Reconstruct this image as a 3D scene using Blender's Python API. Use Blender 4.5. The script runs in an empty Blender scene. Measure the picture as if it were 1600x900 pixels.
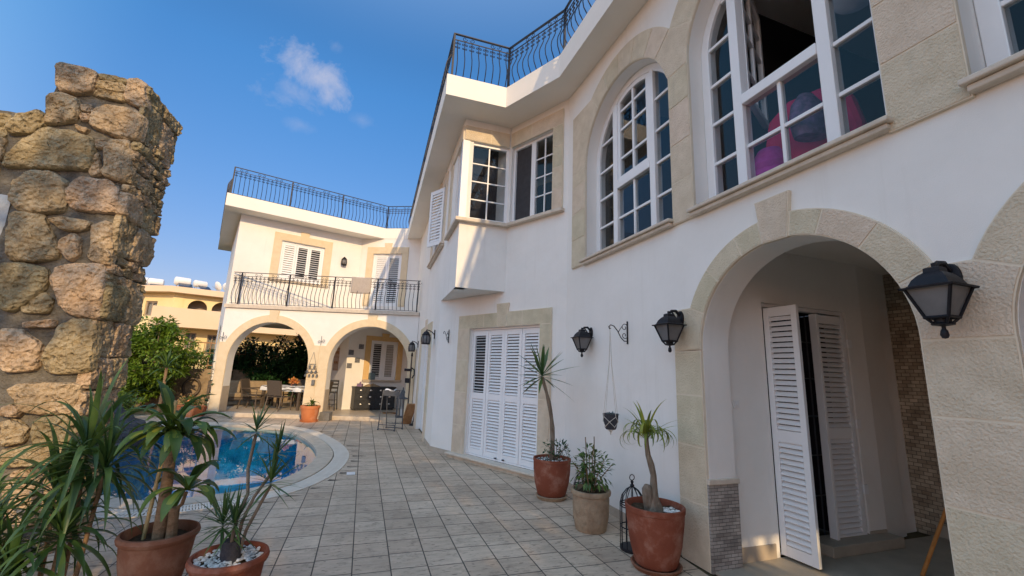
import bpy, bmesh, math, random
from mathutils import Vector, Matrix
from mathutils.geometry import tessellate_polygon
R = math.radians
pi = math.pi
sc = bpy.context.scene
col = sc.collection
random.seed(7)

# ------------------------------------------------------------------ camera, sky, sun, exposure
cd = bpy.data.cameras.new('camera'); cam = bpy.data.objects.new('camera', cd); col.objects.link(cam)
sc.camera = cam
cd.sensor_width = 36; cd.lens = 36 * 664.72 / 1600; cd.clip_start = 0.05; cd.clip_end = 2000
TH, RO = R(11.148), R(2.1995)
_r = Vector((1, 0, 0)); _u = Vector((0, -math.sin(TH), math.cos(TH))); _w = Vector((0, math.cos(TH), math.sin(TH)))
_r2 = _r * math.cos(RO) + _u * math.sin(RO); _u2 = _u * math.cos(RO) - _r * math.sin(RO)
_m = Matrix((_r2, _u2, -_w)).transposed().to_4x4(); _m.translation = Vector((0, 0, 1.6)); cam.matrix_world = _m

SUN_H, SUN_E = 154.5, 23.0          # compass heading the sun stands at (0 = +Y, 90 = +X) and its height
world = bpy.data.worlds.new('World'); sc.world = world; world.use_nodes = True
wn = world.node_tree; wn.nodes.clear(); L = wn.links.new
w_out = wn.nodes.new('ShaderNodeOutputWorld'); w_bg = wn.nodes.new('ShaderNodeBackground')
sky = wn.nodes.new('ShaderNodeTexSky'); sky.sky_type = 'NISHITA'; sky.sun_disc = False
sky.sun_elevation = R(SUN_E); sky.sun_rotation = R(SUN_H); sky.altitude = 50; sky.air_density = 1.0; sky.dust_density = 0.6; sky.ozone_density = 3.0
w_bg.inputs['Strength'].default_value = 0.15
# one small fair-weather cloud, placed by its direction in the sky
tc = wn.nodes.new('ShaderNodeTexCoord')
def wmath(op, a, b=None, c=None):
    n = wn.nodes.new('ShaderNodeMath'); n.operation = op
    for i, v in enumerate((a, b, c)):
        if v is None: continue
        if isinstance(v, (int, float)): n.inputs[i].default_value = v
        else: L(v, n.inputs[i])
    return n.outputs[0]
def cloud(px, py, rx, ry, gain):
    d = (_r2 * (px - 800) - _u2 * (py - 450) + _w * 664.72).normalized()
    ax = Vector((d.y, -d.x, 0)).normalized(); ay = ax.cross(d).normalized()
    def dot(v, s):
        n = wn.nodes.new('ShaderNodeVectorMath'); n.operation = 'DOT_PRODUCT'; L(tc.outputs['Generated'], n.inputs[0]); n.inputs[1].default_value = v
        return wmath('DIVIDE', n.outputs['Value'], s)
    a = dot(ax, rx); b = dot(ay, ry); f = dot(d, 1)
    r2 = wmath('SQRT', wmath('ADD', wmath('MULTIPLY', a, a), wmath('MULTIPLY', b, b)))
    n1 = wn.nodes.new('ShaderNodeTexNoise'); n1.inputs['Scale'].default_value = 13; n1.inputs['Detail'].default_value = 12; n1.inputs['Roughness'].default_value = 0.6
    n1.inputs['Distortion'].default_value = 0.25
    L(tc.outputs['Generated'], n1.inputs['Vector'])
    v = wmath('SUBTRACT', wmath('ADD', 0.80, wmath('MULTIPLY', wmath('SUBTRACT', n1.outputs['Fac'], 0.5), 2.6)), r2)
    v = wmath('MULTIPLY', wmath('MAXIMUM', v, 0.0), gain)
    return wmath('MULTIPLY', wmath('MINIMUM', v, 0.62), wmath('GREATER_THAN', f, 0.5))
c1 = cloud(498, 124, 0.092, 0.072, 1.0); c2 = cloud(462, 145, 0.10, 0.045, 0.5); c3 = cloud(470, 196, 0.04, 0.02, 0.2); c4 = cloud(565, 188, 0.035, 0.02, 0.18); c5 = cloud(525, 72, 0.035, 0.025, 0.25)
cm = wmath('MINIMUM', wmath('MAXIMUM', wmath('MAXIMUM', c1, c2), wmath('MAXIMUM', wmath('MAXIMUM', c3, c4), c5)), 0.66)
# sky tinted darker ahead; bright fill added at left rear for the shaded front
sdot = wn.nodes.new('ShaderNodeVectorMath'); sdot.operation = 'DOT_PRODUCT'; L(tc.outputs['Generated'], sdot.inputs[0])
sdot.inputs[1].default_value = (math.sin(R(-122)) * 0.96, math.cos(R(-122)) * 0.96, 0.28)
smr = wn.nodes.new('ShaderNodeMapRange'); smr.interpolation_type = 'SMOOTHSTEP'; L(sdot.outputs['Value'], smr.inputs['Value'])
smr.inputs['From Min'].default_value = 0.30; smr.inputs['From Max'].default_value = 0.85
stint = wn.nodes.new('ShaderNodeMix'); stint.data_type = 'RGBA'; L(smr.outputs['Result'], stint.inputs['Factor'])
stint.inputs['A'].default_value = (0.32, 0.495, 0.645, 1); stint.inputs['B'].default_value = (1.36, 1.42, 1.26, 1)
smul = wn.nodes.new('ShaderNodeMix'); smul.data_type = 'RGBA'; smul.blend_type = 'MULTIPLY'; smul.inputs['Factor'].default_value = 1
ssep = wn.nodes.new('ShaderNodeSeparateXYZ'); L(tc.outputs['Generated'], ssep.inputs[0])
szr = wn.nodes.new('ShaderNodeMapRange'); L(ssep.outputs['Z'], szr.inputs['Value']); szr.inputs['From Min'].default_value = 0.02; szr.inputs['From Max'].default_value = 0.55
slow = wn.nodes.new('ShaderNodeMix'); slow.data_type = 'RGBA'; L(szr.outputs['Result'], slow.inputs['Factor']); slow.inputs['A'].default_value = (1.42, 0.58, 0.44, 1); slow.inputs['B'].default_value = (0.98, 1.22, 1.20, 1)
smu2 = wn.nodes.new('ShaderNodeMix'); smu2.data_type = 'RGBA'; smu2.blend_type = 'MULTIPLY'; smu2.inputs['Factor'].default_value = 1
L(sky.outputs['Color'], smu2.inputs['A']); L(slow.outputs['Result'], smu2.inputs['B'])
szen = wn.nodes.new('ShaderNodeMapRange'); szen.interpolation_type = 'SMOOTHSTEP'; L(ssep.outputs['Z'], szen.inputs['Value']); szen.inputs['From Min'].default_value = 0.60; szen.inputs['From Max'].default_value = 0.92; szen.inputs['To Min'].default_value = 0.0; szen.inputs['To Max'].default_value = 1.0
szc = wn.nodes.new('ShaderNodeMix'); szc.data_type = 'RGBA'; L(szen.outputs['Result'], szc.inputs['Factor']); szc.inputs['A'].default_value = (1, 1, 1, 1); szc.inputs['B'].default_value = (6.2, 3.0, 2.1, 1)  # overhead sky multiplied brighter as added fill for the paving
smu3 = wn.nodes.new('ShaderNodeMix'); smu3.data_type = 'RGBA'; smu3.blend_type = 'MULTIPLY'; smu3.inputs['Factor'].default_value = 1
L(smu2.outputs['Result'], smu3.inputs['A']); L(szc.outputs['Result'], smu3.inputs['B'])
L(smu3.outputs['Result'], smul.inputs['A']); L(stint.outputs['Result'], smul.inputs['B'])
mixc = wn.nodes.new('ShaderNodeMix'); mixc.data_type = 'RGBA'
L(cm, mixc.inputs['Factor']); L(smul.outputs['Result'], mixc.inputs['A']); mixc.inputs['B'].default_value = (2.3, 2.3, 2.75, 1)
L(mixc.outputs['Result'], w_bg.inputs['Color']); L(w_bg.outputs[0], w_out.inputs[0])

sd = bpy.data.lights.new('sun', 'SUN'); sun = bpy.data.objects.new('sun', sd); col.objects.link(sun)
sd.energy = 2.0; sd.angle = R(0.53); sd.color = (1.0, 0.70, 0.37)
_sv = Vector((math.sin(R(SUN_H)) * math.cos(R(SUN_E)), math.cos(R(SUN_H)) * math.cos(R(SUN_E)), math.sin(R(SUN_E))))
sun.rotation_euler = (-_sv).to_track_quat('-Z', 'Y').to_euler(); sun.location = _sv * 60
vs = sc.view_settings; vs.view_transform = 'Standard'; vs.look = 'None'; vs.gamma = 1; vs.use_curve_mapping = False
vs.exposure = 0.84
sc.render.engine = 'CYCLES'
sc.cycles.max_bounces = 10; sc.cycles.transparent_max_bounces = 24; sc.cycles.caustics_reflective = False; sc.cycles.caustics_refractive = False
sc.cycles.use_denoising = True

# ------------------------------------------------------------------ materials
def mat(name, c1, c2=None, scale=4.0, rough=0.7, bump=0.0, bscale=40.0, spec=0.3, metal=0.0, tone=0.0, translucent=0.0, stretch=None, detail=5.0, voro=0.0, coat=0.0, dirt=None, dscale=0.7, damt=0.4, streak=0.0, wavy=0.0):
    m = bpy.data.materials.new(name); m.use_nodes = True; nt = m.node_tree; N = nt.nodes; l = nt.links.new
    p = N['Principled BSDF']; p.inputs['Roughness'].default_value = rough; p.inputs['Metallic'].default_value = metal
    p.inputs['Specular IOR Level'].default_value = spec; p.inputs['Coat Weight'].default_value = coat
    geo = N.new('ShaderNodeNewGeometry'); vec = geo.outputs['Position']
    if stretch:
        mp = N.new('ShaderNodeMapping'); mp.inputs['Scale'].default_value = stretch[:3]
        if len(stretch) > 3: mp.inputs['Rotation'].default_value = (0, 0, stretch[3])
        l(vec, mp.inputs['Vector']); vec = mp.outputs['Vector']
    n = N.new('ShaderNodeTexNoise'); n.inputs['Scale'].default_value = scale; n.inputs['Detail'].default_value = detail; n.inputs['Roughness'].default_value = 0.6
    l(vec, n.inputs['Vector'])
    mx = N.new('ShaderNodeMix'); mx.data_type = 'RGBA'; mx.inputs['A'].default_value = (*c1, 1); mx.inputs['B'].default_value = (*(c2 or c1), 1)
    mr = N.new('ShaderNodeMapRange'); mr.inputs['From Min'].default_value = 0.33; mr.inputs['From Max'].default_value = 0.67
    l(n.outputs['Fac'], mr.inputs['Value']); l(mr.outputs['Result'], mx.inputs['Factor'])
    out = mx.outputs['Result']
    if dirt:
        n3 = N.new('ShaderNodeTexNoise'); n3.inputs['Scale'].default_value = dscale; n3.inputs['Detail'].default_value = 8; n3.inputs['Roughness'].default_value = 0.65
        l(geo.outputs['Position'], n3.inputs['Vector'])
        mr3 = N.new('ShaderNodeMapRange'); mr3.inputs['From Min'].default_value = 0.5; mr3.inputs['From Max'].default_value = 0.78; mr3.inputs['To Max'].default_value = damt
        l(n3.outputs['Fac'], mr3.inputs['Value'])
        mx3 = N.new('ShaderNodeMix'); mx3.data_type = 'RGBA'; mx3.inputs['B'].default_value = (*dirt, 1)
        l(mr3.outputs['Result'], mx3.inputs['Factor']); l(out, mx3.inputs['A']); out = mx3.outputs['Result']
    if streak:
        mps = N.new('ShaderNodeMapping'); mps.inputs['Scale'].default_value = (5.5, 5.5, 0.35); l(geo.outputs['Position'], mps.inputs['Vector'])
        ns = N.new('ShaderNodeTexNoise'); ns.inputs['Scale'].default_value = 1.0; ns.inputs['Detail'].default_value = 9; ns.inputs['Roughness'].default_value = 0.7; l(mps.outputs[0], ns.inputs['Vector'])
        nb = N.new('ShaderNodeTexNoise'); nb.inputs['Scale'].default_value = 0.45; nb.inputs['Detail'].default_value = 4; l(geo.outputs['Position'], nb.inputs['Vector'])
        mrs = N.new('ShaderNodeMapRange'); mrs.inputs['From Min'].default_value = 0.53; mrs.inputs['From Max'].default_value = 0.75; l(ns.outputs['Fac'], mrs.inputs['Value'])
        mrb = N.new('ShaderNodeMapRange'); mrb.inputs['From Min'].default_value = 0.42; mrb.inputs['From Max'].default_value = 0.62; mrb.inputs['To Max'].default_value = streak; l(nb.outputs['Fac'], mrb.inputs['Value'])
        mms = N.new('ShaderNodeMath'); mms.operation = 'MULTIPLY'; l(mrs.outputs[0], mms.inputs[0]); l(mrb.outputs[0], mms.inputs[1])
        mxs = N.new('ShaderNodeMix'); mxs.data_type = 'RGBA'; mxs.inputs['B'].default_value = (0.36, 0.33, 0.27, 1); l(mms.outputs[0], mxs.inputs['Factor']); l(out, mxs.inputs['A']); out = mxs.outputs['Result']
    if tone:
        at = N.new('ShaderNodeAttribute'); at.attribute_name = 'tone'
        hs = N.new('ShaderNodeHueSaturation'); l(out, hs.inputs['Color'])
        mv = N.new('ShaderNodeMath'); mv.operation = 'MULTIPLY_ADD'; mv.inputs[1].default_value = tone; mv.inputs[2].default_value = 1 - tone * 0.5
        l(at.outputs['Fac'], mv.inputs[0]); l(mv.outputs[0], hs.inputs['Value'])
        mh = N.new('ShaderNodeMath'); mh.operation = 'MULTIPLY_ADD'; mh.inputs[1].default_value = -0.035; mh.inputs[2].default_value = 0.517
        l(at.outputs['Fac'], mh.inputs[0]); l(mh.outputs[0], hs.inputs['Hue']); out = hs.outputs['Color']
    l(out, p.inputs['Base Color'])
    if bump:
        b = N.new('ShaderNodeBump'); b.inputs['Strength'].default_value = min(1, bump); b.inputs['Distance'].default_value = 0.02 * max(1, bump)
        n2 = N.new('ShaderNodeTexNoise'); n2.inputs['Scale'].default_value = bscale; n2.inputs['Detail'].default_value = 6
        l(vec, n2.inputs['Vector']); h = n2.outputs['Fac']
        if voro:
            vn = N.new('ShaderNodeTexVoronoi'); vn.inputs['Scale'].default_value = voro; l(vec, vn.inputs['Vector'])
            ma = N.new('ShaderNodeMath'); ma.operation = 'MULTIPLY_ADD'; ma.inputs[1].default_value = 0.7; l(vn.outputs['Distance'], ma.inputs[0]); l(h, ma.inputs[2]); h = ma.outputs[0]
        if wavy:
            nw = N.new('ShaderNodeTexNoise'); nw.inputs['Scale'].default_value = 2.2; nw.inputs['Detail'].default_value = 3; l(geo.outputs['Position'], nw.inputs['Vector'])
            mw = N.new('ShaderNodeMath'); mw.operation = 'MULTIPLY_ADD'; mw.inputs[1].default_value = wavy; l(nw.outputs['Fac'], mw.inputs[0]); l(h, mw.inputs[2]); h = mw.outputs[0]
        l(h, b.inputs['Height']); l(b.outputs['Normal'], p.inputs['Normal'])
    if translucent:
        tr = N.new('ShaderNodeBsdfTranslucent'); l(out, tr.inputs['Color'])
        ms = N.new('ShaderNodeMixShader'); ms.inputs[0].default_value = translucent
        l(p.outputs[0], ms.inputs[1]); l(tr.outputs[0], ms.inputs[2]); l(ms.outputs[0], N['Material Output'].inputs['Surface'])
    return m

def glass_mat(name, tint, gloss=1.0, ior=1.5, rough=0.0, wave=0.0):
    m = bpy.data.materials.new(name); m.use_nodes = True; nt = m.node_tree; N = nt.nodes; l = nt.links.new; N.remove(N['Principled BSDF'])
    t = N.new('ShaderNodeBsdfTransparent'); t.inputs['Color'].default_value = (*tint, 1)
    g = N.new('ShaderNodeBsdfGlossy'); g.inputs['Roughness'].default_value = rough; g.inputs['Color'].default_value = (gloss, gloss, gloss, 1)
    f = N.new('ShaderNodeFresnel'); gb = N.new('ShaderNodeNewGeometry')      # the far side of a thin pane must not mirror: undo the node's own inversion
    ib = N.new('ShaderNodeMix'); l(gb.outputs['Backfacing'], ib.inputs['Factor']); ib.inputs['A'].default_value = ior; ib.inputs['B'].default_value = 1 / ior; l(ib.outputs['Result'], f.inputs['IOR'])
    if wave:
        b = N.new('ShaderNodeBump'); b.inputs['Strength'].default_value = wave; b.inputs['Distance'].default_value = 0.03
        n = N.new('ShaderNodeTexNoise'); n.inputs['Scale'].default_value = 3.2; n.inputs['Detail'].default_value = 4; n.inputs['Distortion'].default_value = 0.6
        ge = N.new('ShaderNodeNewGeometry'); l(ge.outputs['Position'], n.inputs['Vector'])
        l(n.outputs['Fac'], b.inputs['Height']); l(b.outputs[0], g.inputs['Normal']); l(b.outputs[0], f.inputs['Normal'])
    s = N.new('ShaderNodeMixShader'); l(f.outputs[0], s.inputs[0]); l(t.outputs[0], s.inputs[1]); l(g.outputs[0], s.inputs[2]); l(s.outputs[0], N['Material Output'].inputs['Surface'])
    return m

def paving_mat():
    m = bpy.data.materials.new('travertine_paving'); m.use_nodes = True; nt = m.node_tree; N = nt.nodes; l = nt.links.new; p = N['Principled BSDF']
    ge = N.new('ShaderNodeNewGeometry')
    mp = N.new('ShaderNodeMapping'); mp.vector_type = 'TEXTURE'; mp.inputs['Rotation'].default_value = (0, 0, R(18.5)); mp.inputs['Location'].default_value = (0.066, 0.02, 0)
    l(ge.outputs['Position'], mp.inputs['Vector'])
    # swap so that the long joints run away from the house front
    sp = N.new('ShaderNodeSeparateXYZ'); l(mp.outputs[0], sp.inputs[0])
    cb = N.new('ShaderNodeCombineXYZ'); l(sp.outputs['Y'], cb.inputs['X']); l(sp.outputs['X'], cb.inputs['Y'])
    br = N.new('ShaderNodeTexBrick'); br.offset = 0.06; br.offset_frequency = 2; br.inputs['Scale'].default_value = 1
    br.inputs['Brick Width'].default_value = 0.30; br.inputs['Row Height'].default_value = 0.2965; br.inputs['Mortar Size'].default_value = 0.0055; br.inputs['Mortar Smooth'].default_value = 0.25
    br.inputs['Color1'].default_value = (0.0, 0, 0, 1); br.inputs['Color2'].default_value = (1, 1, 1, 1); br.inputs['Mortar'].default_value = (0.5, 0.5, 0.5, 1); br.inputs['Bias'].default_value = 0
    l(cb.outputs[0], br.inputs['Vector'])
    # per-tile tone, streaks along the short side, pits and stains
    ramp = N.new('ShaderNodeValToRGB'); e = ramp.color_ramp.elements; e[0].color = (0.53, 0.41, 0.30, 1); e[1].color = (0.66, 0.525, 0.39, 1)
    l(br.outputs['Color'], ramp.inputs['Fac'])
    ms = N.new('ShaderNodeMapping'); ms.inputs['Scale'].default_value = (5.0, 20.0, 1); l(mp.outputs[0], ms.inputs['Vector'])
    st = N.new('ShaderNodeTexNoise'); st.inputs['Scale'].default_value = 1.0; st.inputs['Detail'].default_value = 7; st.inputs['Roughness'].default_value = 0.7; l(ms.outputs[0], st.inputs['Vector'])
    stain = N.new('ShaderNodeTexNoise'); stain.inputs['Scale'].default_value = 0.9; stain.inputs['Detail'].default_value = 6; stain.inputs['Roughness'].default_value = 0.65; l(ge.outputs['Position'], stain.inputs['Vector'])
    def mr(o, a, b, c, d):
        n = N.new('ShaderNodeMapRange'); n.inputs[1].default_value = a; n.inputs[2].default_value = b; n.inputs[3].default_value = c; n.inputs[4].default_value = d; l(o, n.inputs[0]); return n.outputs[0]
    def mul(c, f):
        n = N.new('ShaderNodeMix'); n.data_type = 'RGBA'; n.blend_type = 'MULTIPLY'; n.inputs['Factor'].default_value = 1; l(c, n.inputs['A']); l(f, n.inputs['B']); return n.outputs['Result']
    c = mul(ramp.outputs['Color'], mr(st.outputs['Fac'], 0.3, 0.62, 0.80, 1.08))
    pits = N.new('ShaderNodeTexNoise'); pits.inputs['Scale'].default_value = 2.4; pits.inputs['Detail'].default_value = 8; l(ms.outputs[0], pits.inputs['Vector'])
    pm = mr(pits.outputs['Fac'], 0.61, 0.66, 1.0, 0.40)
    c = mul(c, pm)
    c = mul(c, mr(stain.outputs['Fac'], 0.35, 0.65, 0.74, 1.08))
    bl = N.new('ShaderNodeTexNoise'); bl.inputs['Scale'].default_value = 5.5; bl.inputs['Detail'].default_value = 10; bl.inputs['Roughness'].default_value = 0.75; l(ge.outputs['Position'], bl.inputs['Vector'])
    c = mul(c, mr(bl.outputs['Fac'], 0.54, 0.68, 1.0, 0.62))
    mx = N.new('ShaderNodeMix'); mx.data_type = 'RGBA'; l(c, mx.inputs['A']); mx.inputs['B'].default_value = (0.075, 0.066, 0.056, 1)
    l(br.outputs['Fac'], mx.inputs['Factor']); l(mx.outputs['Result'], p.inputs['Base Color'])
    p.inputs['Roughness'].default_value = 0.62; p.inputs['Specular IOR Level'].default_value = 0.3
    b = N.new('ShaderNodeBump'); b.inputs['Strength'].default_value = 0.6; b.inputs['Distance'].default_value = 0.006
    h = N.new('ShaderNodeMath'); h.operation = 'SUBTRACT'; l(st.outputs['Fac'], h.inputs[0]); l(mr(br.outputs['Fac'], 0, 1, 0, 2.5), h.inputs[1]); l(h.outputs[0], b.inputs['Height']); l(b.outputs[0], p.inputs['Normal'])
    return m

def tile_mat(name, heading, w, h, c1, c2, mortar, msize=0.004, rough=0.7, bump=0.5, vary=6.0):
    """small wall tiles: brick pattern in the plane of a wall running along the given heading"""
    m = bpy.data.materials.new(name); m.use_nodes = True; nt = m.node_tree; N = nt.nodes; l = nt.links.new; p = N['Principled BSDF']
    ge = N.new('ShaderNodeNewGeometry'); d = N.new('ShaderNodeVectorMath'); d.operation = 'DOT_PRODUCT'
    l(ge.outputs['Position'], d.inputs[0]); d.inputs[1].default_value = (math.sin(R(heading)), math.cos(R(heading)), 0)
    sp = N.new('ShaderNodeSeparateXYZ'); l(ge.outputs['Position'], sp.inputs[0])
    cb = N.new('ShaderNodeCombineXYZ'); l(d.outputs['Value'], cb.inputs['X']); l(sp.outputs['Z'], cb.inputs['Y'])
    br = N.new('ShaderNodeTexBrick'); br.inputs['Scale'].default_value = 1; br.inputs['Brick Width'].default_value = w; br.inputs['Row Height'].default_value = h
    br.inputs['Mortar Size'].default_value = msize; br.inputs['Mortar Smooth'].default_value = 0.2
    br.inputs['Color1'].default_value = (*c1, 1); br.inputs['Color2'].default_value = (*c2, 1); br.inputs['Mortar'].default_value = (*mortar, 1)
    l(cb.outputs[0], br.inputs['Vector'])
    n = N.new('ShaderNodeTexNoise'); n.inputs['Scale'].default_value = vary; n.inputs['Detail'].default_value = 6; l(ge.outputs['Position'], n.inputs['Vector'])
    mr = N.new('ShaderNodeMapRange'); mr.inputs[1].default_value = 0.3; mr.inputs[2].default_value = 0.7; mr.inputs[3].default_value = 0.65; mr.inputs[4].default_value = 1.2; l(n.outputs['Fac'], mr.inputs[0])
    mx = N.new('ShaderNodeMix'); mx.data_type = 'RGBA'; mx.blend_type = 'MULTIPLY'; mx.inputs['Factor'].default_value = 1; l(br.outputs['Color'], mx.inputs['A']); l(mr.outputs[0], mx.inputs['B'])
    l(mx.outputs['Result'], p.inputs['Base Color']); p.inputs['Roughness'].default_value = rough
    b = N.new('ShaderNodeBump'); b.inputs['Strength'].default_value = bump; b.inputs['Distance'].default_value = 0.006
    h2 = N.new('ShaderNodeMath'); h2.operation = 'MULTIPLY_ADD'; h2.inputs[1].default_value = -2.0; l(br.outputs['Fac'], h2.inputs[0]); l(n.outputs['Fac'], h2.inputs[2]); l(h2.outputs[0], b.inputs['Height']); l(b.outputs[0], p.inputs['Normal'])
    return m

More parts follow.
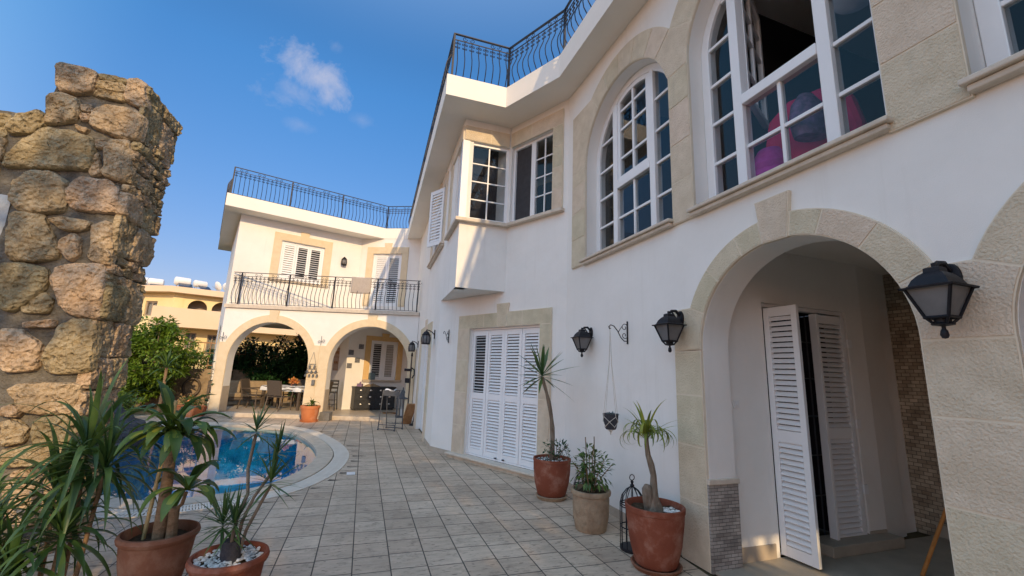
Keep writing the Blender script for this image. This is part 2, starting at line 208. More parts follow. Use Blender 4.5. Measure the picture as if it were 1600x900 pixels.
M = dict(
    stucco=mat('white_stucco', (0.79, 0.775, 0.74), (0.83, 0.815, 0.78), 1.6, 0.85, 0.14, 200, 0.15, dirt=(0.60, 0.57, 0.50), dscale=0.55, damt=0.3, streak=0.22, wavy=10),
    soffit=mat('soffit_paint', (0.84, 0.80, 0.73), (0.88, 0.84, 0.77), 1.2, 0.9, 0.05, 150, 0.1),
    stone=mat('yellow_trim_stone', (0.61, 0.525, 0.39), (0.71, 0.62, 0.475), 7.0, 0.9, 0.75, 70, 0.12, dirt=(0.43, 0.35, 0.23), dscale=1.6, damt=0.5, tone=0.12, streak=0.35),
    wingstone=mat('ochre_trim_stone', (0.68, 0.56, 0.38), (0.74, 0.62, 0.44), 7.0, 0.9, 0.4, 75, 0.12),
    ochre=mat('ochre_paint', (0.62, 0.42, 0.19), (0.68, 0.47, 0.23), 5, 0.85, 0.2, 75, 0.12),
    joint=mat('pale_joint', (0.68, 0.60, 0.47), (0.74, 0.66, 0.53), 9.0, 0.9, 0.15, 90, 0.15),
    sill=mat('marble_sill', (0.56, 0.49, 0.40), (0.66, 0.58, 0.48), 14.0, 0.5, 0.1, 60, 0.3, dirt=(0.35, 0.30, 0.24), dscale=4, damt=0.5),
    white=mat('white_gloss_paint', (0.80, 0.81, 0.82), (0.84, 0.85, 0.86), 5, 0.42, 0.0, 40, 0.35, dirt=(0.6, 0.59, 0.56), dscale=2.5, damt=0.3),
    iron=mat('dark_blue_iron', (0.012, 0.014, 0.022), (0.022, 0.024, 0.034), 30, 0.5, 0.15, 90, 0.4),
    lantern=mat('black_cast_metal', (0.006, 0.007, 0.011), (0.012, 0.013, 0.018), 25, 0.5, 0.1, 60, 0.3),
    frost=mat('frosted_glass', (0.20, 0.20, 0.205), (0.28, 0.28, 0.285), 6, 0.25, 0, 10, 0.5, translucent=0.35),
    glass=glass_mat('window_glass', (0.82, 0.84, 0.85), 1.0, 1.30),
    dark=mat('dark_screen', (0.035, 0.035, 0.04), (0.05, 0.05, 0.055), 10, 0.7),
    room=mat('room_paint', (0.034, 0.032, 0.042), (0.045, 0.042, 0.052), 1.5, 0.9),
    terra=mat('terracotta', (0.20, 0.058, 0.034), (0.27, 0.088, 0.05), 5, 0.85, 0.2, 90, 0.15, dirt=(0.50, 0.36, 0.29), dscale=5.0, damt=0.45),
    terra2=mat('brown_terracotta', (0.19, 0.08, 0.048), (0.27, 0.12, 0.07), 5, 0.85, 0.2, 90, 0.15, dirt=(0.42, 0.31, 0.23), dscale=5, damt=0.5),
    terra3=mat('orange_terracotta', (0.50, 0.165, 0.06), (0.58, 0.21, 0.085), 6, 0.7, 0.1, 80, 0.25, dirt=(0.62, 0.5, 0.42), dscale=4, damt=0.45),
    castpot=mat('cast_stone_pot', (0.27, 0.19, 0.125), (0.40, 0.30, 0.20), 9, 0.85, 0.7, 22, 0.2, dirt=(0.2, 0.17, 0.13), dscale=5, damt=0.4),
    soil=mat('soil', (0.05, 0.034, 0.022), (0.10, 0.07, 0.045), 30, 0.95, 1.0, 40, 0.1),
    pebble=mat('white_pebbles', (0.55, 0.53, 0.50), (0.75, 0.73, 0.70), 30, 0.7, 0, 10, 0.2, tone=0.6),
    leaf=mat('green_leaf', (0.065, 0.13, 0.024), (0.10, 0.175, 0.035), 7, 0.42, 0, 10, 0.45, tone=0.9, translucent=0.3),
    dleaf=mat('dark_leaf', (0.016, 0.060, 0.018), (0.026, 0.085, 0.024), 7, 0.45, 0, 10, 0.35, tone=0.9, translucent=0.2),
    bleaf=mat('strap_leaf', (0.048, 0.108, 0.028), (0.078, 0.145, 0.036), 5, 0.38, 0, 10, 0.5, tone=0.8, translucent=0.25),
    yleaf=mat('yellow_green_leaf', (0.19, 0.25, 0.035), (0.27, 0.32, 0.06), 8, 0.42, 0, 10, 0.4, tone=0.7, translucent=0.3),
    citrus=mat('citrus_leaf', (0.10, 0.19, 0.018), (0.16, 0.255, 0.03), 3, 0.42, 0, 10, 0.4, tone=1.0, translucent=0.35),
    dryleaf=mat('dry_leaf', (0.30, 0.16, 0.07), (0.42, 0.25, 0.12), 9, 0.7, 0, 10, 0.2, translucent=0.2),
    bark=mat('grey_bark', (0.15, 0.115, 0.085), (0.26, 0.21, 0.16), 22, 0.9, 0.8, 55, 0.15, stretch=(1, 1, 0.35)),
    bark2=mat('tan_bark', (0.20, 0.13, 0.075), (0.31, 0.21, 0.13), 18, 0.85, 0.6, 60, 0.15, stretch=(1, 1, 2.4)),
    bamboo=mat('bamboo', (0.42, 0.30, 0.13), (0.52, 0.39, 0.19), 20, 0.6, 0.1, 60, 0.3),
    broom=mat('orange_wood', (0.45, 0.17, 0.04), (0.56, 0.24, 0.07), 12, 0.5, 0.1, 60, 0.3, stretch=(1, 1, 0.2)),
    board=mat('brown_board', (0.28, 0.14, 0.06), (0.42, 0.23, 0.11), 10, 0.6, 0.1, 60, 0.3),
    rubble=mat('rubble_stone', (0.36, 0.27, 0.16), (0.56, 0.45, 0.295), 6.5, 0.95, 2.2, 30, 0.08, tone=0.5, voro=26, dirt=(0.15, 0.125, 0.095), dscale=4.5, damt=0.75),
    mortar=mat('grey_mortar', (0.105, 0.098, 0.084), (0.20, 0.188, 0.162), 9, 0.95, 1.4, 38, 0.05, dirt=(0.10, 0.09, 0.08), dscale=3, damt=0.5),
    plaster=mat('blue_grey_plaster', (0.42, 0.46, 0.48), (0.52, 0.55, 0.56), 5, 0.9, 0.5, 30, 0.1),
    paving=paving_mat(),
    coping=mat('coping_travertine', (0.50, 0.42, 0.32), (0.62, 0.53, 0.42), 9, 0.6, 0.15, 60, 0.25, dirt=(0.38, 0.31, 0.24), dscale=2, damt=0.4),
    grate=mat('white_plastic_grate', (0.70, 0.63, 0.53), (0.77, 0.70, 0.60), 5, 0.55, 0, 10, 0.3),
    black=mat('black_gap', (0.012, 0.012, 0.012), None, 5, 0.9),
    basin=tile_mat('pool_mosaic', 70, 0.05, 0.05, (0.02, 0.23, 0.40), (0.032, 0.29, 0.47), (0.04, 0.30, 0.47), 0.003, 0.3, 0.1),
    water=glass_mat('pool_water', (0.50, 0.84, 0.97), 1.0, 1.36, 0.0, 0.012),
    mosaic=tile_mat('split_stone_mosaic', -19.4, 0.085, 0.042, (0.28, 0.22, 0.155), (0.50, 0.42, 0.31), (0.13, 0.11, 0.09), 0.003, 0.8, 1.0),
    jambtile=tile_mat('jamb_mosaic', 70.6, 0.075, 0.028, (0.27, 0.24, 0.215), (0.42, 0.38, 0.34), (0.12, 0.11, 0.10), 0.002, 0.75, 0.8),
    plinth=tile_mat('plinth_tile', -45.35, 0.30, 0.30, (0.50, 0.45, 0.38), (0.56, 0.50, 0.43), (0.25, 0.22, 0.19), 0.004, 0.5, 0.2),
    porchfloor=mat('porch_floor_tile', (0.33, 0.29, 0.23), (0.41, 0.36, 0.29), 4, 0.5, 0.05, 60, 0.3),
    patiofloor=mat('patio_floor_tile', (0.46, 0.38, 0.29), (0.56, 0.47, 0.37), 3, 0.4, 0.05, 60, 0.35, stretch=(1, 6, 1, R(18.5))),
    grass=mat('garden_ground', (0.10, 0.085, 0.05), (0.16, 0.13, 0.075), 2.5, 0.95, 0.6, 20, 0.1),
    rock=mat('dark_rock', (0.045, 0.045, 0.05), (0.10, 0.10, 0.11), 6, 0.85, 1.2, 14, 0.2),
    yellow=mat('yellow_render', (0.83, 0.68, 0.36), (0.85, 0.72, 0.41), 1.2, 0.9, 0.05, 60, 0.1),
    peach=mat('peach_render', (0.80, 0.62, 0.42), (0.82, 0.65, 0.46), 1.2, 0.9, 0.05, 60, 0.1),
    winframe=mat('grey_window', (0.30, 0.24, 0.19), (0.36, 0.30, 0.24), 5, 0.5),
    curtain=mat('pale_curtain', (0.45, 0.43, 0.40), (0.55, 0.53, 0.50), 6, 0.8, stretch=(6, 6, 0.3)),
    tank=mat('white_tank', (0.78, 0.78, 0.77), (0.82, 0.82, 0.81), 3, 0.45),
    panel=mat('solar_panel', (0.02, 0.03, 0.06), (0.03, 0.045, 0.08), 3, 0.2, spec=0.6),
    wallstone=mat('garden_wall_stone', (0.22, 0.17, 0.12), (0.36, 0.28, 0.19), 4.5, 0.95, 1.2, 12, 0.1, voro=7),
    frame=mat('brown_metal', (0.085, 0.065, 0.05), (0.12, 0.095, 0.075), 10, 0.5),
    sling=mat('taupe_sling', (0.075, 0.06, 0.05), (0.10, 0.083, 0.068), 60, 0.8),
    cushion=mat('beige_cushion', (0.27, 0.20, 0.125), (0.34, 0.26, 0.165), 9, 0.9),
    cloth=mat('white_cloth', (0.62, 0.66, 0.74), (0.82, 0.83, 0.85), 9, 0.85),
    dresser=mat('charcoal_lacquer', (0.028, 0.03, 0.034), (0.042, 0.044, 0.048), 8, 0.45),
    chrome=mat('pale_metal', (0.7, 0.68, 0.64), None, 5, 0.3, metal=0.8),
    rackm=mat('grey_tube', (0.07, 0.075, 0.085), (0.10, 0.105, 0.115), 8, 0.45),
    towel=mat('taupe_towel', (0.40, 0.35, 0.31), (0.46, 0.41, 0.37), 20, 0.95, 0.3, 120),
    orange=mat('orange_flower', (0.62, 0.24, 0.06), (0.75, 0.38, 0.14), 30, 0.8, tone=0.5),
    picture=mat('slate_tile', (0.07, 0.08, 0.11), (0.22, 0.22, 0.23), 22, 0.5),
    rope=mat('cotton_rope', (0.55, 0.52, 0.46), (0.65, 0.62, 0.56), 60, 0.9),
    wicker=mat('dark_planter', (0.035, 0.035, 0.045), (0.06, 0.06, 0.07), 40, 0.8, 0.5, 120),
    succ=mat('succulent', (0.10, 0.15, 0.17), (0.16, 0.22, 0.24), 20, 0.6, tone=0.6),
    pink=mat('pink_fabric', (0.75, 0.02, 0.13), (0.82, 0.035, 0.18), 9, 0.8),
    magenta=mat('magenta_fabric', (0.62, 0.05, 0.42), (0.7, 0.08, 0.5), 30, 0.8),
    lilac=mat('lilac_bag', (0.32, 0.20, 0.36), (0.10, 0.10, 0.16), 18, 0.7),
    paper=mat('paper_globe', (0.7, 0.72, 0.76), None, 5, 0.9, translucent=0.4),
    woodshade=mat('cream_shade', (0.62, 0.49, 0.30), (0.66, 0.53, 0.34), 5, 0.7),
    plastic=mat('white_plastic', (0.75, 0.75, 0.74), None, 5, 0.4),
    green=mat('green_glass', (0.02, 0.16, 0.07), None, 5, 0.15, spec=0.6),
    teal=mat('teal_plastic', (0.02, 0.35, 0.25), None, 5, 0.4),
    greybox=mat('grey_concrete', (0.13, 0.13, 0.13), (0.20, 0.20, 0.20), 12, 0.8),
    dirtyplinth=mat('skirting_stone', (0.40, 0.34, 0.27), (0.50, 0.43, 0.35), 6, 0.7, 0.1, 60, dirt=(0.24, 0.20, 0.16), dscale=3, damt=0.5),
)

# ------------------------------------------------------------------ mesh helpers
def hd(a): return Vector((math.sin(R(a)), math.cos(R(a)), 0))
class Frame:
    """a wall: s runs along it, d goes into it (away from the viewer's side), z is height"""
    def __init__(self, xy, heading, sign):
        self.o = Vector((xy[0], xy[1], 0)); self.h = heading; self.S = hd(heading); self.inh = heading + 90 * sign; self.D = hd(self.inh)
    def __call__(self, s, d, z): return self.o + self.S * s + self.D * d + Vector((0, 0, z))
    def rot(self): return -R(self.inh + 180)          # rotation that turns a thing's local +Y to face out of the wall
LOC = Frame((0, 0), 90, -1)                            # plain axes: s = x, d = y

class MB:
    def __init__(self): self.v = []; self.f = []; self.m = []; self.t = []
    def add(self, vs, fs, m=0, t=0.5):
        b = len(self.v); self.v += [Vector(p) for p in vs]
        for f in fs: self.f.append([b + i for i in f]); self.m.append(m); self.t.append(t)
    def box(self, F, s0, s1, d0, d1, z0, z1, m=0, t=0.5):
        P = [F(s, d, z) for z in (z0, z1) for d in (d0, d1) for s in (s0, s1)]
        self.add(P, [(0, 2, 3, 1), (4, 5, 7, 6), (0, 1, 5, 4), (2, 6, 7, 3), (0, 4, 6, 2), (1, 3, 7, 5)], m, t)
    def obox(self, c, ax, ay, az, m=0, t=0.5):
        """box from a centre and three half-axis vectors"""
        c = Vector(c); P = [c + ax * i + ay * j + az * k for k in (-1, 1) for j in (-1, 1) for i in (-1, 1)]
        self.add(P, [(0, 2, 3, 1), (4, 5, 7, 6), (0, 1, 5, 4), (2, 6, 7, 3), (0, 4, 6, 2), (1, 3, 7, 5)], m, t)
    def prism(self, F, outer, d0, d1, holes=(), m=0, t=0.5, flat=False):
        """plate with an (s, z) outline and holes, from depth d0 to d1; flat: outline is (x, y), d is height"""
        loops = [list(outer)] + [list(h) for h in holes]
        tri = tessellate_polygon([[Vector((p[0], p[1], 0)) for p in lp] for lp in loops])
        allp = [p for lp in loops for p in lp]; n = len(allp)
        pos = (lambda p, d: Vector((p[0], p[1], d))) if flat else (lambda p, d: F(p[0], d, p[1]))
        vs = [pos(p, d0) for p in allp] + [pos(p, d1) for p in allp]
        fs = [tuple(a) for a in tri] + [tuple(i + n for i in reversed(a)) for a in tri]
        k = 0
        for lp in loops:
            q = len(lp)
            for i in range(q): a, b = k + i, k + (i + 1) % q; fs.append((a, b, b + n, a + n))
            k += q
        self.add(vs, fs, m, t)
    def tube(self, pts, rad, n=6, m=0, t=0.5, caps=True, closed=False):
        pts = [Vector(p) for p in pts]; k = len(pts); rads = rad if isinstance(rad, (list, tuple)) else [rad] * k
        ring = []; up = None
        for i in range(k):
            a = pts[i - 1] if (i > 0 or closed) else pts[i]; b = pts[(i + 1) % k] if (i < k - 1 or closed) else pts[i]
            d = (b - a).normalized() if (b - a).length > 1e-9 else Vector((0, 0, 1))
            if up is None: up = Vector((0, 0, 1)) if abs(d.z) < 0.9 else Vector((1, 0, 0))
            x = d.cross(up)
            if x.length < 1e-4: x = d.cross(Vector((0.3, 1, 0.2)))
            x.normalize(); y = x.cross(d).normalized(); up = y
            ring.append([pts[i] + (x * math.cos(2 * pi * j / n) + y * math.sin(2 * pi * j / n)) * rads[i] for j in range(n)])
        vs = [p for r in ring for p in r]; fs = []
        for i in range(k if closed else k - 1):
            i2 = (i + 1) % k
            for j in range(n): fs.append((i * n + j, i * n + (j + 1) % n, i2 * n + (j + 1) % n, i2 * n + j))
        if caps and not closed: fs.append(tuple(range(n - 1, -1, -1))); fs.append(tuple((k - 1) * n + j for j in range(n)))
        self.add(vs, fs, m, t)
    def lathe(self, prof, c=(0, 0, 0), n=24, m=0, t=0.5, close=True, squash=None, rot=0.0):
        c = Vector(c); vs = []; fs = []
        for r, z in prof:
            for j in range(n):
                a = 2 * pi * j / n + rot; vs.append(c + Vector((r * math.cos(a), r * math.sin(a) * (squash or 1), z)))
        k = len(prof)
        for i in range(k - 1):
            for j in range(n): fs.append((i * n + j, i * n + (j + 1) % n, (i + 1) * n + (j + 1) % n, (i + 1) * n + j))
        if close: fs.append(tuple(range(n - 1, -1, -1))); fs.append(tuple((k - 1) * n + j for j in range(n)))
        self.add(vs, fs, m, t)
    def blade(self, base, d, length, width, droop=0.5, n=6, m=0, t=0.5, fold=0.25, tip=1.0, belly=0.4, twist=0.0, curl=0.0):
        """a strap leaf: a folded strip that starts along d and bends under its own weight"""
        p = Vector(base); d = Vector(d).normalized(); st = length / n; vs = []; fs = []
        side = d.cross(Vector((0, 0, 1)))
        if side.length < 0.05: side = Vector((1, 0, 0))
        side.normalize()
        if twist: side = Matrix.Rotation(twist, 3, d) @ side
        for i in range(n + 1):
            u = i / n
            wd = width * 0.5 * (math.sin(pi * min(1, (u * (1 - belly) / belly if u < belly else 1) * 0.5 + 0.0)) if u < belly else math.cos(pi * 0.5 * ((u - belly) / (1 - belly)) ** tip * 0.985))
            wd = max(wd, width * (0.22 if i == 0 else 0.02))
            nrm = side.cross(d).normalized()
            vs += [p - side * wd + nrm * wd * fold, p, p + side * wd + nrm * wd * fold]
            if i: b = 3 * (i - 1); fs += [(b, b + 1, b + 4, b + 3), (b + 1, b + 2, b + 5, b + 4)]
            p = p + d * st
            d = (d + Vector((0, 0, -1)) * droop * st / max(length, 1e-6) * (0.5 + 1.5 * u)).normalized()
            s2 = side - d * side.dot(d); side = s2.normalized()
            if curl: d = (Matrix.Rotation(-curl / n * (0.3 + 1.4 * u), 3, side) @ d).normalized()
        self.add(vs, fs, m, t)
    def leaf(self, p, d, nrm, L_, W_, m=0, t=0.5):
        """a small pointed leaf: four triangles folded at the midrib"""
        p = Vector(p); d = Vector(d).normalized(); x = d.cross(nrm)
        if x.length < 1e-3: x = d.cross(Vector((0.2, 0.5, 0.8)))
        x.normalize(); nn = x.cross(d)
        a, b = p + d * L_ * 0.45, p + d * L_ - nn * L_ * 0.12
        self.add([p, a - x * W_ * 0.5 + nn * W_ * 0.12, b, a + x * W_ * 0.5 + nn * W_ * 0.12, a], [(0, 4, 1), (1, 4, 2), (2, 4, 3), (3, 4, 0)], m, t)

WO = {}
def origin(o): return WO.get(o, Vector((0, 0, 0)))
def build(name, mb, mats, parent=None, smooth=None, world=True, loc=None, bevel=0, fix=True):
    """link an MB as one mesh object. world: its points are world points; otherwise local to the parent"""
    me = bpy.data.meshes.new(name)
    off = Vector((0, 0, 0))
    if world: off = origin(parent) if parent else Vector(loc or (0, 0, 0))
    me.from_pydata([tuple(p - off) for p in mb.v], [], mb.f)
    if not isinstance(mats, (list, tuple)): mats = [mats]
    for mm in mats: me.materials.append(M[mm])
    me.polygons.foreach_set('material_index', mb.m)
    at = me.attributes.new('tone', 'FLOAT', 'FACE'); at.data.foreach_set('value', mb.t)
    if fix or bevel:
        bm = bmesh.new(); bm.from_mesh(me)
        if fix: bmesh.ops.recalc_face_normals(bm, faces=bm.faces)
        bm.to_mesh(me); bm.free()
    me.update()
    if smooth:
        me.polygons.foreach_set('use_smooth', [True] * len(me.polygons)); me.set_sharp_from_angle(angle=R(smooth))
    o = bpy.data.objects.new(name, me); col.objects.link(o)
    if bevel:
        b = o.modifiers.new('bevel', 'BEVEL'); b.width = bevel; b.segments = 2; b.limit_method = 'ANGLE'; b.angle_limit = R(40); b.harden_normals = False
    if parent: o.parent = parent; WO[o] = origin(parent)
    else: o.location = loc or (0, 0, 0); WO[o] = Vector(loc or (0, 0, 0))
    return o
def thing(name, label, cat, loc=(0, 0, 0), rotz=0, group=None, parent=None):
    o = bpy.data.objects.new(name, None); col.objects.link(o); o.location = loc; o.rotation_euler = (0, 0, rotz); o.empty_display_size = 0.1
    tag(o, label, cat, group); WO[o] = Vector(loc); return o
def tag(o, label=None, cat=None, group=None, kind=None):
    for k, v in (('label', label), ('category', cat), ('group', group), ('kind', kind)):
        if v: o[k] = v
    return o
def dup(o, loc=None, rotz=None, label=None, group=None, parent=None, scale=None):
    kids = list(o.children); c = o.copy(); col.objects.link(c)
    if parent: c.parent = parent
    if loc is not None: c.location = loc; WO[c] = Vector(loc)
    if rotz is not None: c.rotation_euler = (0, 0, rotz)
    if scale: c.scale = (scale,) * 3
    if label: c['label'] = label
    if group: c['group'] = group
    for k in kids: dup(k, parent=c)
    return c
def arc(cx, cz, r, a0, a1, n):
    return [(cx + r * math.cos(R(a0 + (a1 - a0) * i / n)), cz + r * math.sin(R(a0 + (a1 - a0) * i / n))) for i in range(n + 1)]
def isect(F1, d1, F2, d2):
    """plan point where two walls' offset lines meet"""
    a = F1.o + F1.D * d1; b = F2.o + F2.D * d2; c = F1.S.x * F2.S.y - F1.S.y * F2.S.x
    t = ((b.x - a.x) * F2.S.y - (b.y - a.y) * F2.S.x) / c; q = a + F1.S * t; return (q.x, q.y)

# ------------------------------------------------------------------ wall planes of the villa
FN = Frame((1.68, 4.28), -19.4, 1)      # long front with the arches
FD = Frame((-1.5, 8.93), -45.35, 1)     # splayed front with the folding shutters
FF = Frame((-1.5, 8.93), -17.3, 1)      # front running on to the wing
FB = Frame((-0.127, 7.574), 72.7, -1)   # cheek of the overhanging corner
FW = Frame((-8.82, 13.08), 54.5, -1)    # wing, upper floor
FA = Frame((-8.82, 13.08), 87.1, -1)    # wing, arcade
FR = Frame((-5.665, 15.331), 96.9, -1)  # wing, upper floor return
FS = Frame((-8.82, 13.08), -35.5, 1)    # wing, garden side
FG = Frame((-5.66, 15.08), 54.5, -1)    # garden room behind the arcade
FH = Frame((-5.66, 15.08), -35.5, 1)    # its other side
_p = FN(-0.27, 0, 0); FP = Frame((_p.x, _p.y), 70.6, -1)   # porch side wall
ZS, ZT = 6.28, 6.68                     # soffit, roof edge

villa = thing('villa', 'white stucco villa with arched openings, yellow stone trim and iron roof railings', 'house', (0, 8, 0))
def V(name, mb, mats, **k): return build(name, mb, mats, k.pop('parent', villa), **k)

P = lambda F, s, d: (F(s, d, 0).x, F(s, d, 0).y)
# ---- walls
b = MB()
def archpts(c, r, cz, n=28): return arc(c, cz, r, 0, 180, n)
holes = []
pts = [(2.50, ZS), (-6.7, ZS), (-6.7, 0)]
AC = [(-3.195, 0.825, 1.87), (-1.16, 0.825, 1.87)]      # porch arches
for c, r, cz in AC: pts += [(c - r, 0)] + list(reversed(arc(c, cz, r, 0, 180, 30))) + [(c + r, 0)]
pts += [(2.50, 0)]
WIN = [(0.90, 0.93, 4.72, 1.27), (-1.16, 0.825, 4.95, 1.215), (-3.20, 0.825, 4.95, 1.215)]
for c, r, cz, ro in WIN: holes.append([(c - r, 3.24), (c + r, 3.24)] + arc(c, cz, r, 0, 180, 30))
b.prism(FN, pts, 0, 0.30, holes)
V('wall', b, 'stucco', smooth=30)
b = MB()                                 # splayed wall
b.prism(FD, [(-3.40, 0), (-2.805, 0), (-2.805, 2.385), (-1.03, 2.385), (-1.03, 0), (0, 0), (0, ZS), (-3.40, ZS)], 0, 0.3,
        [[(-3.0, 4.29), (-1.97, 4.29), (-1.97, 5.84), (-3.0, 5.84)]])
V('wall', b, 'stucco')
b = MB()                                 # front towards the wing
b.prism(FF, [(0.002, 0), (1.36, 0), (1.36, 2.45), (3.2, 2.45), (3.2, 0), (7.8, 0), (7.8, ZS), (0.002, ZS)], 0, 0.3,
        [[(0.35, 4.36), (2.35, 4.36), (2.35, 5.8), (0.35, 5.8)]])
V('wall', b, 'stucco')
b = MB()                                 # overhanging corner
lo = FB.o + FB.S * -0.907; sB = (Vector((lo.x, lo.y, 0)) - FF.o).dot(FF.S)
b.prism(FF, [(sB, 3.02), (-0.002, 3.02), (-0.002, ZS), (sB, ZS)], 0, 0.18, [[(sB + 0.10, 4.29), (sB + 0.62, 4.29), (sB + 0.62, 5.84), (sB + 0.10, 5.84)]])
b.prism(FB, [(-0.905, 3.02), (0.05, 3.02), (0.05, ZS), (-0.905, ZS)], 0.002, 0.18, [[(-0.80, 4.29), (-0.012, 4.29), (-0.012, 5.84), (-0.80, 5.84)]])
cB = FF(0, 0.05, 0); cD = FB(0.03, 0.03, 0)
b.prism(None, [(FF(sB, 0.004, 0).x, FF(sB, 0.004, 0).y), (cD.x, cD.y), (FD(-0.15, 0.05, 0).x, FD(-0.15, 0.05, 0).y), (FF(-0.1, 0.01, 0).x, FF(-0.1, 0.01, 0).y)], 3.022, 3.1, flat=True)
V('corner_bay', b, 'stucco')
b = MB()                                 # wing upper floor
b.prism(FW, [(0, 3.33), (3.876, 3.33), (3.876, ZS), (0, ZS)], 0, 0.3, [[(1.26, 4.33), (2.62, 4.33), (2.62, 5.66), (1.26, 5.66)]])
V('wall', b, 'stucco')
b = MB()
sRF = 2.30
b.prism(FR, [(0.002, 3.33), (sRF + 0.2, 3.33), (sRF + 0.2, ZT + 0.0), (0.002, ZT)], 0, 0.3, [[(0.50, 3.75), (1.60, 3.75), (1.60, 5.70), (0.50, 5.70)]])
V('wall', b, 'stucco')
b = MB()                                 # arcade
pts = [(5.93, 0.10), (5.93, 3.22), (0, 3.22), (0, 0.10)]
A1, A2, AR, ARO, ACZ = 1.5, 4.5, 1.2, 1.43, 1.62
for c in (A1, A2): pts += [(c - AR, 0.10)] + list(reversed(arc(c, ACZ, AR, 0, 180, 32))) + [(c + AR, 0.10)]
b.prism(FA, pts, 0, 0.34)
V('wall', b, 'stucco', smooth=30)
b = MB()                                 # garden side of the wing, with its own arch
pts = [(4.9, 0.1), (4.9, ZS), (0.004, ZS), (0.004, 0.1), (0.7, 0.1)] + list(reversed(arc(1.9, 1.62, 1.2, 0, 180, 26))) + [(3.1, 0.1)]
b.prism(FS, pts, 0.0, 0.3)
V('wall', b, 'stucco')
b = MB()                                 # garden room
b.prism(FG, [(0, 0.12), (2.36, 0.12), (2.36, 3.02), (0, 3.02)], 0, 0.25, [[(0.80, 1.14), (1.80, 1.14), (1.80, 2.53), (0.80, 2.53)]])
b.prism(FH, [(0.002, 0.12), (4.6, 0.12), (4.6, 3.02), (0.002, 3.02)], 0.002, 0.25)
V('wall', b, 'stucco')

# ---- slabs: patio floor, balcony floor / patio ceiling, roof
b = MB()
b.prism(None, [P(FA, -0.03, -0.05), P(FA, 5.93, -0.05), P(FF, 7.7, 0.05), P(FG, 2.3, 0.2), P(FG, 0, 0.2), P(FH, 4.6, 0.2), P(FS, 6.4, 0.0), P(FS, 0.0, 0)], -0.05, 0.115, flat=True)
V('patio_floor', b, 'patiofloor')
b = MB()
b.prism(None, [P(FA, 0.01, 0.01), P(FA, 5.92, 0.01), P(FF, 7.7, 0.02), P(FG, 2.4, 0.3), P(FG, 2.4, 4.0), P(FH, 4.6, 2.0), P(FS, 4.85, 0.02)], 3.03, 3.215, flat=True)
V('ceiling_slab', b, 'soffit')
b = MB()
b.prism(None, [P(FA, -0.02, -0.06), P(FA, 5.93, -0.06), P(FA, 5.93, 0.3), P(FR, 2.3, 0.1), P(FR, 0, 0.1), P(FW, 0.1, 0.1)], 3.225, 3.332, flat=True)
V('balcony_floor', b, 'sill')
ON, OD, OB, OF, OW, OS = -0.40, -0.55, -0.60, -0.48, -0.60, -0.467
e = [P(FN, -7.2, ON), isect(FN, ON, FD, OD), isect(FD, OD, FB, OB), isect(FB, OB, FF, OF), isect(FF, OF, FR, -0.012), isect(FR, -0.012, FW, OW), isect(FW, OW, FS, OS)]
EDGE = e + [P(FS, 6.0, OS)]
b = MB()
b.prism(None, EDGE + [P(FS, 6.0, 9), P(FN, 6, 9), P(FN, -7.2, 9)], ZS, ZT, flat=True)
V('roof', b, 'soffit')

# ---- stone trim in blocks: a pale bed plate with separate rough stones on it
def shrink(poly, g):
    c = [sum(p[i] for p in poly) / len(poly) for i in (0, 1)]; o = []; n = len(poly)
    ar = sum(poly[i][0] * poly[(i + 1) % n][1] - poly[(i + 1) % n][0] * poly[i][1] for i in range(n))
    sg = 1 if ar > 0 else -1
    for i in range(n):
        a, p, q = poly[i - 1], poly[i], poly[(i + 1) % n]
        e1 = Vector((p[0] - a[0], p[1] - a[1])); e2 = Vector((q[0] - p[0], q[1] - p[1]))
        if e1.length < 1e-6 or e2.length < 1e-6: o.append(p); continue
        n1 = Vector((-e1.y, e1.x)).normalized() * sg; n2 = Vector((-e2.y, e2.x)).normalized() * sg
        k = (n1 + n2); k = k / max(0.35, k.dot(n1)) if k.length > 1e-6 else n1
        o.append((p[0] + k.x * g, p[1] + k.y * g))
    return o
def trim(F, blocks, proud=0.03, gap=0.008, bed=0.003, name='stone_surround', parent=None, beds=(), stone=None):
    stone = stone or {'FA': 'wingstone', 'FW': 'wingstone', 'FR': 'wingstone', 'FG': 'ochre'}.get(next(k for k in ('FN', 'FD', 'FF', 'FB', 'FW', 'FA', 'FR', 'FG') if globals()[k] is F), 'stone')
    b = MB()
    for bl in beds: b.prism(F, bl, 0.002, -proud + bed, m=1)
    for bl in blocks:
        b.prism(F, bl, 0.002, -proud + bed, m=1)
        b.prism(F, shrink(bl, gap), -proud + bed + 0.001, -proud - random.uniform(0, 0.004), m=0, t=random.random())
    return V(name, b, [stone, 'joint' if stone == 'stone' else stone], smooth=25, parent=parent or villa)
def ring_blocks(c, cz, r0, r1, angs, seg=5):
    o = []
    for a0, a1 in zip(angs[:-1], angs[1:]): o.append(arc(c, cz, r0, a0, a1, seg) + list(reversed(arc(c, cz, r1, a0, a1, seg))))
    return o
def split(s0, s1, zs): return [[(s0, a), (s1, a), (s1, c), (s0, c)] for a, c in zip(zs[:-1], zs[1:])]
def key(c, z0, z1, w0, w1): return [(c - w0, z0), (c + w0, z0), (c + w1, z1), (c - w1, z1)]

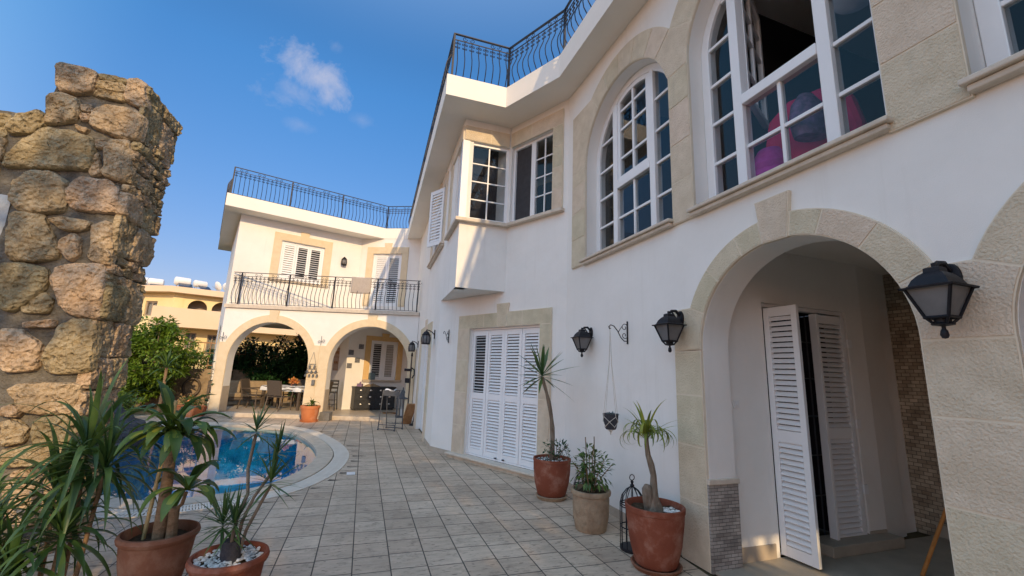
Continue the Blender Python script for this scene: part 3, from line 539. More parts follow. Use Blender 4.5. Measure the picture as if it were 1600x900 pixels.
# porch arches: ring of voussoirs, keystone, piers
for c, r, cz in AC:
    kd = math.degrees(math.asin(0.115 / 0.83))
    aL = [90 + kd, 113, 135, 156.5]; a0 = math.degrees(math.asin(0.40 / 1.02))
    trim(FN, ring_blocks(c, cz, 0.828, 1.02, [90 + kd, 112, 134, 180 - a0]) + ring_blocks(c, cz, 0.828, 1.02, [a0, 46, 68, 90 - kd]), beds=ring_blocks(c, cz, 0.828, 1.02, [90 - kd, 90 + kd]))
    b2 = [key(c, cz + 0.815, 3.045, 0.108, 0.150)]
    trim(FN, b2, 0.038, name='keystone')
s1 = -0.332
def pier_half(sa, sb, c, cz, sgn):
    """pier stones whose inner top corner follows the springing of the ring"""
    zs = [0.0, 0.52, 1.0, 1.45, 1.86]
    bl = split(sa, sb, zs)
    a0 = math.degrees(math.asin(0.40 / 1.02))
    inner = arc(c, cz, 0.828, 0 if sgn > 0 else 180, a0 if sgn > 0 else 180 - a0, 5)
    o2 = (c + sgn * 1.02 * math.cos(R(a0)), cz + 1.02 * math.sin(R(a0)))
    outer = sb if sgn > 0 else sa
    bl.append([inner[0]] + inner[1:] + [o2, (outer, cz + 0.40), (outer, 1.86)])
    return bl
trim(FN, pier_half(s1, 0.012, -1.16, 1.87, 1), name='stone_pier')
cm_ = -2.1775
def pier_full(F, cA, rA, zA, roA, cB, rB, zB, roB, zs, notch, name='stone_pier'):
    """full-width stones between opening A (higher s) and B, topped by one stone shaped by both curves"""
    sa, sb = cA - rA, cB + rB
    bl = split(sb, sa, zs)
    def a_of(c, z, q): return math.degrees(math.atan2(q[1] - z, abs(q[0] - c)))
    aA, aB = a_of(cA, zA, notch), a_of(cB, zB, notch); zt = zs[-1]
    iA = [p for p in arc(cA, zA, rA, 180, 180 - aA, 7) if p[1] > zt + 0.005]; iB = [p for p in arc(cB, zB, rB, 0, aB, 7) if p[1] > zt + 0.005]
    return bl + [[(sb, zt)] + iB + [notch] + list(reversed(iA)) + [(sa, zt)]]
a0p = math.degrees(math.asin(0.40 / 1.02))
bl = split(-2.368, -1.987, [0.0, 0.52, 1.0, 1.45, 1.86])
iA = arc(-1.16, 1.87, 0.828, 180, 180 - a0p, 5); iB = arc(-3.195, 1.87, 0.828, 0, a0p, 5)
bl.append([(-2.367, 1.86)] + iB + [(-3.195 + 1.02 * math.cos(R(a0p)), 2.27), (-1.16 - 1.02 * math.cos(R(a0p)), 2.27)] + list(reversed(iA)) + [(-1.988, 1.86)])
trim(FN, bl, name='stone_pier')
# arched windows upstairs
def win_trim(c, r, cz, ro, sl, sr, zb, zL=None, zR=None):
    bl = []
    def side(outer, sg, zt):
        inn = c + sg * r
        z2 = cz if zt is None else zt
        q = [zb, 3.62, 4.05, 4.5, cz]
        x0, x1 = min(inn, outer), max(inn, outer)
        o = split(x0, x1, q)
        # shoulder from springing up to where the outer arc meets the strip edge
        if zt is not None:
            a0 = math.degrees(math.asin(min(0.97, (zt - cz) / ro)))
            ii = arc(c, cz, r, 0, a0, 6); pt = (c + ro * math.cos(R(a0)), zt)
            o.append([(c + sg * (p[0] - c), p[1]) for p in ii] + [(c + sg * (pt[0] - c), zt), (outer, zt), (outer, cz)])
        else:
            a0 = math.degrees(math.acos(min(1, abs(outer - c) / ro)))
            ii = arc(c, cz, r, 0, a0, 6)
            o.append([(c + sg * (p[0] - c), p[1]) for p in ii] + [(outer, cz + ro * math.sin(R(a0))), (outer, cz)])
        return o, a0
    oL, aL = side(sl, 1, zL); oR, aR = side(sr, -1, zR)
    n = 5; st = (180 - aR - aL) / n
    ang = [aL + st * i for i in range(n + 1)]
    trim(FN, oL + oR + ring_blocks(c, cz, r, ro, ang))
NQ1, NQ2 = (-0.085, 5.51), (-2.18, 5.57)
def ang_at(c, z, q): return math.degrees(math.atan2(q[1] - z, q[0] - c))
def half(c, r, cz, outer, sg, zb, zt, ro):
    x0, x1 = sorted((c + sg * r, outer)); o = split(x0, x1, [zb, 3.62, 4.05, 4.5, cz])
    a0 = math.degrees(math.asin((zt - cz) / ro)); ii = arc(c, cz, r, 0, a0, 6)
    return o + [[(c + sg * (p[0] - c), p[1]) for p in ii] + [(c + sg * ro * math.cos(R(a0)), zt), (outer, zt), (outer, cz)]], a0
oL, aL = half(0.90, 0.93, 4.72, 2.245, 1, 3.19, 5.74, 1.27)
def fan(c, cz, r, ro, a, e, n=5): st = (e - a) / n; return ring_blocks(c, cz, r, ro, [a + st * i for i in range(n + 1)])
trim(FN, oL + fan(0.90, 4.72, 0.93, 1.27, aL, ang_at(0.90, 4.72, NQ1)) + pier_full(FN, 0.90, 0.93, 4.72, 1.27, -1.16, 0.825, 4.95, 1.215, [3.17, 3.62, 4.05, 4.5, 4.90], NQ1))
trim(FN, fan(-1.16, 4.95, 0.825, 1.215, ang_at(-1.16, 4.95, NQ1), ang_at(-1.16, 4.95, NQ2)))
trim(FN, pier_full(FN, -1.16, 0.825, 4.95, 1.215, -3.20, 0.825, 4.95, 1.215, [3.15, 3.62, 4.05, 4.5, 4.95], NQ2) + fan(-3.20, 4.95, 0.825, 1.215, ang_at(-3.20, 4.95, NQ2), 180))
# folding-shutter door surround, bay window surround, wing surrounds
def rect_trim(F, s0, s1, z0, z1, wl, wr, top, bottom=0, kw=0.11, nz=4, kh=0.16):
    """stones round the opening s0..s1 / z0..z1; returns nothing"""
    zs = [z0 + (z1 - z0) * i / nz for i in range(nz + 1)]
    bl = (split(s0 - wl, s0, zs) if wl else []) + (split(s1, s1 + wr, zs) if wr else [])
    ca = (s0 + s1) / 2; xs = [s0 - wl, s0 + (ca - s0) * 0.45, ca - kw, ca + kw, s1 - (s1 - ca) * 0.45, s1 + wr]
    for i, (a, c_) in enumerate(zip(xs[:-1], xs[1:])):
        if i == 2 and kh: continue
        bl.append([(a, z1), (c_, z1), (c_, z1 + top), (a, z1 + top)])
    trim(F, bl, beds=[[(ca - kw, z1), (ca + kw, z1), (ca + kw, z1 + top), (ca - kw, z1 + top)]] if kh else ())
    if kh: trim(F, [[(ca - kw * 0.85, z1 - 0.004), (ca + kw * 0.85, z1 - 0.004), (ca + kw * 1.3, z1 + top + kh), (ca - kw * 1.3, z1 + top + kh)]], 0.036, name='keystone')
rect_trim(FD, -2.805, -1.03, 0.0, 2.385, 0.24, 0.34, 0.26, kw=0.12)
rect_trim(FF, 1.36, 3.2, 0.0, 2.45, 0.3, 0.3, 0.24)
rect_trim(FF, 0.35, 2.35, 4.36, 5.8, 0.2, 0.26, 0.26, nz=3)
rect_trim(FW, 1.26, 2.62, 4.33, 5.66, 0.24, 0.24, 0.25, nz=3)
rect_trim(FR, 0.50, 1.60, 3.75, 5.70, 0.24, 0.24, 0.25, nz=3)
rect_trim(FG, 0.80, 1.80, 1.14, 2.53, 0.2, 0.2, 0.16, nz=3, kh=0.12)
trim(FD, split(-3.225, -3.002, [4.29, 4.68, 5.06, 5.45, 5.84]) + [[(-3.225, 5.84), (-2.5, 5.84), (-2.5, 6.13), (-3.225, 6.13)], [(-2.5, 5.84), (-1.965, 5.84), (-1.965, 6.13), (-2.5, 6.13)]])
trim(FB, [[(-0.903, 5.84), (-0.4, 5.84), (-0.4, 6.13), (-0.903, 6.13)], [(-0.4, 5.84), (-0.035, 5.84), (-0.035, 6.13), (-0.4, 6.13)]])
trim(FF, [[(sB, 5.84), (-0.3, 5.84), (-0.3, 6.13), (sB, 6.13)]] + split(-0.62, -0.40, [4.29, 4.8, 5.3, 5.84]))
# arcade
def arcade_trim():
    a0 = math.degrees(math.asin((2.17 - ACZ) / ARO)); kd = 5.5
    for c in (A1, A2):
        trim(FA, ring_blocks(c, ACZ, AR + 0.002, ARO, [a0, 42, 62, 90 - kd]) + ring_blocks(c, ACZ, AR + 0.002, ARO, [90 + kd, 118, 138, 180 - a0]), beds=ring_blocks(c, ACZ, AR + 0.002, ARO, [90 - kd, 90 + kd]))
        trim(FA, [[(c - 0.105, ACZ + AR - 0.005), (c + 0.105, ACZ + AR - 0.005), (c + 0.15, 3.19), (c - 0.15, 3.19)]], 0.036, name='keystone')
    def pr(sa, sb, c, sg):
        zs = [0.10, 0.62, 1.12, ACZ]; bl = split(sa, sb, zs)
        ii = arc(c, ACZ, AR + 0.002, 0, a0, 6); outer = sb if sg > 0 else sa
        bl.append([(c + sg * (p[0] - c), p[1]) for p in ii] + [(c + sg * ARO * math.cos(R(a0)), 2.17), (outer, 2.17), (outer, ACZ)])
        return bl
    trim(FA, pr(0.0, A1 - AR - 0.002, A1, -1), name='stone_pier'); trim(FA, pr(A1 + AR + 0.002, 2.999, A1, 1), name='stone_pier')
    trim(FA, pr(3.001, A2 - AR - 0.002, A2, -1), name='stone_pier'); trim(FA, pr(A2 + AR + 0.002, 5.928, A2, 1), name='stone_pier')
arcade_trim()
b = MB(); b.box(FA, A1 - AR - 0.001, A1 + AR + 0.001, -0.09, 0.0, 0.0, 0.118); b.box(FA, A2 - AR - 0.001, 5.93, -0.09, 0.0, 0.0, 0.118)
V('threshold', b, 'coping', bevel=0.008)
# tiled lower part of the arch reveals
for s0, s1_ in ((A1 - AR, A1 - AR + 0.012), (A2 - AR, A2 - AR + 0.012), (A1 + AR - 0.012, A1 + AR), (A2 + AR - 0.012, A2 + AR)): b = MB(); b.box(FA, s0 + 0.001, s1_ + 0.001, -0.02, 0.345, 0.12, 0.86); V('reveal_tiles', b, 'dirtyplinth')
b = MB(); b.box(FN, -0.3345 - 0.018, -0.336, -0.028, 0.305, 0.0, 0.70)
V('reveal_tiles', b, 'jambtile')
b = MB(); b.box(FN, -0.336 - 0.03, -0.336, -0.034, 0.315, 0.70, 0.745)
V('reveal_cap', b, 'sill', bevel=0.006)

# ---- window sills (moulded: two steps)
def sill(F, s0, s1, z, proj=0.10, d1=0.2, parent=None):
    b = MB(); b.box(F, s0, s1, -proj, d1, z - 0.035, z); b.box(F, s0 + 0.02, s1 - 0.02, -proj + 0.03, 0.0, z - 0.075, z - 0.037)
    return V('sill', b, 'sill', bevel=0.008, parent=parent or villa)
# ---- arched windows with glazing bars
def arched_window(c, r, cz, ro, opened):
    d0, d1 = 0.16, 0.235
    b = MB()
    fo = [(c - r + 0.002, 3.245), (c + r - 0.002, 3.245)] + arc(c, cz, r - 0.002, 0, 180, 28)
    fi = [(c - r + 0.10, 3.32), (c + r - 0.10, 3.32)] + arc(c, cz, r - 0.10, 0, 180, 28)
    b.prism(FN, fo, d0, d1 + 0.03, [fi])
    top = lambda s: cz + math.sqrt(max(0, (r - 0.09) ** 2 - (s - c) ** 2))
    for sg in (1, -1):
        m0 = c + sg * 0.40; h = min(top(m0 - 0.045), top(m0 + 0.045))
        b.box(FN, m0 - 0.05, m0 + 0.05, d0 - 0.012, d1 + 0.02, 3.321, h + 0.012)
        m1 = c + sg * 0.33
    b.box(FN, c - 0.349, c + 0.349, d0 - 0.02, d1 + 0.015, 4.14, 4.24)
    zz = [3.715, 4.145, 4.575, 5.01, 5.44]
    for sg in (1, -1):
        for z in zz:
            so = math.sqrt(max(0, (r - 0.095) ** 2 - max(0, z - cz) ** 2))
            if so > 0.47: b.box(FN, min(c + sg * 0.451, c + sg * so), max(c + sg * 0.451, c + sg * so), d0 + 0.012, d1 - 0.012, z - 0.017, z + 0.017)
    b.box(FN, c - 0.017, c + 0.017, d0 + 0.01, d1 - 0.01, 3.321, 4.139); b.box(FN, c - 0.349, c - 0.0175, d0 + 0.014, d1 - 0.014, 3.70, 3.735); b.box(FN, c + 0.0175, c + 0.349, d0 + 0.014, d1 - 0.014, 3.70, 3.735)
    w = V('window', b, 'white', smooth=30, bevel=0.006)
    # casement in the middle upper part
    def casement(F, sA, sB, dd, zt, name='sash'):
        s = MB(); so = [(sA, 4.245), (sB, 4.245)]; ar = [(p[0], p[1]) for p in arc(c, cz, r - 0.115, 0, 180, 60)]
        return s
    sA, sB = c - 0.345, c + 0.345
    arcpts = [p for p in arc(c, cz, r - 0.104, 0, 180, 80) if sA < p[0] < sB]
    zl = cz + math.sqrt((r - 0.104) ** 2 - 0.345 ** 2)
    outer = [(sA, 4.243), (sB, 4.243), (sB, zl)] + arcpts + [(sA, zl)]
    ia = [p for p in arc(c, cz, r - 0.165, 0, 180, 80) if sA + 0.055 < p[0] < sB - 0.055]
    zi = cz + math.sqrt((r - 0.165) ** 2 - 0.29 ** 2)
    inner = [(sA + 0.055, 4.30), (sB - 0.055, 4.30), (sB - 0.055, zi)] + ia + [(sA + 0.055, zi)]
    s = MB()
    if not opened:
        s.prism(FN, outer, d0 + 0.005, d1 - 0.005, [inner])
        s.box(FN, c - 0.02, c + 0.02, d0 + 0.012, d1 - 0.012, 4.301, cz + r - 0.17)
        for z in (4.575, 5.01, 5.30):
            if z < zi: s.box(FN, sA + 0.056, c - 0.0205, d0 + 0.018, d1 - 0.018, z - 0.016, z + 0.016); s.box(FN, c + 0.0205, sB - 0.056, d0 + 0.018, d1 - 0.018, z - 0.016, z + 0.016)
        so = V('sash', s, 'white', smooth=30, parent=w, bevel=0.004)
        g = MB(); g.prism(FN, [(p[0], p[1]) for p in inner], d0 + 0.034, d0 + 0.038); V('pane', g, 'glass', parent=so)
    else:
        # casement swung inwards on the hinge side nearest the courtyard's far end
        hp = FN(sB, d1 + 0.01, 0); H = Frame((hp.x, hp.y), FN.h + 180 - 116, -1)
        f2 = lambda ps: [(-(p[0] - sB), p[1]) for p in ps]
        s.prism(H, f2(outer), 0, 0.05, [f2(inner)])
        for z in (4.575, 5.01, 5.30):
            if z < zi: s.box(H, 0.056, 0.634, 0.01, 0.04, z - 0.016, z + 0.016)
        s.box(H, 0.325, 0.365, 0.008, 0.042, 4.301, cz + r - 0.19)
        so = V('sash', s, 'white', smooth=30, parent=w)
        g = MB(); g.prism(H, f2(inner), 0.022, 0.026); V('pane', g, 'glass', parent=so)
    g = MB()
    for sg in (1, -1):
        aa = [p for p in arc(c, cz, r - 0.103, 0, 180, 80) if (p[0] - c) * sg > 0.455]
        if sg < 0: aa = aa
        x0 = c + sg * 0.452; zt = cz + math.sqrt((r - 0.103) ** 2 - 0.452 ** 2)
        xo = c + sg * (r - 0.103)
        if sg > 0: pl = [(x0, 3.322), (xo, 3.322)] + aa + [(x0, zt)]
        else: pl = [(xo, 3.322), (x0, 3.322), (x0, zt)] + aa
        g.prism(FN, pl, d0 + 0.032, d0 + 0.036)
    g.prism(FN, [(c - 0.348, 3.322), (c + 0.348, 3.322), (c + 0.348, 4.138), (c - 0.348, 4.138)], d0 + 0.032, d0 + 0.036)
    V('pane', g, 'glass', parent=w)
    return w
w1 = arched_window(*WIN[0], opened=False); w2 = arched_window(*WIN[1], opened=True); w3 = arched_window(*WIN[2], opened=False)
sill(FN, -0.045, 1.90, 3.24, parent=w1); sill(FN, -2.02, -0.30, 3.24, parent=w2); sill(FN, -4.06, -2.35, 3.24, parent=w3)
# ---- corner bay windows
b = MB()
def fr(F, s0, s1, z0, z1, d0=0.06, d1=0.13, w=0.06, bb=None):
    (bb or b).prism(F, [(s0, z0), (s1, z0), (s1, z1), (s0, z1)], d0, d1, [[(s0 + w, z0 + w), (s1 - w, z0 + w), (s1 - w, z1 - w), (s0 + w, z1 - w)]])
def bars(F, s0, s1, z0, z1, nx, nz, bb, d0=0.08, d1=0.11, w=0.012):
    for i in range(1, nx): x = s0 + (s1 - s0) * i / nx; bb.box(F, x - w, x + w, d0, d1, z0, z1)
    for j in range(1, nz): z = z0 + (z1 - z0) * j / nz; bb.box(F, s0, s1, d0 + 0.004, d1 - 0.004, z - w, z + w)
fr(FD, -2.998, -2.48, 4.292, 5.838, w=0.05); fr(FD, -2.478, -1.972, 4.292, 5.838, w=0.05)
bars(FD, -2.948, -2.53, 4.34, 5.79, 2, 4, b)
wD = V('window', b, 'white', bevel=0.004)
g = MB(); g.box(FD, -2.95, -2.53, 0.094, 0.098, 4.34, 5.79); V('pane', g, 'glass', parent=wD)
g = MB(); g.box(FD, -2.43, -2.02, 0.10, 0.106, 4.34, 5.79); V('insect_screen', g, 'dark', parent=wD)
b = MB(); fr(FB, -0.798, -0.014, 4.292, 5.838, w=0.055, d0=0.03, d1=0.10); b.box(FB, -0.93, -0.80, -0.012, 0.13, 4.285, 5.838)
bars(FB, -0.743, -0.069, 4.347, 5.783, 2, 4, b, d0=0.045, d1=0.085)
wB = V('window', b, 'white', bevel=0.004)
g = MB(); g.box(FB, -0.744, -0.068, 0.063, 0.067, 4.346, 5.784); V('pane', g, 'glass', parent=wB)
b = MB(); fr(FF, sB + 0.102, sB + 0.618, 4.292, 5.838, w=0.05, d0=0.03, d1=0.10)
wF = V('window', b, 'white', bevel=0.004); g = MB(); g.box(FF, sB + 0.15, sB + 0.57, 0.06, 0.064, 4.34, 5.79); V('pane', g, 'glass', parent=wF)
b = MB()                                  # one sill that follows the three faces
pa = [isect(FF, -0.09, FB, -0.10), isect(FB, -0.10, FD, -0.10), P(FD, -3.26, -0.10), P(FD, -3.26, 0.1), P(FD, -1.9, 0.1), P(FF, sB + 0.1, 0.1), P(FF, -0.42, 0.1), P(FF, -0.42, -0.09)]
b.prism(None, pa, 4.225, 4.287, flat=True)
V('sill', b, 'sill', bevel=0.01)

# ---- louvred shutters
def shutter(F, s0, s1, z0, z1, d=0.0, th=0.04, panels=(0.42,), ang=35, pitch=0.045, st=0.06, name='shutter_leaf', parent=None, rail=0.09, gaps=None):
    b = MB(); d1 = d + th
    b.box(F, s0, s0 + st, d, d1, z0, z1); b.box(F, s1 - st, s1, d, d1, z0, z1)
    zz = [z0] + [z0 + (z1 - z0) * p for p in panels] + [z1]
    rails = [(z0, z0 + rail)] + [(z - rail * 0.6, z + rail * 0.6) for z in zz[1:-1]] + [(z1 - rail, z1)]
    for a, c in rails: b.box(F, s0 + st, s1 - st, d + 0.003, d1 - 0.003, a, c)
    for i, ((a0, a1), (c0, c1)) in enumerate(zip(rails[:-1], rails[1:])):
        n = max(2, int((c0 - a1) / pitch)); ph = (c0 - a1) / n
        an = R((gaps or {}).get(i, ang))
        for k in range(n):
            b.obox(F((s0 + s1) / 2, d + th * 0.5, a1 + (k + 0.5) * ph), F.S * ((s1 - s0) / 2 - st - 0.001), F.D * math.cos(an) * 0.019 + Vector((0, 0, math.sin(an) * pitch * 0.66)), F.D * -math.sin(an) * 0.0035 + Vector((0, 0, math.cos(an) * 0.0035)))
    return V(name, b, 'white', parent=parent or villa)
# big folding door: four leaves
dr = V('folding_door', (lambda q: (q.prism(FD, [(-2.803, 0.10), (-1.032, 0.10), (-1.032, 2.383), (-2.803, 2.383)], 0.05, 0.13, [[(-2.775, 0.125), (-1.06, 0.125), (-1.06, 2.345), (-2.775, 2.345)]]), q)[1])(MB()), 'white')
xs = [-1.062, -1.487, -1.915, -2.343, -2.772]
for i in range(4): shutter(FD, xs[i + 1] + 0.004, xs[i] - 0.004, 0.13, 2.34, 0.055 + 0.004 * (i % 2), panels=(0.46,), ang=33, pitch=0.05, parent=dr, gaps={1: 8} if i == 0 else None)
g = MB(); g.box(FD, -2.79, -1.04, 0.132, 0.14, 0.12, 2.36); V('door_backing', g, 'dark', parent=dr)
for s in (-2.03, -1.84): b = MB(); b.box(FD, s, s + 0.035, 0.02, 0.05, 0.14, 0.155); V('bolt', b, 'lantern', parent=dr)
b = MB(); b.box(FD, -3.06, -0.66, -0.16, 0.05, 0.062, 0.098); V('door_step', b, 'sill', bevel=0.012)
b = MB()
x = -3.28
while x < -0.70: b.box(FD, x, min(-0.68, x + 0.296), -0.115, -0.001, 0.0, 0.06); x += 0.30
V('step_riser', b, 'coping', bevel=0.004)
# skirting along the walls
for F_, a_, c_ in ((FN, 0.016, 2.42), (FD, -0.66, 0.0), (FF, 0.0, 1.05), (FF, 3.52, 4.6)): b = MB(); b.box(F_, a_, c_, -0.014, -0.001, 0, 0.095); V('skirting', b, 'dirtyplinth', bevel=0.003)
# side door beside the carriage lamp
b = MB(); b.prism(FF, [(1.362, 0.02), (3.198, 0.02), (3.198, 2.448), (1.362, 2.448)], 0.10, 0.18, [[(1.42, 0.06), (3.14, 0.06), (3.14, 2.40), (1.42, 2.40)]])
dd = V('side_door', b, 'white')
shutter(FF, 1.425, 2.275, 0.065, 2.395, 0.11, panels=(0.45,), ang=50, pitch=0.06, parent=dd); shutter(FF, 2.285, 3.135, 0.065, 2.395, 0.11, panels=(0.45,), ang=50, pitch=0.06, parent=dd)
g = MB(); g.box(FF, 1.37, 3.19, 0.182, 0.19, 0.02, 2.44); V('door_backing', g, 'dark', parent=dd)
# upstairs shuttered window towards the wing: one leaf swung out
b = MB(); fr(FF, 0.352, 2.348, 4.362, 5.798, d0=0.12, d1=0.19)
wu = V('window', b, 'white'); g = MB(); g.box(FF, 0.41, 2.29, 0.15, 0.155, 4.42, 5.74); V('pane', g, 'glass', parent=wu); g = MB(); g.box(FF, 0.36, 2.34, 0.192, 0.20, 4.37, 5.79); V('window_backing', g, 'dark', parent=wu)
hp = FF(0.40, -0.04, 0); HS = Frame((hp.x, hp.y), -17.3 - 30, 1); shutter(HS, 0.0, 0.52, 4.40, 5.77, panels=(), pitch=0.07, ang=40, parent=wu, st=0.07)
shutter(FF, 1.36, 2.33, 4.40, 5.77, 0.03, panels=(), pitch=0.07, ang=40, parent=wu)
sill(FF, 0.1, 2.6, 4.355, parent=wu)
# wing windows
b = MB(); fr(FW, 1.262, 2.618, 4.332, 5.658, d0=0.05, d1=0.14); ww = V('window', b, 'white')
for i in range(3): shutter(FW, 1.325 + i * 0.412, 1.325 + (i + 1) * 0.412 - 0.006, 4.395, 5.595, 0.055, panels=(), pitch=0.075, ang=(36 if i == 0 else 12), parent=ww, rail=0.07)
g = MB(); g.box(FW, 1.27, 2.61, 0.145, 0.15, 4.34, 5.65); V('window_backing', g, 'dark', parent=ww); sill(FW, 1.0, 2.88, 4.325, parent=ww)
b = MB(); fr(FR, 0.502, 1.598, 3.752, 5.698, d0=0.05, d1=0.14); wr = V('window', b, 'white')
for i in range(2): shutter(FR, 0.565 + i * 0.487, 0.565 + (i + 1) * 0.487 - 0.006, 3.815, 5.635, 0.055, panels=(), pitch=0.075, ang=(38 if i == 0 else 20), parent=wr, rail=0.07)
g = MB(); g.box(FR, 0.51, 1.59, 0.145, 0.15, 3.76, 5.69); V('window_backing', g, 'dark', parent=wr)
b = MB(); fr(FG, 0.802, 1.798, 1.142, 2.528, d0=0.05, d1=0.14); b.box(FG, 1.27, 1.33, 0.055, 0.135, 1.2, 2.47); wg = V('window', b, 'white')
shutter(FG, 0.865, 1.265, 1.205, 2.465, 0.06, panels=(), pitch=0.075, ang=10, parent=wg, rail=0.05); shutter(FG, 1.335, 1.735, 1.205, 2.465, 0.06, panels=(), pitch=0.085, ang=4, parent=wg, rail=0.05)
g = MB(); g.box(FG, 0.81, 1.30, 0.16, 0.165, 1.15, 2.52, m=0); g.box(FG, 1.30, 1.79, 0.16, 0.165, 1.15, 2.52, m=1); V('window_backing', g, ['dark', 'curtain'], parent=wg); sill(FG, 0.58, 2.02, 1.135, parent=wg)
b = MB(); b.box(FW, 3.0, 3.06, -0.04, 0, 0, 0.01)

# ---- porch behind the arches
b = MB()
b.prism(FP, [(0.30, 0), (0.845, 0), (0.845, 2.40), (2.10, 2.40), (2.10, 0), (2.37, 0), (2.37, 3.0), (0.30, 3.0)], 0.0, 0.25)
b.prism(None, [P(FP, 2.372, 0.0), P(FP, 2.86, 0.10), P(FP, 2.861, 0.15), P(FP, 3.25, 0.17), P(FP, 3.25, 0.4), P(FP, 2.372, 0.4)], 0, 3.0, flat=True)
V('porch_wall', b, 'stucco')
b = MB(); b.box(FN, -6.6, -0.05, 3.15, 3.35, 0, 3.0); V('porch_wall', b, 'mosaic')
FE = Frame((FN(-6.6, 0, 0).x, FN(-6.6, 0, 0).y), 70.6, -1); b = MB(); b.prism(FE, [(0.3, 0), (3.2, 0), (3.2, 3.0), (0.3, 3.0)], 0, 0.12, [[(0.95, 2.35), (1.55, 2.35), (1.55, 2.9), (0.95, 2.9)]]); V('porch_wall', b, 'stucco')  # unseen end wall added to keep sun out, its hole admits one patch
b = MB(); b.box(FN, -6.6, 0.2, 0.302, 3.3, 2.98, 3.1); V('porch_ceiling', b, 'soffit')
b = MB(); b.box(FN, -6.6, -0.272, 0.0, 3.4, 0.0, 0.018); V('porch_floor', b, 'porchfloor')
for F_, q_ in ((FP, (0.305, 0.79, -0.013, -0.001)), (FP, (2.10, 2.356, -0.013, -0.001)), (FN, (-6, -0.3, 3.135, 3.149))): b = MB(); b.box(F_, *q_, 0.018, 0.14); V('skirting', b, 'dirtyplinth')
b = MB(); b.box(FP, 1.32, 2.355, -0.16, 0.1, 0.018, 0.115); V('door_step', b, 'porchfloor', bevel=0.008)
b = MB(); b.prism(FP, [(0.847, 0.02), (2.098, 0.02), (2.098, 2.398), (0.847, 2.398)], 0.03, 0.10, [[(0.885, 0.05), (2.06, 0.05), (2.06, 2.36), (0.885, 2.36)]])
pd = V('porch_door', b, 'white')
def leaf_at(sx, dx, ang, w, **k):
    q = FP(sx, dx, 0); H = Frame((q.x, q.y), FP.h + ang, -1); return shutter(H, 0, w, 0.045, 2.335, parent=pd, panels=(0.46,), ang=34, pitch=0.05, st=0.055, **k)
leaf_at(0.86, 0.0, 86, 0.335, th=0.035)
leaf_at(1.60, -0.005, 0, 0.455, th=0.035)
b = MB(); b.box(FP, 1.56, 1.597, -0.045, 0.03, 0.045, 2.335); V('shutter_leaf', b, 'white', parent=pd, bevel=0.003)
b = MB()                                   # iron grille and dark hall behind the door
for i in range(9): s = 0.86 + i * 0.145; b.tube([FP(s, 0.2, 0.05), FP(s, 0.2, 2.35)], 0.008, 5)
for z in (0.45, 0.85, 1.25, 1.65, 2.05): b.tube([FP(0.80, 0.2, z), FP(2.10, 0.2, z)], 0.008, 5)
V('door_grille', b, 'rackm', parent=pd)
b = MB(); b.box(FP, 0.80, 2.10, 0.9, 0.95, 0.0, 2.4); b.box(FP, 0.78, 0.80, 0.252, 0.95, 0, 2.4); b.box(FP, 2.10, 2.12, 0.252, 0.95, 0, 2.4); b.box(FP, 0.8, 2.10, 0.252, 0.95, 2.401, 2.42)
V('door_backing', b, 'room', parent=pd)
for z in (0.5, 1.15, 2.0): b = MB(); b.box(FP, 2.06, 2.12, -0.025, -0.006, z, z + 0.09); V('hinge', b, 'white', parent=pd)
b = MB(); b.box(FP, 0.385, 0.455, -0.012, 0, 1.345, 1.415); b.box(FP, 0.405, 0.435, -0.018, -0.012, 1.365, 1.395, ); V('light_switch', b, 'plastic', bevel=0.003)

# ---- rooms behind the upstairs windows
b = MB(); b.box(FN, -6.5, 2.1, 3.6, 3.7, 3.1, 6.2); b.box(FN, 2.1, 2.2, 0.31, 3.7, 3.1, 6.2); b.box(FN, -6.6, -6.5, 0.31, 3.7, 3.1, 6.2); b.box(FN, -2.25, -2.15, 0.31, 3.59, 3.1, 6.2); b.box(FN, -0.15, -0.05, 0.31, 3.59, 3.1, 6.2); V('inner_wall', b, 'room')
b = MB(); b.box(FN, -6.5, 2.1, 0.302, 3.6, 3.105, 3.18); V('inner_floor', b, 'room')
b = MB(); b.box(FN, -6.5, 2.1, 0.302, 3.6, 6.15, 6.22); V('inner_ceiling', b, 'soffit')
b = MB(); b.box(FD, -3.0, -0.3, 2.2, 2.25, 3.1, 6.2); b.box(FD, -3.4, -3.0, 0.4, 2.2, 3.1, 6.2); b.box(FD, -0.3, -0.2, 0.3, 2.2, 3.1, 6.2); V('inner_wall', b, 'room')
b = MB(); b.box(FB, -0.70, 0.05, 0.30, 0.33, 3.15, 6.2); V('inner_wall', b, 'room')  # dark panel added close behind the bay panes in place of room shade

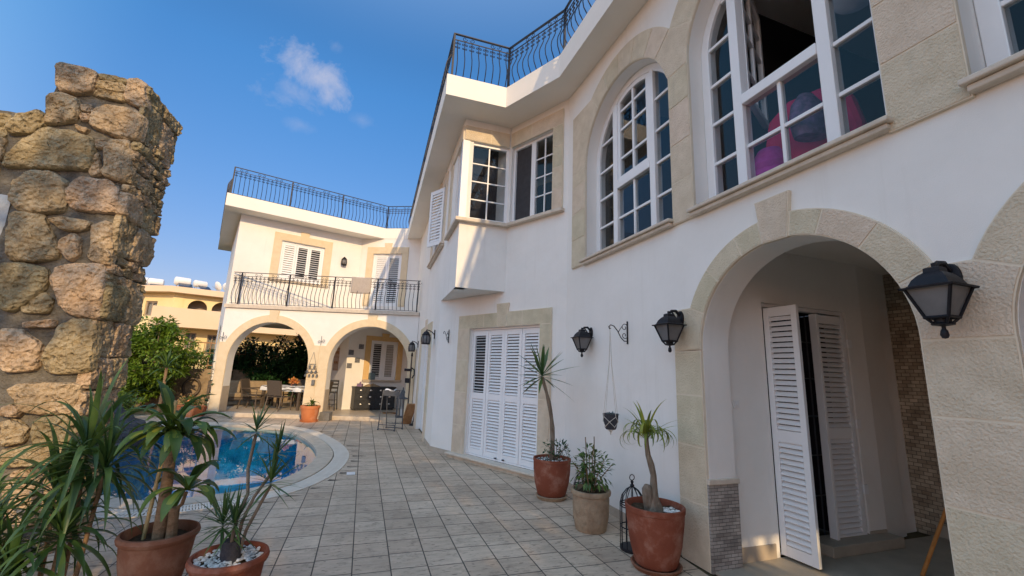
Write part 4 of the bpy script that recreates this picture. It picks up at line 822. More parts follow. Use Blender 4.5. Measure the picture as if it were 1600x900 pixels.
# ------------------------------------------------------------------ iron railings (belly bars with a scroll band)
def spiral(c, ax, az, r, turns, a0, sg=1, n=9):
    o = []
    for i in range(n + 1):
        u = i / n; a = a0 + sg * turns * 2 * pi * u; rr = r * (1 - 0.72 * u)
        o.append(c + ax * (math.cos(a) * rr) + az * (math.sin(a) * rr))
    return o
def railing(name, p0, p1, z0, z1, posts, outward, belly=0.10, pitch=0.125, rb=0.0088, scrolls=True, parent=None, endcaps=(True, True)):
    """one straight run: rails and bars in one mesh, each post a sub-part"""
    p0 = Vector((*p0, 0)); p1 = Vector((*p1, 0)); Ln = (p1 - p0).length; ax = (p1 - p0) / Ln; up = Vector((0, 0, 1)); ow = Vector(outward).normalized(); H = z1 - z0
    at = lambda s, z, o=0: p0 + ax * s + up * z + ow * o
    b = MB()
    b.obox(at(Ln / 2, z1 - 0.012), ax * (Ln / 2), ow * 0.02, up * 0.008)
    zb = z1 - 0.13 if scrolls else z1 - 0.03
    b.obox(at(Ln / 2, zb), ax * (Ln / 2), ow * 0.007, up * 0.007)
    b.obox(at(Ln / 2, z0 + 0.035), ax * (Ln / 2), ow * 0.012, up * 0.006)
    n = max(2, round(Ln / pitch)); st = Ln / n
    prof = [(0.035, 0), (0.10, 0.35), (0.20, 0.85), (0.30, 1.0), (0.40, 0.85), (0.52, 0.40), (0.62, 0.06), (0.72, 0)]
    for i in range(n):
        s = (i + 0.5) * st
        pts = [at(s, z0 + max(0.035, q * H), belly * o) for q, o in prof] + [at(s, zb)]
        b.tube(pts, rb, 5, caps=False)
        if scrolls:
            zc = zb - 0.10
            for sg in (1, -1):
                b.tube(spiral(at(s + sg * 0.030, zc + 0.028), ax, up, 0.027, 1.1, pi if sg > 0 else 0, -sg), 0.0066, 4, caps=False)
                b.tube(spiral(at(s + sg * 0.026, zc - 0.045), ax, up, 0.023, 1.0, pi if sg > 0 else 0, sg), 0.0066, 4, caps=False)
            if i % 4 == 1:
                for sg in (1, -1): b.tube(spiral(at(s + st / 2 + sg * 0.07, zb + 0.058), ax, up, 0.05, 1.1, pi if sg > 0 else 0, sg), 0.006, 4, caps=False)
    o = V(name, b, 'iron', smooth=40, parent=parent or villa)
    for s in posts:
        q = MB(); q.obox(at(s, (z0 + z1) / 2 - 0.005), ax * 0.017, ow * 0.017, up * (H / 2)); V('rail_post', q, 'iron', parent=o)
    return o
ins = 0.09
def inset_pts():
    E2 = [P(FN, -7.2, ON + ins), isect(FN, ON + ins, FD, OD + ins), isect(FD, OD + ins, FB, OB + ins), isect(FB, OB + ins, FF, OF + ins), isect(FF, OF + ins, FR, ins), isect(FR, ins, FW, OW + ins), isect(FW, OW + ins, FS, OS + ins), P(FS, 6, OS + ins)]
    return E2
ip = inset_pts(); outs = [-FN.D, -FD.D, -FB.D, -FF.D, -FR.D, -FW.D, -FS.D]
for i in range(7):
    a, c = Vector(ip[i]), Vector(ip[i + 1]); ln = (c - a).length; k = max(1, round(ln / 1.45))
    railing('roof_railing', ip[i], ip[i + 1], ZT, 7.60, [ln * j / k for j in range(0 if i == 0 else 1, k + 1)] if i else [ln - 1.45 * j for j in range(0, 6)] , outs[i], belly=0.11 if i != 4 else 0.09)
a = FA(0.10, -0.02, 0); c = FA(5.90, -0.02, 0)
railing('balcony_railing', (a.x, a.y), (c.x, c.y), 3.332, 4.355, [0.25, 1.72, 3.12, 4.45, 5.74], -FA.D, belly=0.09)

# ------------------------------------------------------------------ lanterns and brackets on the walls
def tapered_lantern(label, loc, rotz):
    t = thing('wall_lantern', label, 'wall lantern', loc, rotz, 'black four-sided wall lanterns'); t.scale = (0.86,) * 3
    b = MB()
    b.lathe([(0.0, -0.0), (0.052, 0.0), (0.05, 0.018), (0.03, 0.024)], n=16)
    for i, p in enumerate(b.v): b.v[i] = Vector((p.x, p.z, p.y * 1.75 + 0.02))
    build('back_plate', b, 'lantern', t, smooth=40, world=False)
    b = MB(); b.tube([(0, 0.02, 0.06), (0, 0.07, 0.105), (0, 0.13, 0.10), (0, 0.17, 0.06)], [0.018, 0.017, 0.015, 0.014], 8); b.tube([(0, 0.02, 0.0), (0, 0.07, 0.02), (0, 0.10, 0.06), (0, 0.13, 0.095)], 0.009, 6)
    build('arm', b, 'lantern', t, smooth=40, world=False)
    c = (0, 0.17, 0)
    b = MB(); q = R(45)
    b.lathe([(0.190, -0.060), (0.186, -0.072), (0.140, -0.048), (0.120, -0.012), (0.085, 0.020), (0.058, 0.034), (0.056, 0.060), (0.042, 0.066), (0.014, 0.070), (0.016, 0.092), (0.0, 0.098)], c, n=4, rot=q)
    build('lantern_roof', b, 'lantern', t, smooth=25, world=False)
    b = MB(); zt, zb = -0.066, -0.245; rt, rb_ = 0.158, 0.078
    for k in range(4):
        a1 = q + k * pi / 2; u = Vector((math.cos(a1), math.sin(a1), 0)); C0 = Vector(c)
        b.tube([C0 + u * rt + Vector((0, 0, zt)), C0 + u * rb_ + Vector((0, 0, zb))], 0.0095, 5)
        a2 = q + (k + 1) * pi / 2; u2 = Vector((math.cos(a2), math.sin(a2), 0))
        b.tube([C0 + u * (rb_ + 0.004) + Vector((0, 0, zb)), C0 + u2 * (rb_ + 0.004) + Vector((0, 0, zb))], 0.0095, 5)
        b.tube([C0 + u * (rb_) + Vector((0, 0, zb)), C0 + u * 0.045 + Vector((0, 0, zb - 0.035))], 0.009, 5)
    build('lantern_cage', b, 'lantern', t, smooth=40, world=False)
    b = MB(); b.lathe([(rb_ - 0.004, zb + 0.004), (rt - 0.008, zt)], c, n=4, rot=q, close=False)
    build('pane', b, 'frost', t, world=False)
    b = MB(); b.lathe([(0.0, -0.372), (0.014, -0.368), (0.021, -0.350), (0.017, -0.325), (0.010, -0.312), (0.010, -0.298), (0.052, -0.290), (0.056, -0.282), (0.04, -0.275), (0.04, -0.25), (0.0, -0.248)], c, n=12)
    build('finial', b, 'lantern', t, smooth=50, world=False)
    return t
def on(F, s, z, d=0.0): q = F(s, d, z); return (q.x, q.y, q.z)
L1 = tapered_lantern('large black lantern on the yellow stone pier between the two porch arches', on(FN, -2.17, 2.17, -0.034), FN.rot())
dup(L1, on(FN, -0.10, 2.16, -0.034), label='black lantern at the left edge of the porch arch, above the curly-leaved potted plant')
dup(L1, on(FN, 1.69, 2.15, 0), label='black lantern on bare white wall just right of the folding shutters')
def scroll_bracket(label, loc, rotz):
    b = MB(); X, Y, Z = Vector((1, 0, 0)), Vector((0, 1, 0)), Vector((0, 0, 1))
    b.obox((0, 0.006, 0), X * 0.008, Y * 0.006, Z * 0.135)
    b.tube([(0, 0.01, -0.10), (0, 0.05, -0.105), (0, 0.10, -0.06), (0, 0.14, 0.01), (0, 0.19, 0.065), (0, 0.235, 0.078), (0, 0.262, 0.055), (0, 0.252, 0.03), (0, 0.235, 0.035)], 0.006, 6)
    b.tube([Vector((0, 0.045, 0.06)) + p for p in [Vector((0, math.cos(a) * r, math.sin(a) * r)) for a, r in [(2.4 - i * 0.55, 0.045 - 0.0028 * i) for i in range(13)]]], 0.0045, 5)
    b.tube([Vector((0, 0.045, -0.035)) + Vector((0, math.cos(a) * r, math.sin(a) * r)) for a, r in [(-2.4 + i * 0.55, 0.04 - 0.0026 * i) for i in range(13)]], 0.0045, 5)
    b.tube([(0, 0.08, 0.07), (0, 0.11, 0.03), (0, 0.13, 0.0)], 0.0045, 5)
    o = build('scroll_bracket', b, 'lantern', world=False, smooth=50); o.location = loc; o.rotation_euler = (0, 0, rotz); return tag(o, label, 'bracket', 'wrought iron scroll brackets')
br1 = scroll_bracket('wrought iron scroll bracket on white wall holding the hanging planter', on(FN, 0.84, 2.11), FN.rot())
br2 = br1.copy(); col.objects.link(br2); br2.location = on(FD, -0.36, 2.26); br2.rotation_euler = (0, 0, FD.rot() + 0.5); br2['label'] = 'empty wrought iron scroll bracket left of the folding shutters, near the round carriage lamp'
# hanging planter
hpos = Vector(on(FN, 0.84, 2.11)) - FN.D * 0.245
t = thing('hanging_planter', 'dark basket of succulents in a rope net hanging from iron bracket', 'planter', (hpos.x, hpos.y, 0.98))
b = MB(); b.lathe([(0.0, 0.03), (0.055, 0.03), (0.065, 0.05), (0.085, 0.16), (0.088, 0.20), (0.078, 0.20), (0.075, 0.17), (0.0, 0.165)], n=18); build('pot', b, 'wicker', t, smooth=40, world=False)
b = MB()
for k in range(4):
    a = k * pi / 2 + 0.4; a2 = a + pi / 4; a3 = a + pi / 2
    pt = lambda an, r, z: Vector((math.cos(an) * r, math.sin(an) * r, z))
    b.tube([(0, 0, 1.17), pt(a, 0.02, 0.75), pt(a, 0.092, 0.215), pt(a, 0.094, 0.17), pt(a2, 0.084, 0.115), pt(a3, 0.072, 0.06), pt(a3, 0.03, 0.02), (0, 0, 0.0)], 0.0032, 5)
    b.tube([pt(a, 0.094, 0.17), pt(a - pi / 4, 0.084, 0.115), pt(a - pi / 2, 0.072, 0.06)], 0.0032, 5)
    b.lathe([(0, -0.008), (0.009, 0), (0, 0.008)], pt(a2, 0.084, 0.115), n=6)
b.tube([(0, 0, 0.02), (0, 0, -0.03)], [0.012, 0.006], 6); b.tube([(0, 0, 1.14), (0, 0.0, 1.195)], 0.004, 5)
build('rope_net', b, 'rope', t, smooth=50, world=False)
b = MB(); rr = random.Random(3)
for k in range(90):
    a = rr.uniform(0, 2 * pi); r = rr.uniform(0, 0.07); e = rr.uniform(0.3, 1.3)
    b.leaf((math.cos(a) * r, math.sin(a) * r, 0.175), (math.cos(a) * math.cos(e), math.sin(a) * math.cos(e), math.sin(e)), (0, 0, 1), rr.uniform(0.03, 0.06), 0.022, t=rr.random())
build('leaves', b, 'succ', t, world=False, fix=False)
def carriage_lamp(label, loc, rotz, arm=True, group='round black carriage lamps'):
    t = thing('carriage_lamp', label, 'wall lamp', loc, rotz, group)
    c = (0, 0.19, 0) if arm else (0, 0.10, 0.0)
    b = MB(); b.box(LOC, -0.022, 0.022, 0, 0.022, -0.09, 0.11); build('back_plate', b, 'lantern', t, world=False, bevel=0.006)
    b = MB()
    if arm: b.tube([(0, 0.015, 0.0), (0, 0.06, 0.05), (0, 0.12, 0.085), (0, 0.19, 0.10), (0, 0.19, 0.07)], 0.011, 7)
    else: b.tube([(0, 0.015, -0.06), (0, 0.05, -0.12), (0, 0.10, -0.12), (0, 0.10, -0.09)], 0.011, 7)
    build('arm', b, 'lantern', t, smooth=40, world=False)
    o = 0 if arm else 0.11
    b = MB(); b.lathe([(0.098, -0.02 + o), (0.10, -0.01 + o), (0.075, 0.012 + o), (0.055, 0.05 + o), (0.028, 0.065 + o), (0.012, 0.085 + o), (0.0, 0.10 + o)], c, n=18); build('lamp_roof', b, 'lantern', t, smooth=40, world=False)
    b = MB(); pr = [(0.082, -0.02), (0.10, -0.08), (0.102, -0.13), (0.088, -0.195)]
    for k in range(8):
        a = k * pi / 4; b.tube([Vector(c) + Vector((math.cos(a) * r, math.sin(a) * r, z + o)) for r, z in pr], 0.0065, 5)
    b.lathe([(0.0, -0.215 + o), (0.095, -0.215 + o), (0.098, -0.20 + o), (0.09, -0.19 + o), (0.0, -0.19 + o)], c, n=18); build('lamp_cage', b, 'lantern', t, smooth=40, world=False)
    b = MB(); b.lathe([(0.082, -0.19 + o), (0.096, -0.13 + o), (0.094, -0.08 + o), (0.076, -0.02 + o)], c, n=16, close=False); build('pane', b, 'frost', t, smooth=60, world=False)
    return t
cl = carriage_lamp('round black carriage lamp beside the empty scroll bracket, left of folding shutters', on(FF, 0.55, 2.34), FF.rot())
dup(cl, on(FF, 4.25, 2.30), label='round black carriage lamp where the white front meets the right-hand arcade arch')
carriage_lamp('small upright lantern between the two wing windows above the balcony', on(FW, 3.29, 5.25), FW.rot(), arm=False, group=None)

# ------------------------------------------------------------------ pots and plants
def pot_mesh(prof, n=36): b = MB(); b.lathe(prof, n=n); return b
def soil_disc(r, z, seed):
    b = MB(); rr = random.Random(seed); n = 20; vs = [Vector((0, 0, z + 0.012))]; fs = []
    for k in range(1, 4):
        for j in range(n): a = 2 * pi * j / n; vs.append(Vector((math.cos(a) * r * k / 3, math.sin(a) * r * k / 3, z + rr.uniform(-0.01, 0.014))))
    for j in range(n): fs.append((0, 1 + j, 1 + (j + 1) % n))
    for k in range(2):
        for j in range(n): a = 1 + k * n; fs.append((a + j, a + n + j, a + n + (j + 1) % n, a + (j + 1) % n))
    b.add(vs, fs); return b
def pebbles(r, z, n, seed, size=0.016):
    b = MB(); rr = random.Random(seed)
    for k in range(n):
        a = rr.uniform(0, 2 * pi); q = r * math.sqrt(rr.random()); s = size * rr.uniform(0.6, 1.3); c = Vector((math.cos(a) * q, math.sin(a) * q, z + rr.uniform(0, 0.012)))
        rot = Matrix.Rotation(rr.uniform(0, 6), 3, 'Z') @ Matrix.Rotation(rr.uniform(-0.5, 0.5), 3, 'X')
        vs = []; fs = []
        for i, (rad, h) in enumerate([(0.6, -0.5), (1, 0), (0.65, 0.5)]):
            for j in range(6): t_ = 2 * pi * j / 6; vs.append(c + rot @ Vector((math.cos(t_) * rad * s, math.sin(t_) * rad * s * 0.75, h * s * 0.7)))
        for i in range(2):
            for j in range(6): fs.append((i * 6 + j, i * 6 + (j + 1) % 6, i * 6 + 6 + (j + 1) % 6, i * 6 + 6 + j))
        fs.append(tuple(12 + j for j in range(6))); b.add(vs, fs, t=rr.random())
    return b
def rosette(b, c, cnt, L0, L1, W_, e0, e1, droop, seed, m=0, axis=None, **k):
    """a tuft of strap leaves round a stem tip"""
    rr = random.Random(seed); ax = Vector(axis or (0, 0, 1)).normalized(); q = Vector((0, 0, 1)).rotation_difference(ax)
    for i in range(cnt):
        a = i * 2.39996 + rr.uniform(-0.3, 0.3); u = (i + 0.5) / cnt; e = R(e0 + (e1 - e0) * u + rr.uniform(-9, 9))
        d = q @ Vector((math.cos(a) * math.cos(e), math.sin(a) * math.cos(e), math.sin(e)))
        b.blade(Vector(c) + ax * (0.05 * u), d, rr.uniform(L0, L1), W_ * rr.uniform(0.8, 1.15), droop * rr.uniform(0.6, 1.4), m=m, t=rr.random(), **k)
def bush(b, c, rad, n, L_, W_, seed, m=0, shell=0.35, up=0.35):
    rr = random.Random(seed); c = Vector(c)
    for i in range(n):
        v = Vector((rr.gauss(0, 1), rr.gauss(0, 1), rr.gauss(0, 1))).normalized(); r = shell + (1 - shell) * rr.random() ** 0.6
        p = c + Vector((v.x * rad[0], v.y * rad[1], v.z * rad[2])) * r * (0.8 + 0.35 * math.sin(5 * v.x + 3 * v.z + seed) * math.cos(4 * v.y + seed))
        d = (v + Vector((rr.uniform(-1, 1), rr.uniform(-1, 1), rr.uniform(-1, 1) + up - 0.3)) * 0.8).normalized()
        b.leaf(p, d, (rr.uniform(-.5, .5), rr.uniform(-.5, .5), 1), L_ * rr.uniform(0.6, 1.25), W_ * rr.uniform(0.7, 1.2), m=m, t=rr.random())

# yucca on a bare stem by the folding shutters
t = thing('potted_yucca', 'tall bare-stemmed spiky plant in terracotta pot beside the folding shutters', 'potted plant', (0.62, 5.99, 0))
b = pot_mesh([(0.0, 0.04), (0.165, 0.04), (0.185, 0.06), (0.225, 0.20), (0.243, 0.36), (0.246, 0.46), (0.25, 0.465), (0.25, 0.50), (0.232, 0.50), (0.225, 0.47), (0.215, 0.42), (0.0, 0.42)]); build('pot', b, 'terra', t, smooth=35, world=False)
b = pot_mesh([(0.0, 0.0), (0.18, 0.0), (0.21, 0.045), (0.19, 0.05), (0.16, 0.02), (0.0, 0.02)]); build('saucer', b, 'castpot', t, smooth=35, world=False)
build('soil', soil_disc(0.228, 0.45, 1), 'soil', t, smooth=60, world=False); build('pebbles', pebbles(0.2, 0.465, 70, 2), 'pebble', t, world=False)
sx, sy = -_r2.x, 0
lean = lambda u: Vector((-0.005 - 0.16 * u + 0.07 * math.sin(u * 3.0), 0.02 * u, 0.44 + 1.10 * u))
b = MB(); b.tube([lean(i / 10) for i in range(11)], [0.036 - 0.014 * (i / 10) + 0.004 * math.sin(i * 2.1) for i in range(11)], 10); build('stem', b, 'bark', t, smooth=60, world=False)
b = MB(); rosette(b, lean(1.0), 28, 0.40, 0.56, 0.055, -35, 84, 0.18, 11, belly=0.35); build('leaves', b, 'bleaf', t, world=False, fix=False, smooth=50)
b = MB(); rr = random.Random(5)
for k in range(7):
    a = rr.uniform(0, 2 * pi); b.tube([(0.05, 0.02, 0.45), (0.05 + math.cos(a) * 0.08, math.sin(a) * 0.08, 0.58), (0.05 + math.cos(a) * 0.17, math.sin(a) * 0.17, 0.68)], [0.006, 0.005, 0.003], 5, m=1)
bush(b, (0.06, -0.02, 0.62), (0.22, 0.2, 0.14), 170, 0.055, 0.026, 6, up=0.5)
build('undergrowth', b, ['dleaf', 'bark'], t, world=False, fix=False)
# shrub in the cast pot
t = thing('potted_shrub', 'bushy green shrub in beige cast-stone pot with two canes', 'potted plant', (0.93, 4.90, 0))
b = pot_mesh([(0.0, 0.0), (0.155, 0.0), (0.165, 0.02), (0.188, 0.14), (0.195, 0.30), (0.192, 0.345), (0.208, 0.352), (0.214, 0.375), (0.208, 0.398), (0.188, 0.40), (0.178, 0.36), (0.17, 0.33), (0.0, 0.33)]); build('pot', b, 'castpot', t, smooth=35, world=False)
build('soil', soil_disc(0.178, 0.362, 4), 'soil', t, smooth=60, world=False)
b = MB(); rr = random.Random(8); tips = []
for k in range(9):
    a = k * 0.7 + rr.uniform(-.2, .2); r1 = rr.uniform(0.08, 0.24); h = rr.uniform(0.28, 0.50)
    p = [(math.cos(a) * 0.03, math.sin(a) * 0.03, 0.36), (math.cos(a) * r1 * 0.5, math.sin(a) * r1 * 0.5, 0.36 + h * 0.55), (math.cos(a) * r1, math.sin(a) * r1, 0.36 + h)]; tips.append(p); b.tube(p, [0.008, 0.006, 0.003], 5)
build('branches', b, 'bark2', t, smooth=60, world=False)
b = MB()
for p in tips:
    for u in range(26):
        q = u / 26; a0, a1 = Vector(p[1]), Vector(p[2]); base = Vector(p[0]).lerp(a0, max(0.35, 0.3 + q)) if q < 0.4 else a0.lerp(a1, (q - 0.4) / 0.6)
        an = rr.uniform(0, 2 * pi); b.leaf(base, (math.cos(an), math.sin(an), rr.uniform(-0.5, 0.6)), (0, 0, 1), rr.uniform(0.055, 0.10), rr.uniform(0.024, 0.036), t=rr.random())
bush(b, (0, 0, 0.64), (0.25, 0.25, 0.2), 150, 0.075, 0.032, 21, up=0.2)
for k in range(30): a = rr.uniform(0, 6.28); b.leaf((math.cos(a) * 0.19, math.sin(a) * 0.19, 0.5), (math.cos(a), math.sin(a), -1.2), (0, 0, 1), 0.09, 0.03, t=rr.random())
build('leaves', b, 'leaf', t, world=False, fix=False)
b = MB(); b.tube([(-0.02, 0.05, 0.36), (-0.05, 0.06, 0.92)], 0.006, 6); b.tube([(0.05, 0.04, 0.36), (0.045, 0.05, 0.93)], 0.006, 6); build('support_cane', b, 'bark', t, world=False)
# curly-leaved plant with a swollen base
t = thing('potted_ponytail', 'curly-leaved plant with swollen grey trunk in large terracotta pot', 'potted plant', (1.33, 4.04, 0))
b = pot_mesh([(0.0, 0.03), (0.165, 0.03), (0.18, 0.05), (0.218, 0.20), (0.242, 0.38), (0.247, 0.455), (0.253, 0.46), (0.255, 0.50), (0.24, 0.505), (0.23, 0.48), (0.222, 0.43), (0.0, 0.43)]); build('pot', b, 'terra', t, smooth=35, world=False)
b = pot_mesh([(0.0, 0.0), (0.19, 0.0), (0.215, 0.035), (0.2, 0.04), (0.17, 0.015), (0.0, 0.015)]); build('saucer', b, 'terra2', t, smooth=35, world=False)
build('soil', soil_disc(0.232, 0.45, 9), 'soil', t, smooth=60, world=False)
pb = pebbles(0.075, 0.465, 40, 12, 0.02); pb.v = [p + Vector((0.12, -0.04, 0)) for p in pb.v]; build('pebbles', pb, 'pebble', t, world=False)
b = MB(); st = [(0.0, 0.0, 0.44), (-0.01, 0, 0.50), (-0.015, 0, 0.56), (-0.005, 0.0, 0.64), (0.0, 0.01, 0.74), (-0.02, 0.01, 0.83), (-0.045, 0.01, 0.91), (-0.055, 0.01, 1.0), (-0.06, 0.0, 1.06)]
b.tube(st, [0.085, 0.07, 0.052, 0.034, 0.027, 0.030, 0.024, 0.021, 0.019], 12)
b.tube([(-0.035, 0.0, 0.46), (-0.06, -0.01, 0.55), (-0.065, -0.01, 0.63), (-0.06, -0.01, 0.665)], [0.055, 0.048, 0.046, 0.026], 10)
build('trunk', b, 'bark', t, smooth=60, world=False)
b = MB(); rr = random.Random(31)
for k in range(46):
    a = k * 2.4; e = R(rr.uniform(38, 86)); d = Vector((math.cos(a) * math.cos(e), math.sin(a) * math.cos(e), math.sin(e)))
    b.blade((-0.06, 0, 1.03 + rr.uniform(0, 0.04)), d, rr.uniform(0.30, 0.46), 0.027, 0.05, n=13, t=rr.random(), belly=0.3, curl=rr.uniform(3.0, 5.6) if k % 5 else 0.8)
build('leaves', b, 'yleaf', t, world=False, fix=False, smooth=50)
# spiky plant, front left
t = thing('potted_dracaena', 'spiky multi-stemmed plant in terracotta pot full of white pebbles', 'potted plant', (-1.80, 3.12, 0))
b = pot_mesh([(0.0, 0.0), (0.15, 0.0), (0.165, 0.02), (0.195, 0.15), (0.212, 0.29), (0.228, 0.302), (0.236, 0.325), (0.228, 0.348), (0.21, 0.35), (0.2, 0.32), (0.19, 0.29), (0.0, 0.29)]); build('pot', b, 'terra', t, smooth=35, world=False)
build('soil', soil_disc(0.2, 0.305, 14), 'soil', t, smooth=60, world=False); build('pebbles', pebbles(0.19, 0.318, 220, 15, 0.017), 'pebble', t, world=False)
b = MB()
b.tube([(0.02, -0.02, 0.30), (0.015, -0.02, 0.36), (0.015, -0.02, 0.44)], [0.058, 0.06, 0.056], 14)
build('stump', b, 'wicker', t, smooth=40, world=False)
stems = [([(0.0, 0, 0.32), (0.01, 0.0, 0.55), (0.06, 0.0, 0.72), (0.03, 0.01, 0.88), (0.045, 0.02, 1.10)], 22, 0.15, 0.23), ([(0.02, 0, 0.32), (0.05, 0, 0.55), (0.10, 0.01, 0.70), (0.19, 0.03, 0.86), (0.21, 0.03, 0.96)], 20, 0.14, 0.22), ([(0.05, 0, 0.32), (0.09, -0.01, 0.50), (0.17, -0.02, 0.68), (0.215, -0.02, 0.78)], 34, 0.18, 0.30), ([(-0.04, 0, 0.32), (-0.06, -0.01, 0.44), (-0.07, -0.01, 0.50)], 38, 0.18, 0.28), ([(0.0, -0.03, 0.32), (0.03, -0.05, 0.44), (0.03, -0.05, 0.52)], 30, 0.16, 0.25)]
b = MB(); lf = MB()
for i, (ps, n, l0, l1) in enumerate(stems):
    b.tube(ps, [0.014] + [0.011] * (len(ps) - 1), 8); rosette(lf, ps[-1], n, l0, l1, 0.017, -35, 85, 0.3, 40 + i, belly=0.25, n=5)
build('stems', b, 'bark', t, smooth=60, world=False); build('leaves', lf, 'bleaf', t, world=False, fix=False, smooth=50)
# big pot with the broad-leaved plant and bamboo stake
t = thing('potted_corn_plant', 'broad striped-leaved plant on a thick stem in big brown bowl-shaped pot', 'potted plant', (-2.33, 3.18, 0))
b = pot_mesh([(0.0, 0.0), (0.13, 0.0), (0.15, 0.02), (0.20, 0.14), (0.238, 0.28), (0.255, 0.40), (0.272, 0.412), (0.28, 0.432), (0.272, 0.452), (0.255, 0.456), (0.243, 0.42), (0.235, 0.36), (0.0, 0.36)], 40); b.v = [Vector((p.x * 0.82, p.y * 0.82, p.z)) for p in b.v]; build('pot', b, 'terra2', t, smooth=35, world=False)
build('soil', soil_disc(0.198, 0.385, 17), 'soil', t, smooth=60, world=False)
b = MB(); b.tube([(0.0, 0, 0.36), (-0.01, 0.0, 0.62), (-0.015, 0.0, 0.82), (-0.03, 0, 0.98), (-0.035, 0, 1.04)], [0.042, 0.036, 0.034, 0.032, 0.035], 12); b.tube([(0.085, 0.0, 0.36), (0.075, 0, 0.50), (0.07, 0, 0.60)], [0.034, 0.03, 0.031], 12); b.tube([(0.07, 0, 0.58), (0.115, 0.0, 0.62), (0.13, 0.0, 0.70)], 0.012, 8)
build('stem', b, 'bark2', t, smooth=60, world=False)
b = MB(); rr = random.Random(51)
def broad(c, n, l0, l1, w_, e0, e1, seed, droop):
    r3 = random.Random(seed)
    for i in range(n):
        a = i * 2.4 + r3.uniform(-.3, .3); e = R(e0 + (e1 - e0) * (i + .5) / n + r3.uniform(-8, 8)); d = Vector((math.cos(a) * math.cos(e), math.sin(a) * math.cos(e), math.sin(e)))
        ln = r3.uniform(l0, l1); dr_ = droop * r3.uniform(0.6, 1.3); tt = r3.random(); ww = w_ * r3.uniform(0.8, 1.15)
        b.blade(c, d, ln, ww, dr_, n=9, m=0, t=tt, belly=0.45, fold=0.35)
        if r3.random() < 0.8: b.blade(Vector(c) + Vector((0, 0, 0.004)), d, ln * 0.97, ww * 0.45, dr_, n=9, m=1, t=tt, belly=0.45, fold=0.35)
broad((-0.06, 0, 1.10), 24, 0.27, 0.43, 0.095, -12, 70, 52, 1.9); broad((0.015, 0.02, 1.07), 18, 0.25, 0.40, 0.09, -10, 62, 53, 2.1); broad((0.135, 0.0, 0.71), 14, 0.22, 0.36, 0.10, -5, 66, 54, 2.2)
b.tube([(-0.04, 0, 1.02), (-0.065, 0, 1.07), (-0.06, 0, 1.12)], 0.013, 7, m=1); b.tube([(-0.03, 0, 1.02), (0.005, 0.01, 1.05), (0.015, 0.02, 1.09)], 0.013, 7, m=1)
build('leaves', b, ['leaf', 'yleaf'], t, world=False, fix=False, smooth=50)
b = MB(); pp = [(-0.13, 0.03, 0.36), (-0.115, 0.045, 0.80), (-0.10, 0.06, 1.30)]; b.tube(pp, 0.0125, 8)
for z in (0.55, 0.75, 0.98, 1.18): u = (z - 0.36) / 0.98; b.lathe([(0.012, -0.006), (0.0155, 0), (0.012, 0.006)], (-0.13 + 0.03 * u, 0.03 + 0.03 * u, z), n=8)
build('support_cane', b, 'bamboo', t, smooth=60, world=False)
# drooping plant in front of the stone pier
t = thing('drooping_dracaena', 'long drooping strap-leaved plant on thin canes at the foot of the stone wall', 'plant', (-2.92, 3.18, 0))
b = MB(); lf = MB()
canes = [([(0.0, 0.0, 0.0), (0.0, 0.0, 0.4), (-0.02, 0.0, 0.88)], 46, 0.45, 0.72, 61), ([(0.12, -0.06, 0.0), (0.15, -0.06, 0.35), (0.17, -0.05, 0.80)], 30, 0.35, 0.55, 62), ([(0.05, -0.12, 0.0), (0.06, -0.14, 0.2), (0.08, -0.16, 0.42)], 40, 0.32, 0.52, 63), ([(-0.30, -0.15, 0.0), (-0.34, -0.17, 0.15), (-0.36, -0.18, 0.32)], 38, 0.35, 0.6, 64), ([(-0.10, -0.22, 0.0), (-0.1, -0.25, 0.15), (-0.1, -0.26, 0.22)], 34, 0.3, 0.5, 65), ([(-0.5, -0.05, 0.0), (-0.52, -0.06, 0.2), (-0.55, -0.08, 0.42)], 34, 0.35, 0.6, 66), ([(-0.2, 0.05, 0.0), (-0.2, 0.05, 0.3), (-0.22, 0.04, 0.62)], 34, 0.4, 0.62, 67)]
for ps, n, l0, l1, sd_ in canes: b.tube(ps, [0.016, 0.013, 0.012], 8); rosette(lf, ps[-1], int(n * 1.25), l0, l1, 0.040, -25, 86, 2.0, sd_, belly=0.3, n=9, m=0)
build('stems', b, 'bark2', t, smooth=60, world=False); build('leaves', lf, 'bleaf', t, world=False, fix=False, smooth=50)
# plant cane with teal tie, far left
b = MB(); b.tube([(0, 0, 0), (0.01, 0, 0.62)], 0.011, 8); b.lathe([(0.018, 0.42), (0.024, 0.44), (0.018, 0.46)], n=10, m=1); b.tube([(-0.015, 0, 0.45), (0.05, -0.01, 0.455)], 0.012, 6, m=1)
b.tube([(0.04, 0.0, 0), (0.045, 0, 0.50)], 0.005, 6)
o = build('plant_stake', b, ['bamboo', 'teal'], loc=(-3.62, 3.25, 0), world=False, smooth=50); tag(o, 'short cane stake with teal tie in front of the stone wall', 'stake')
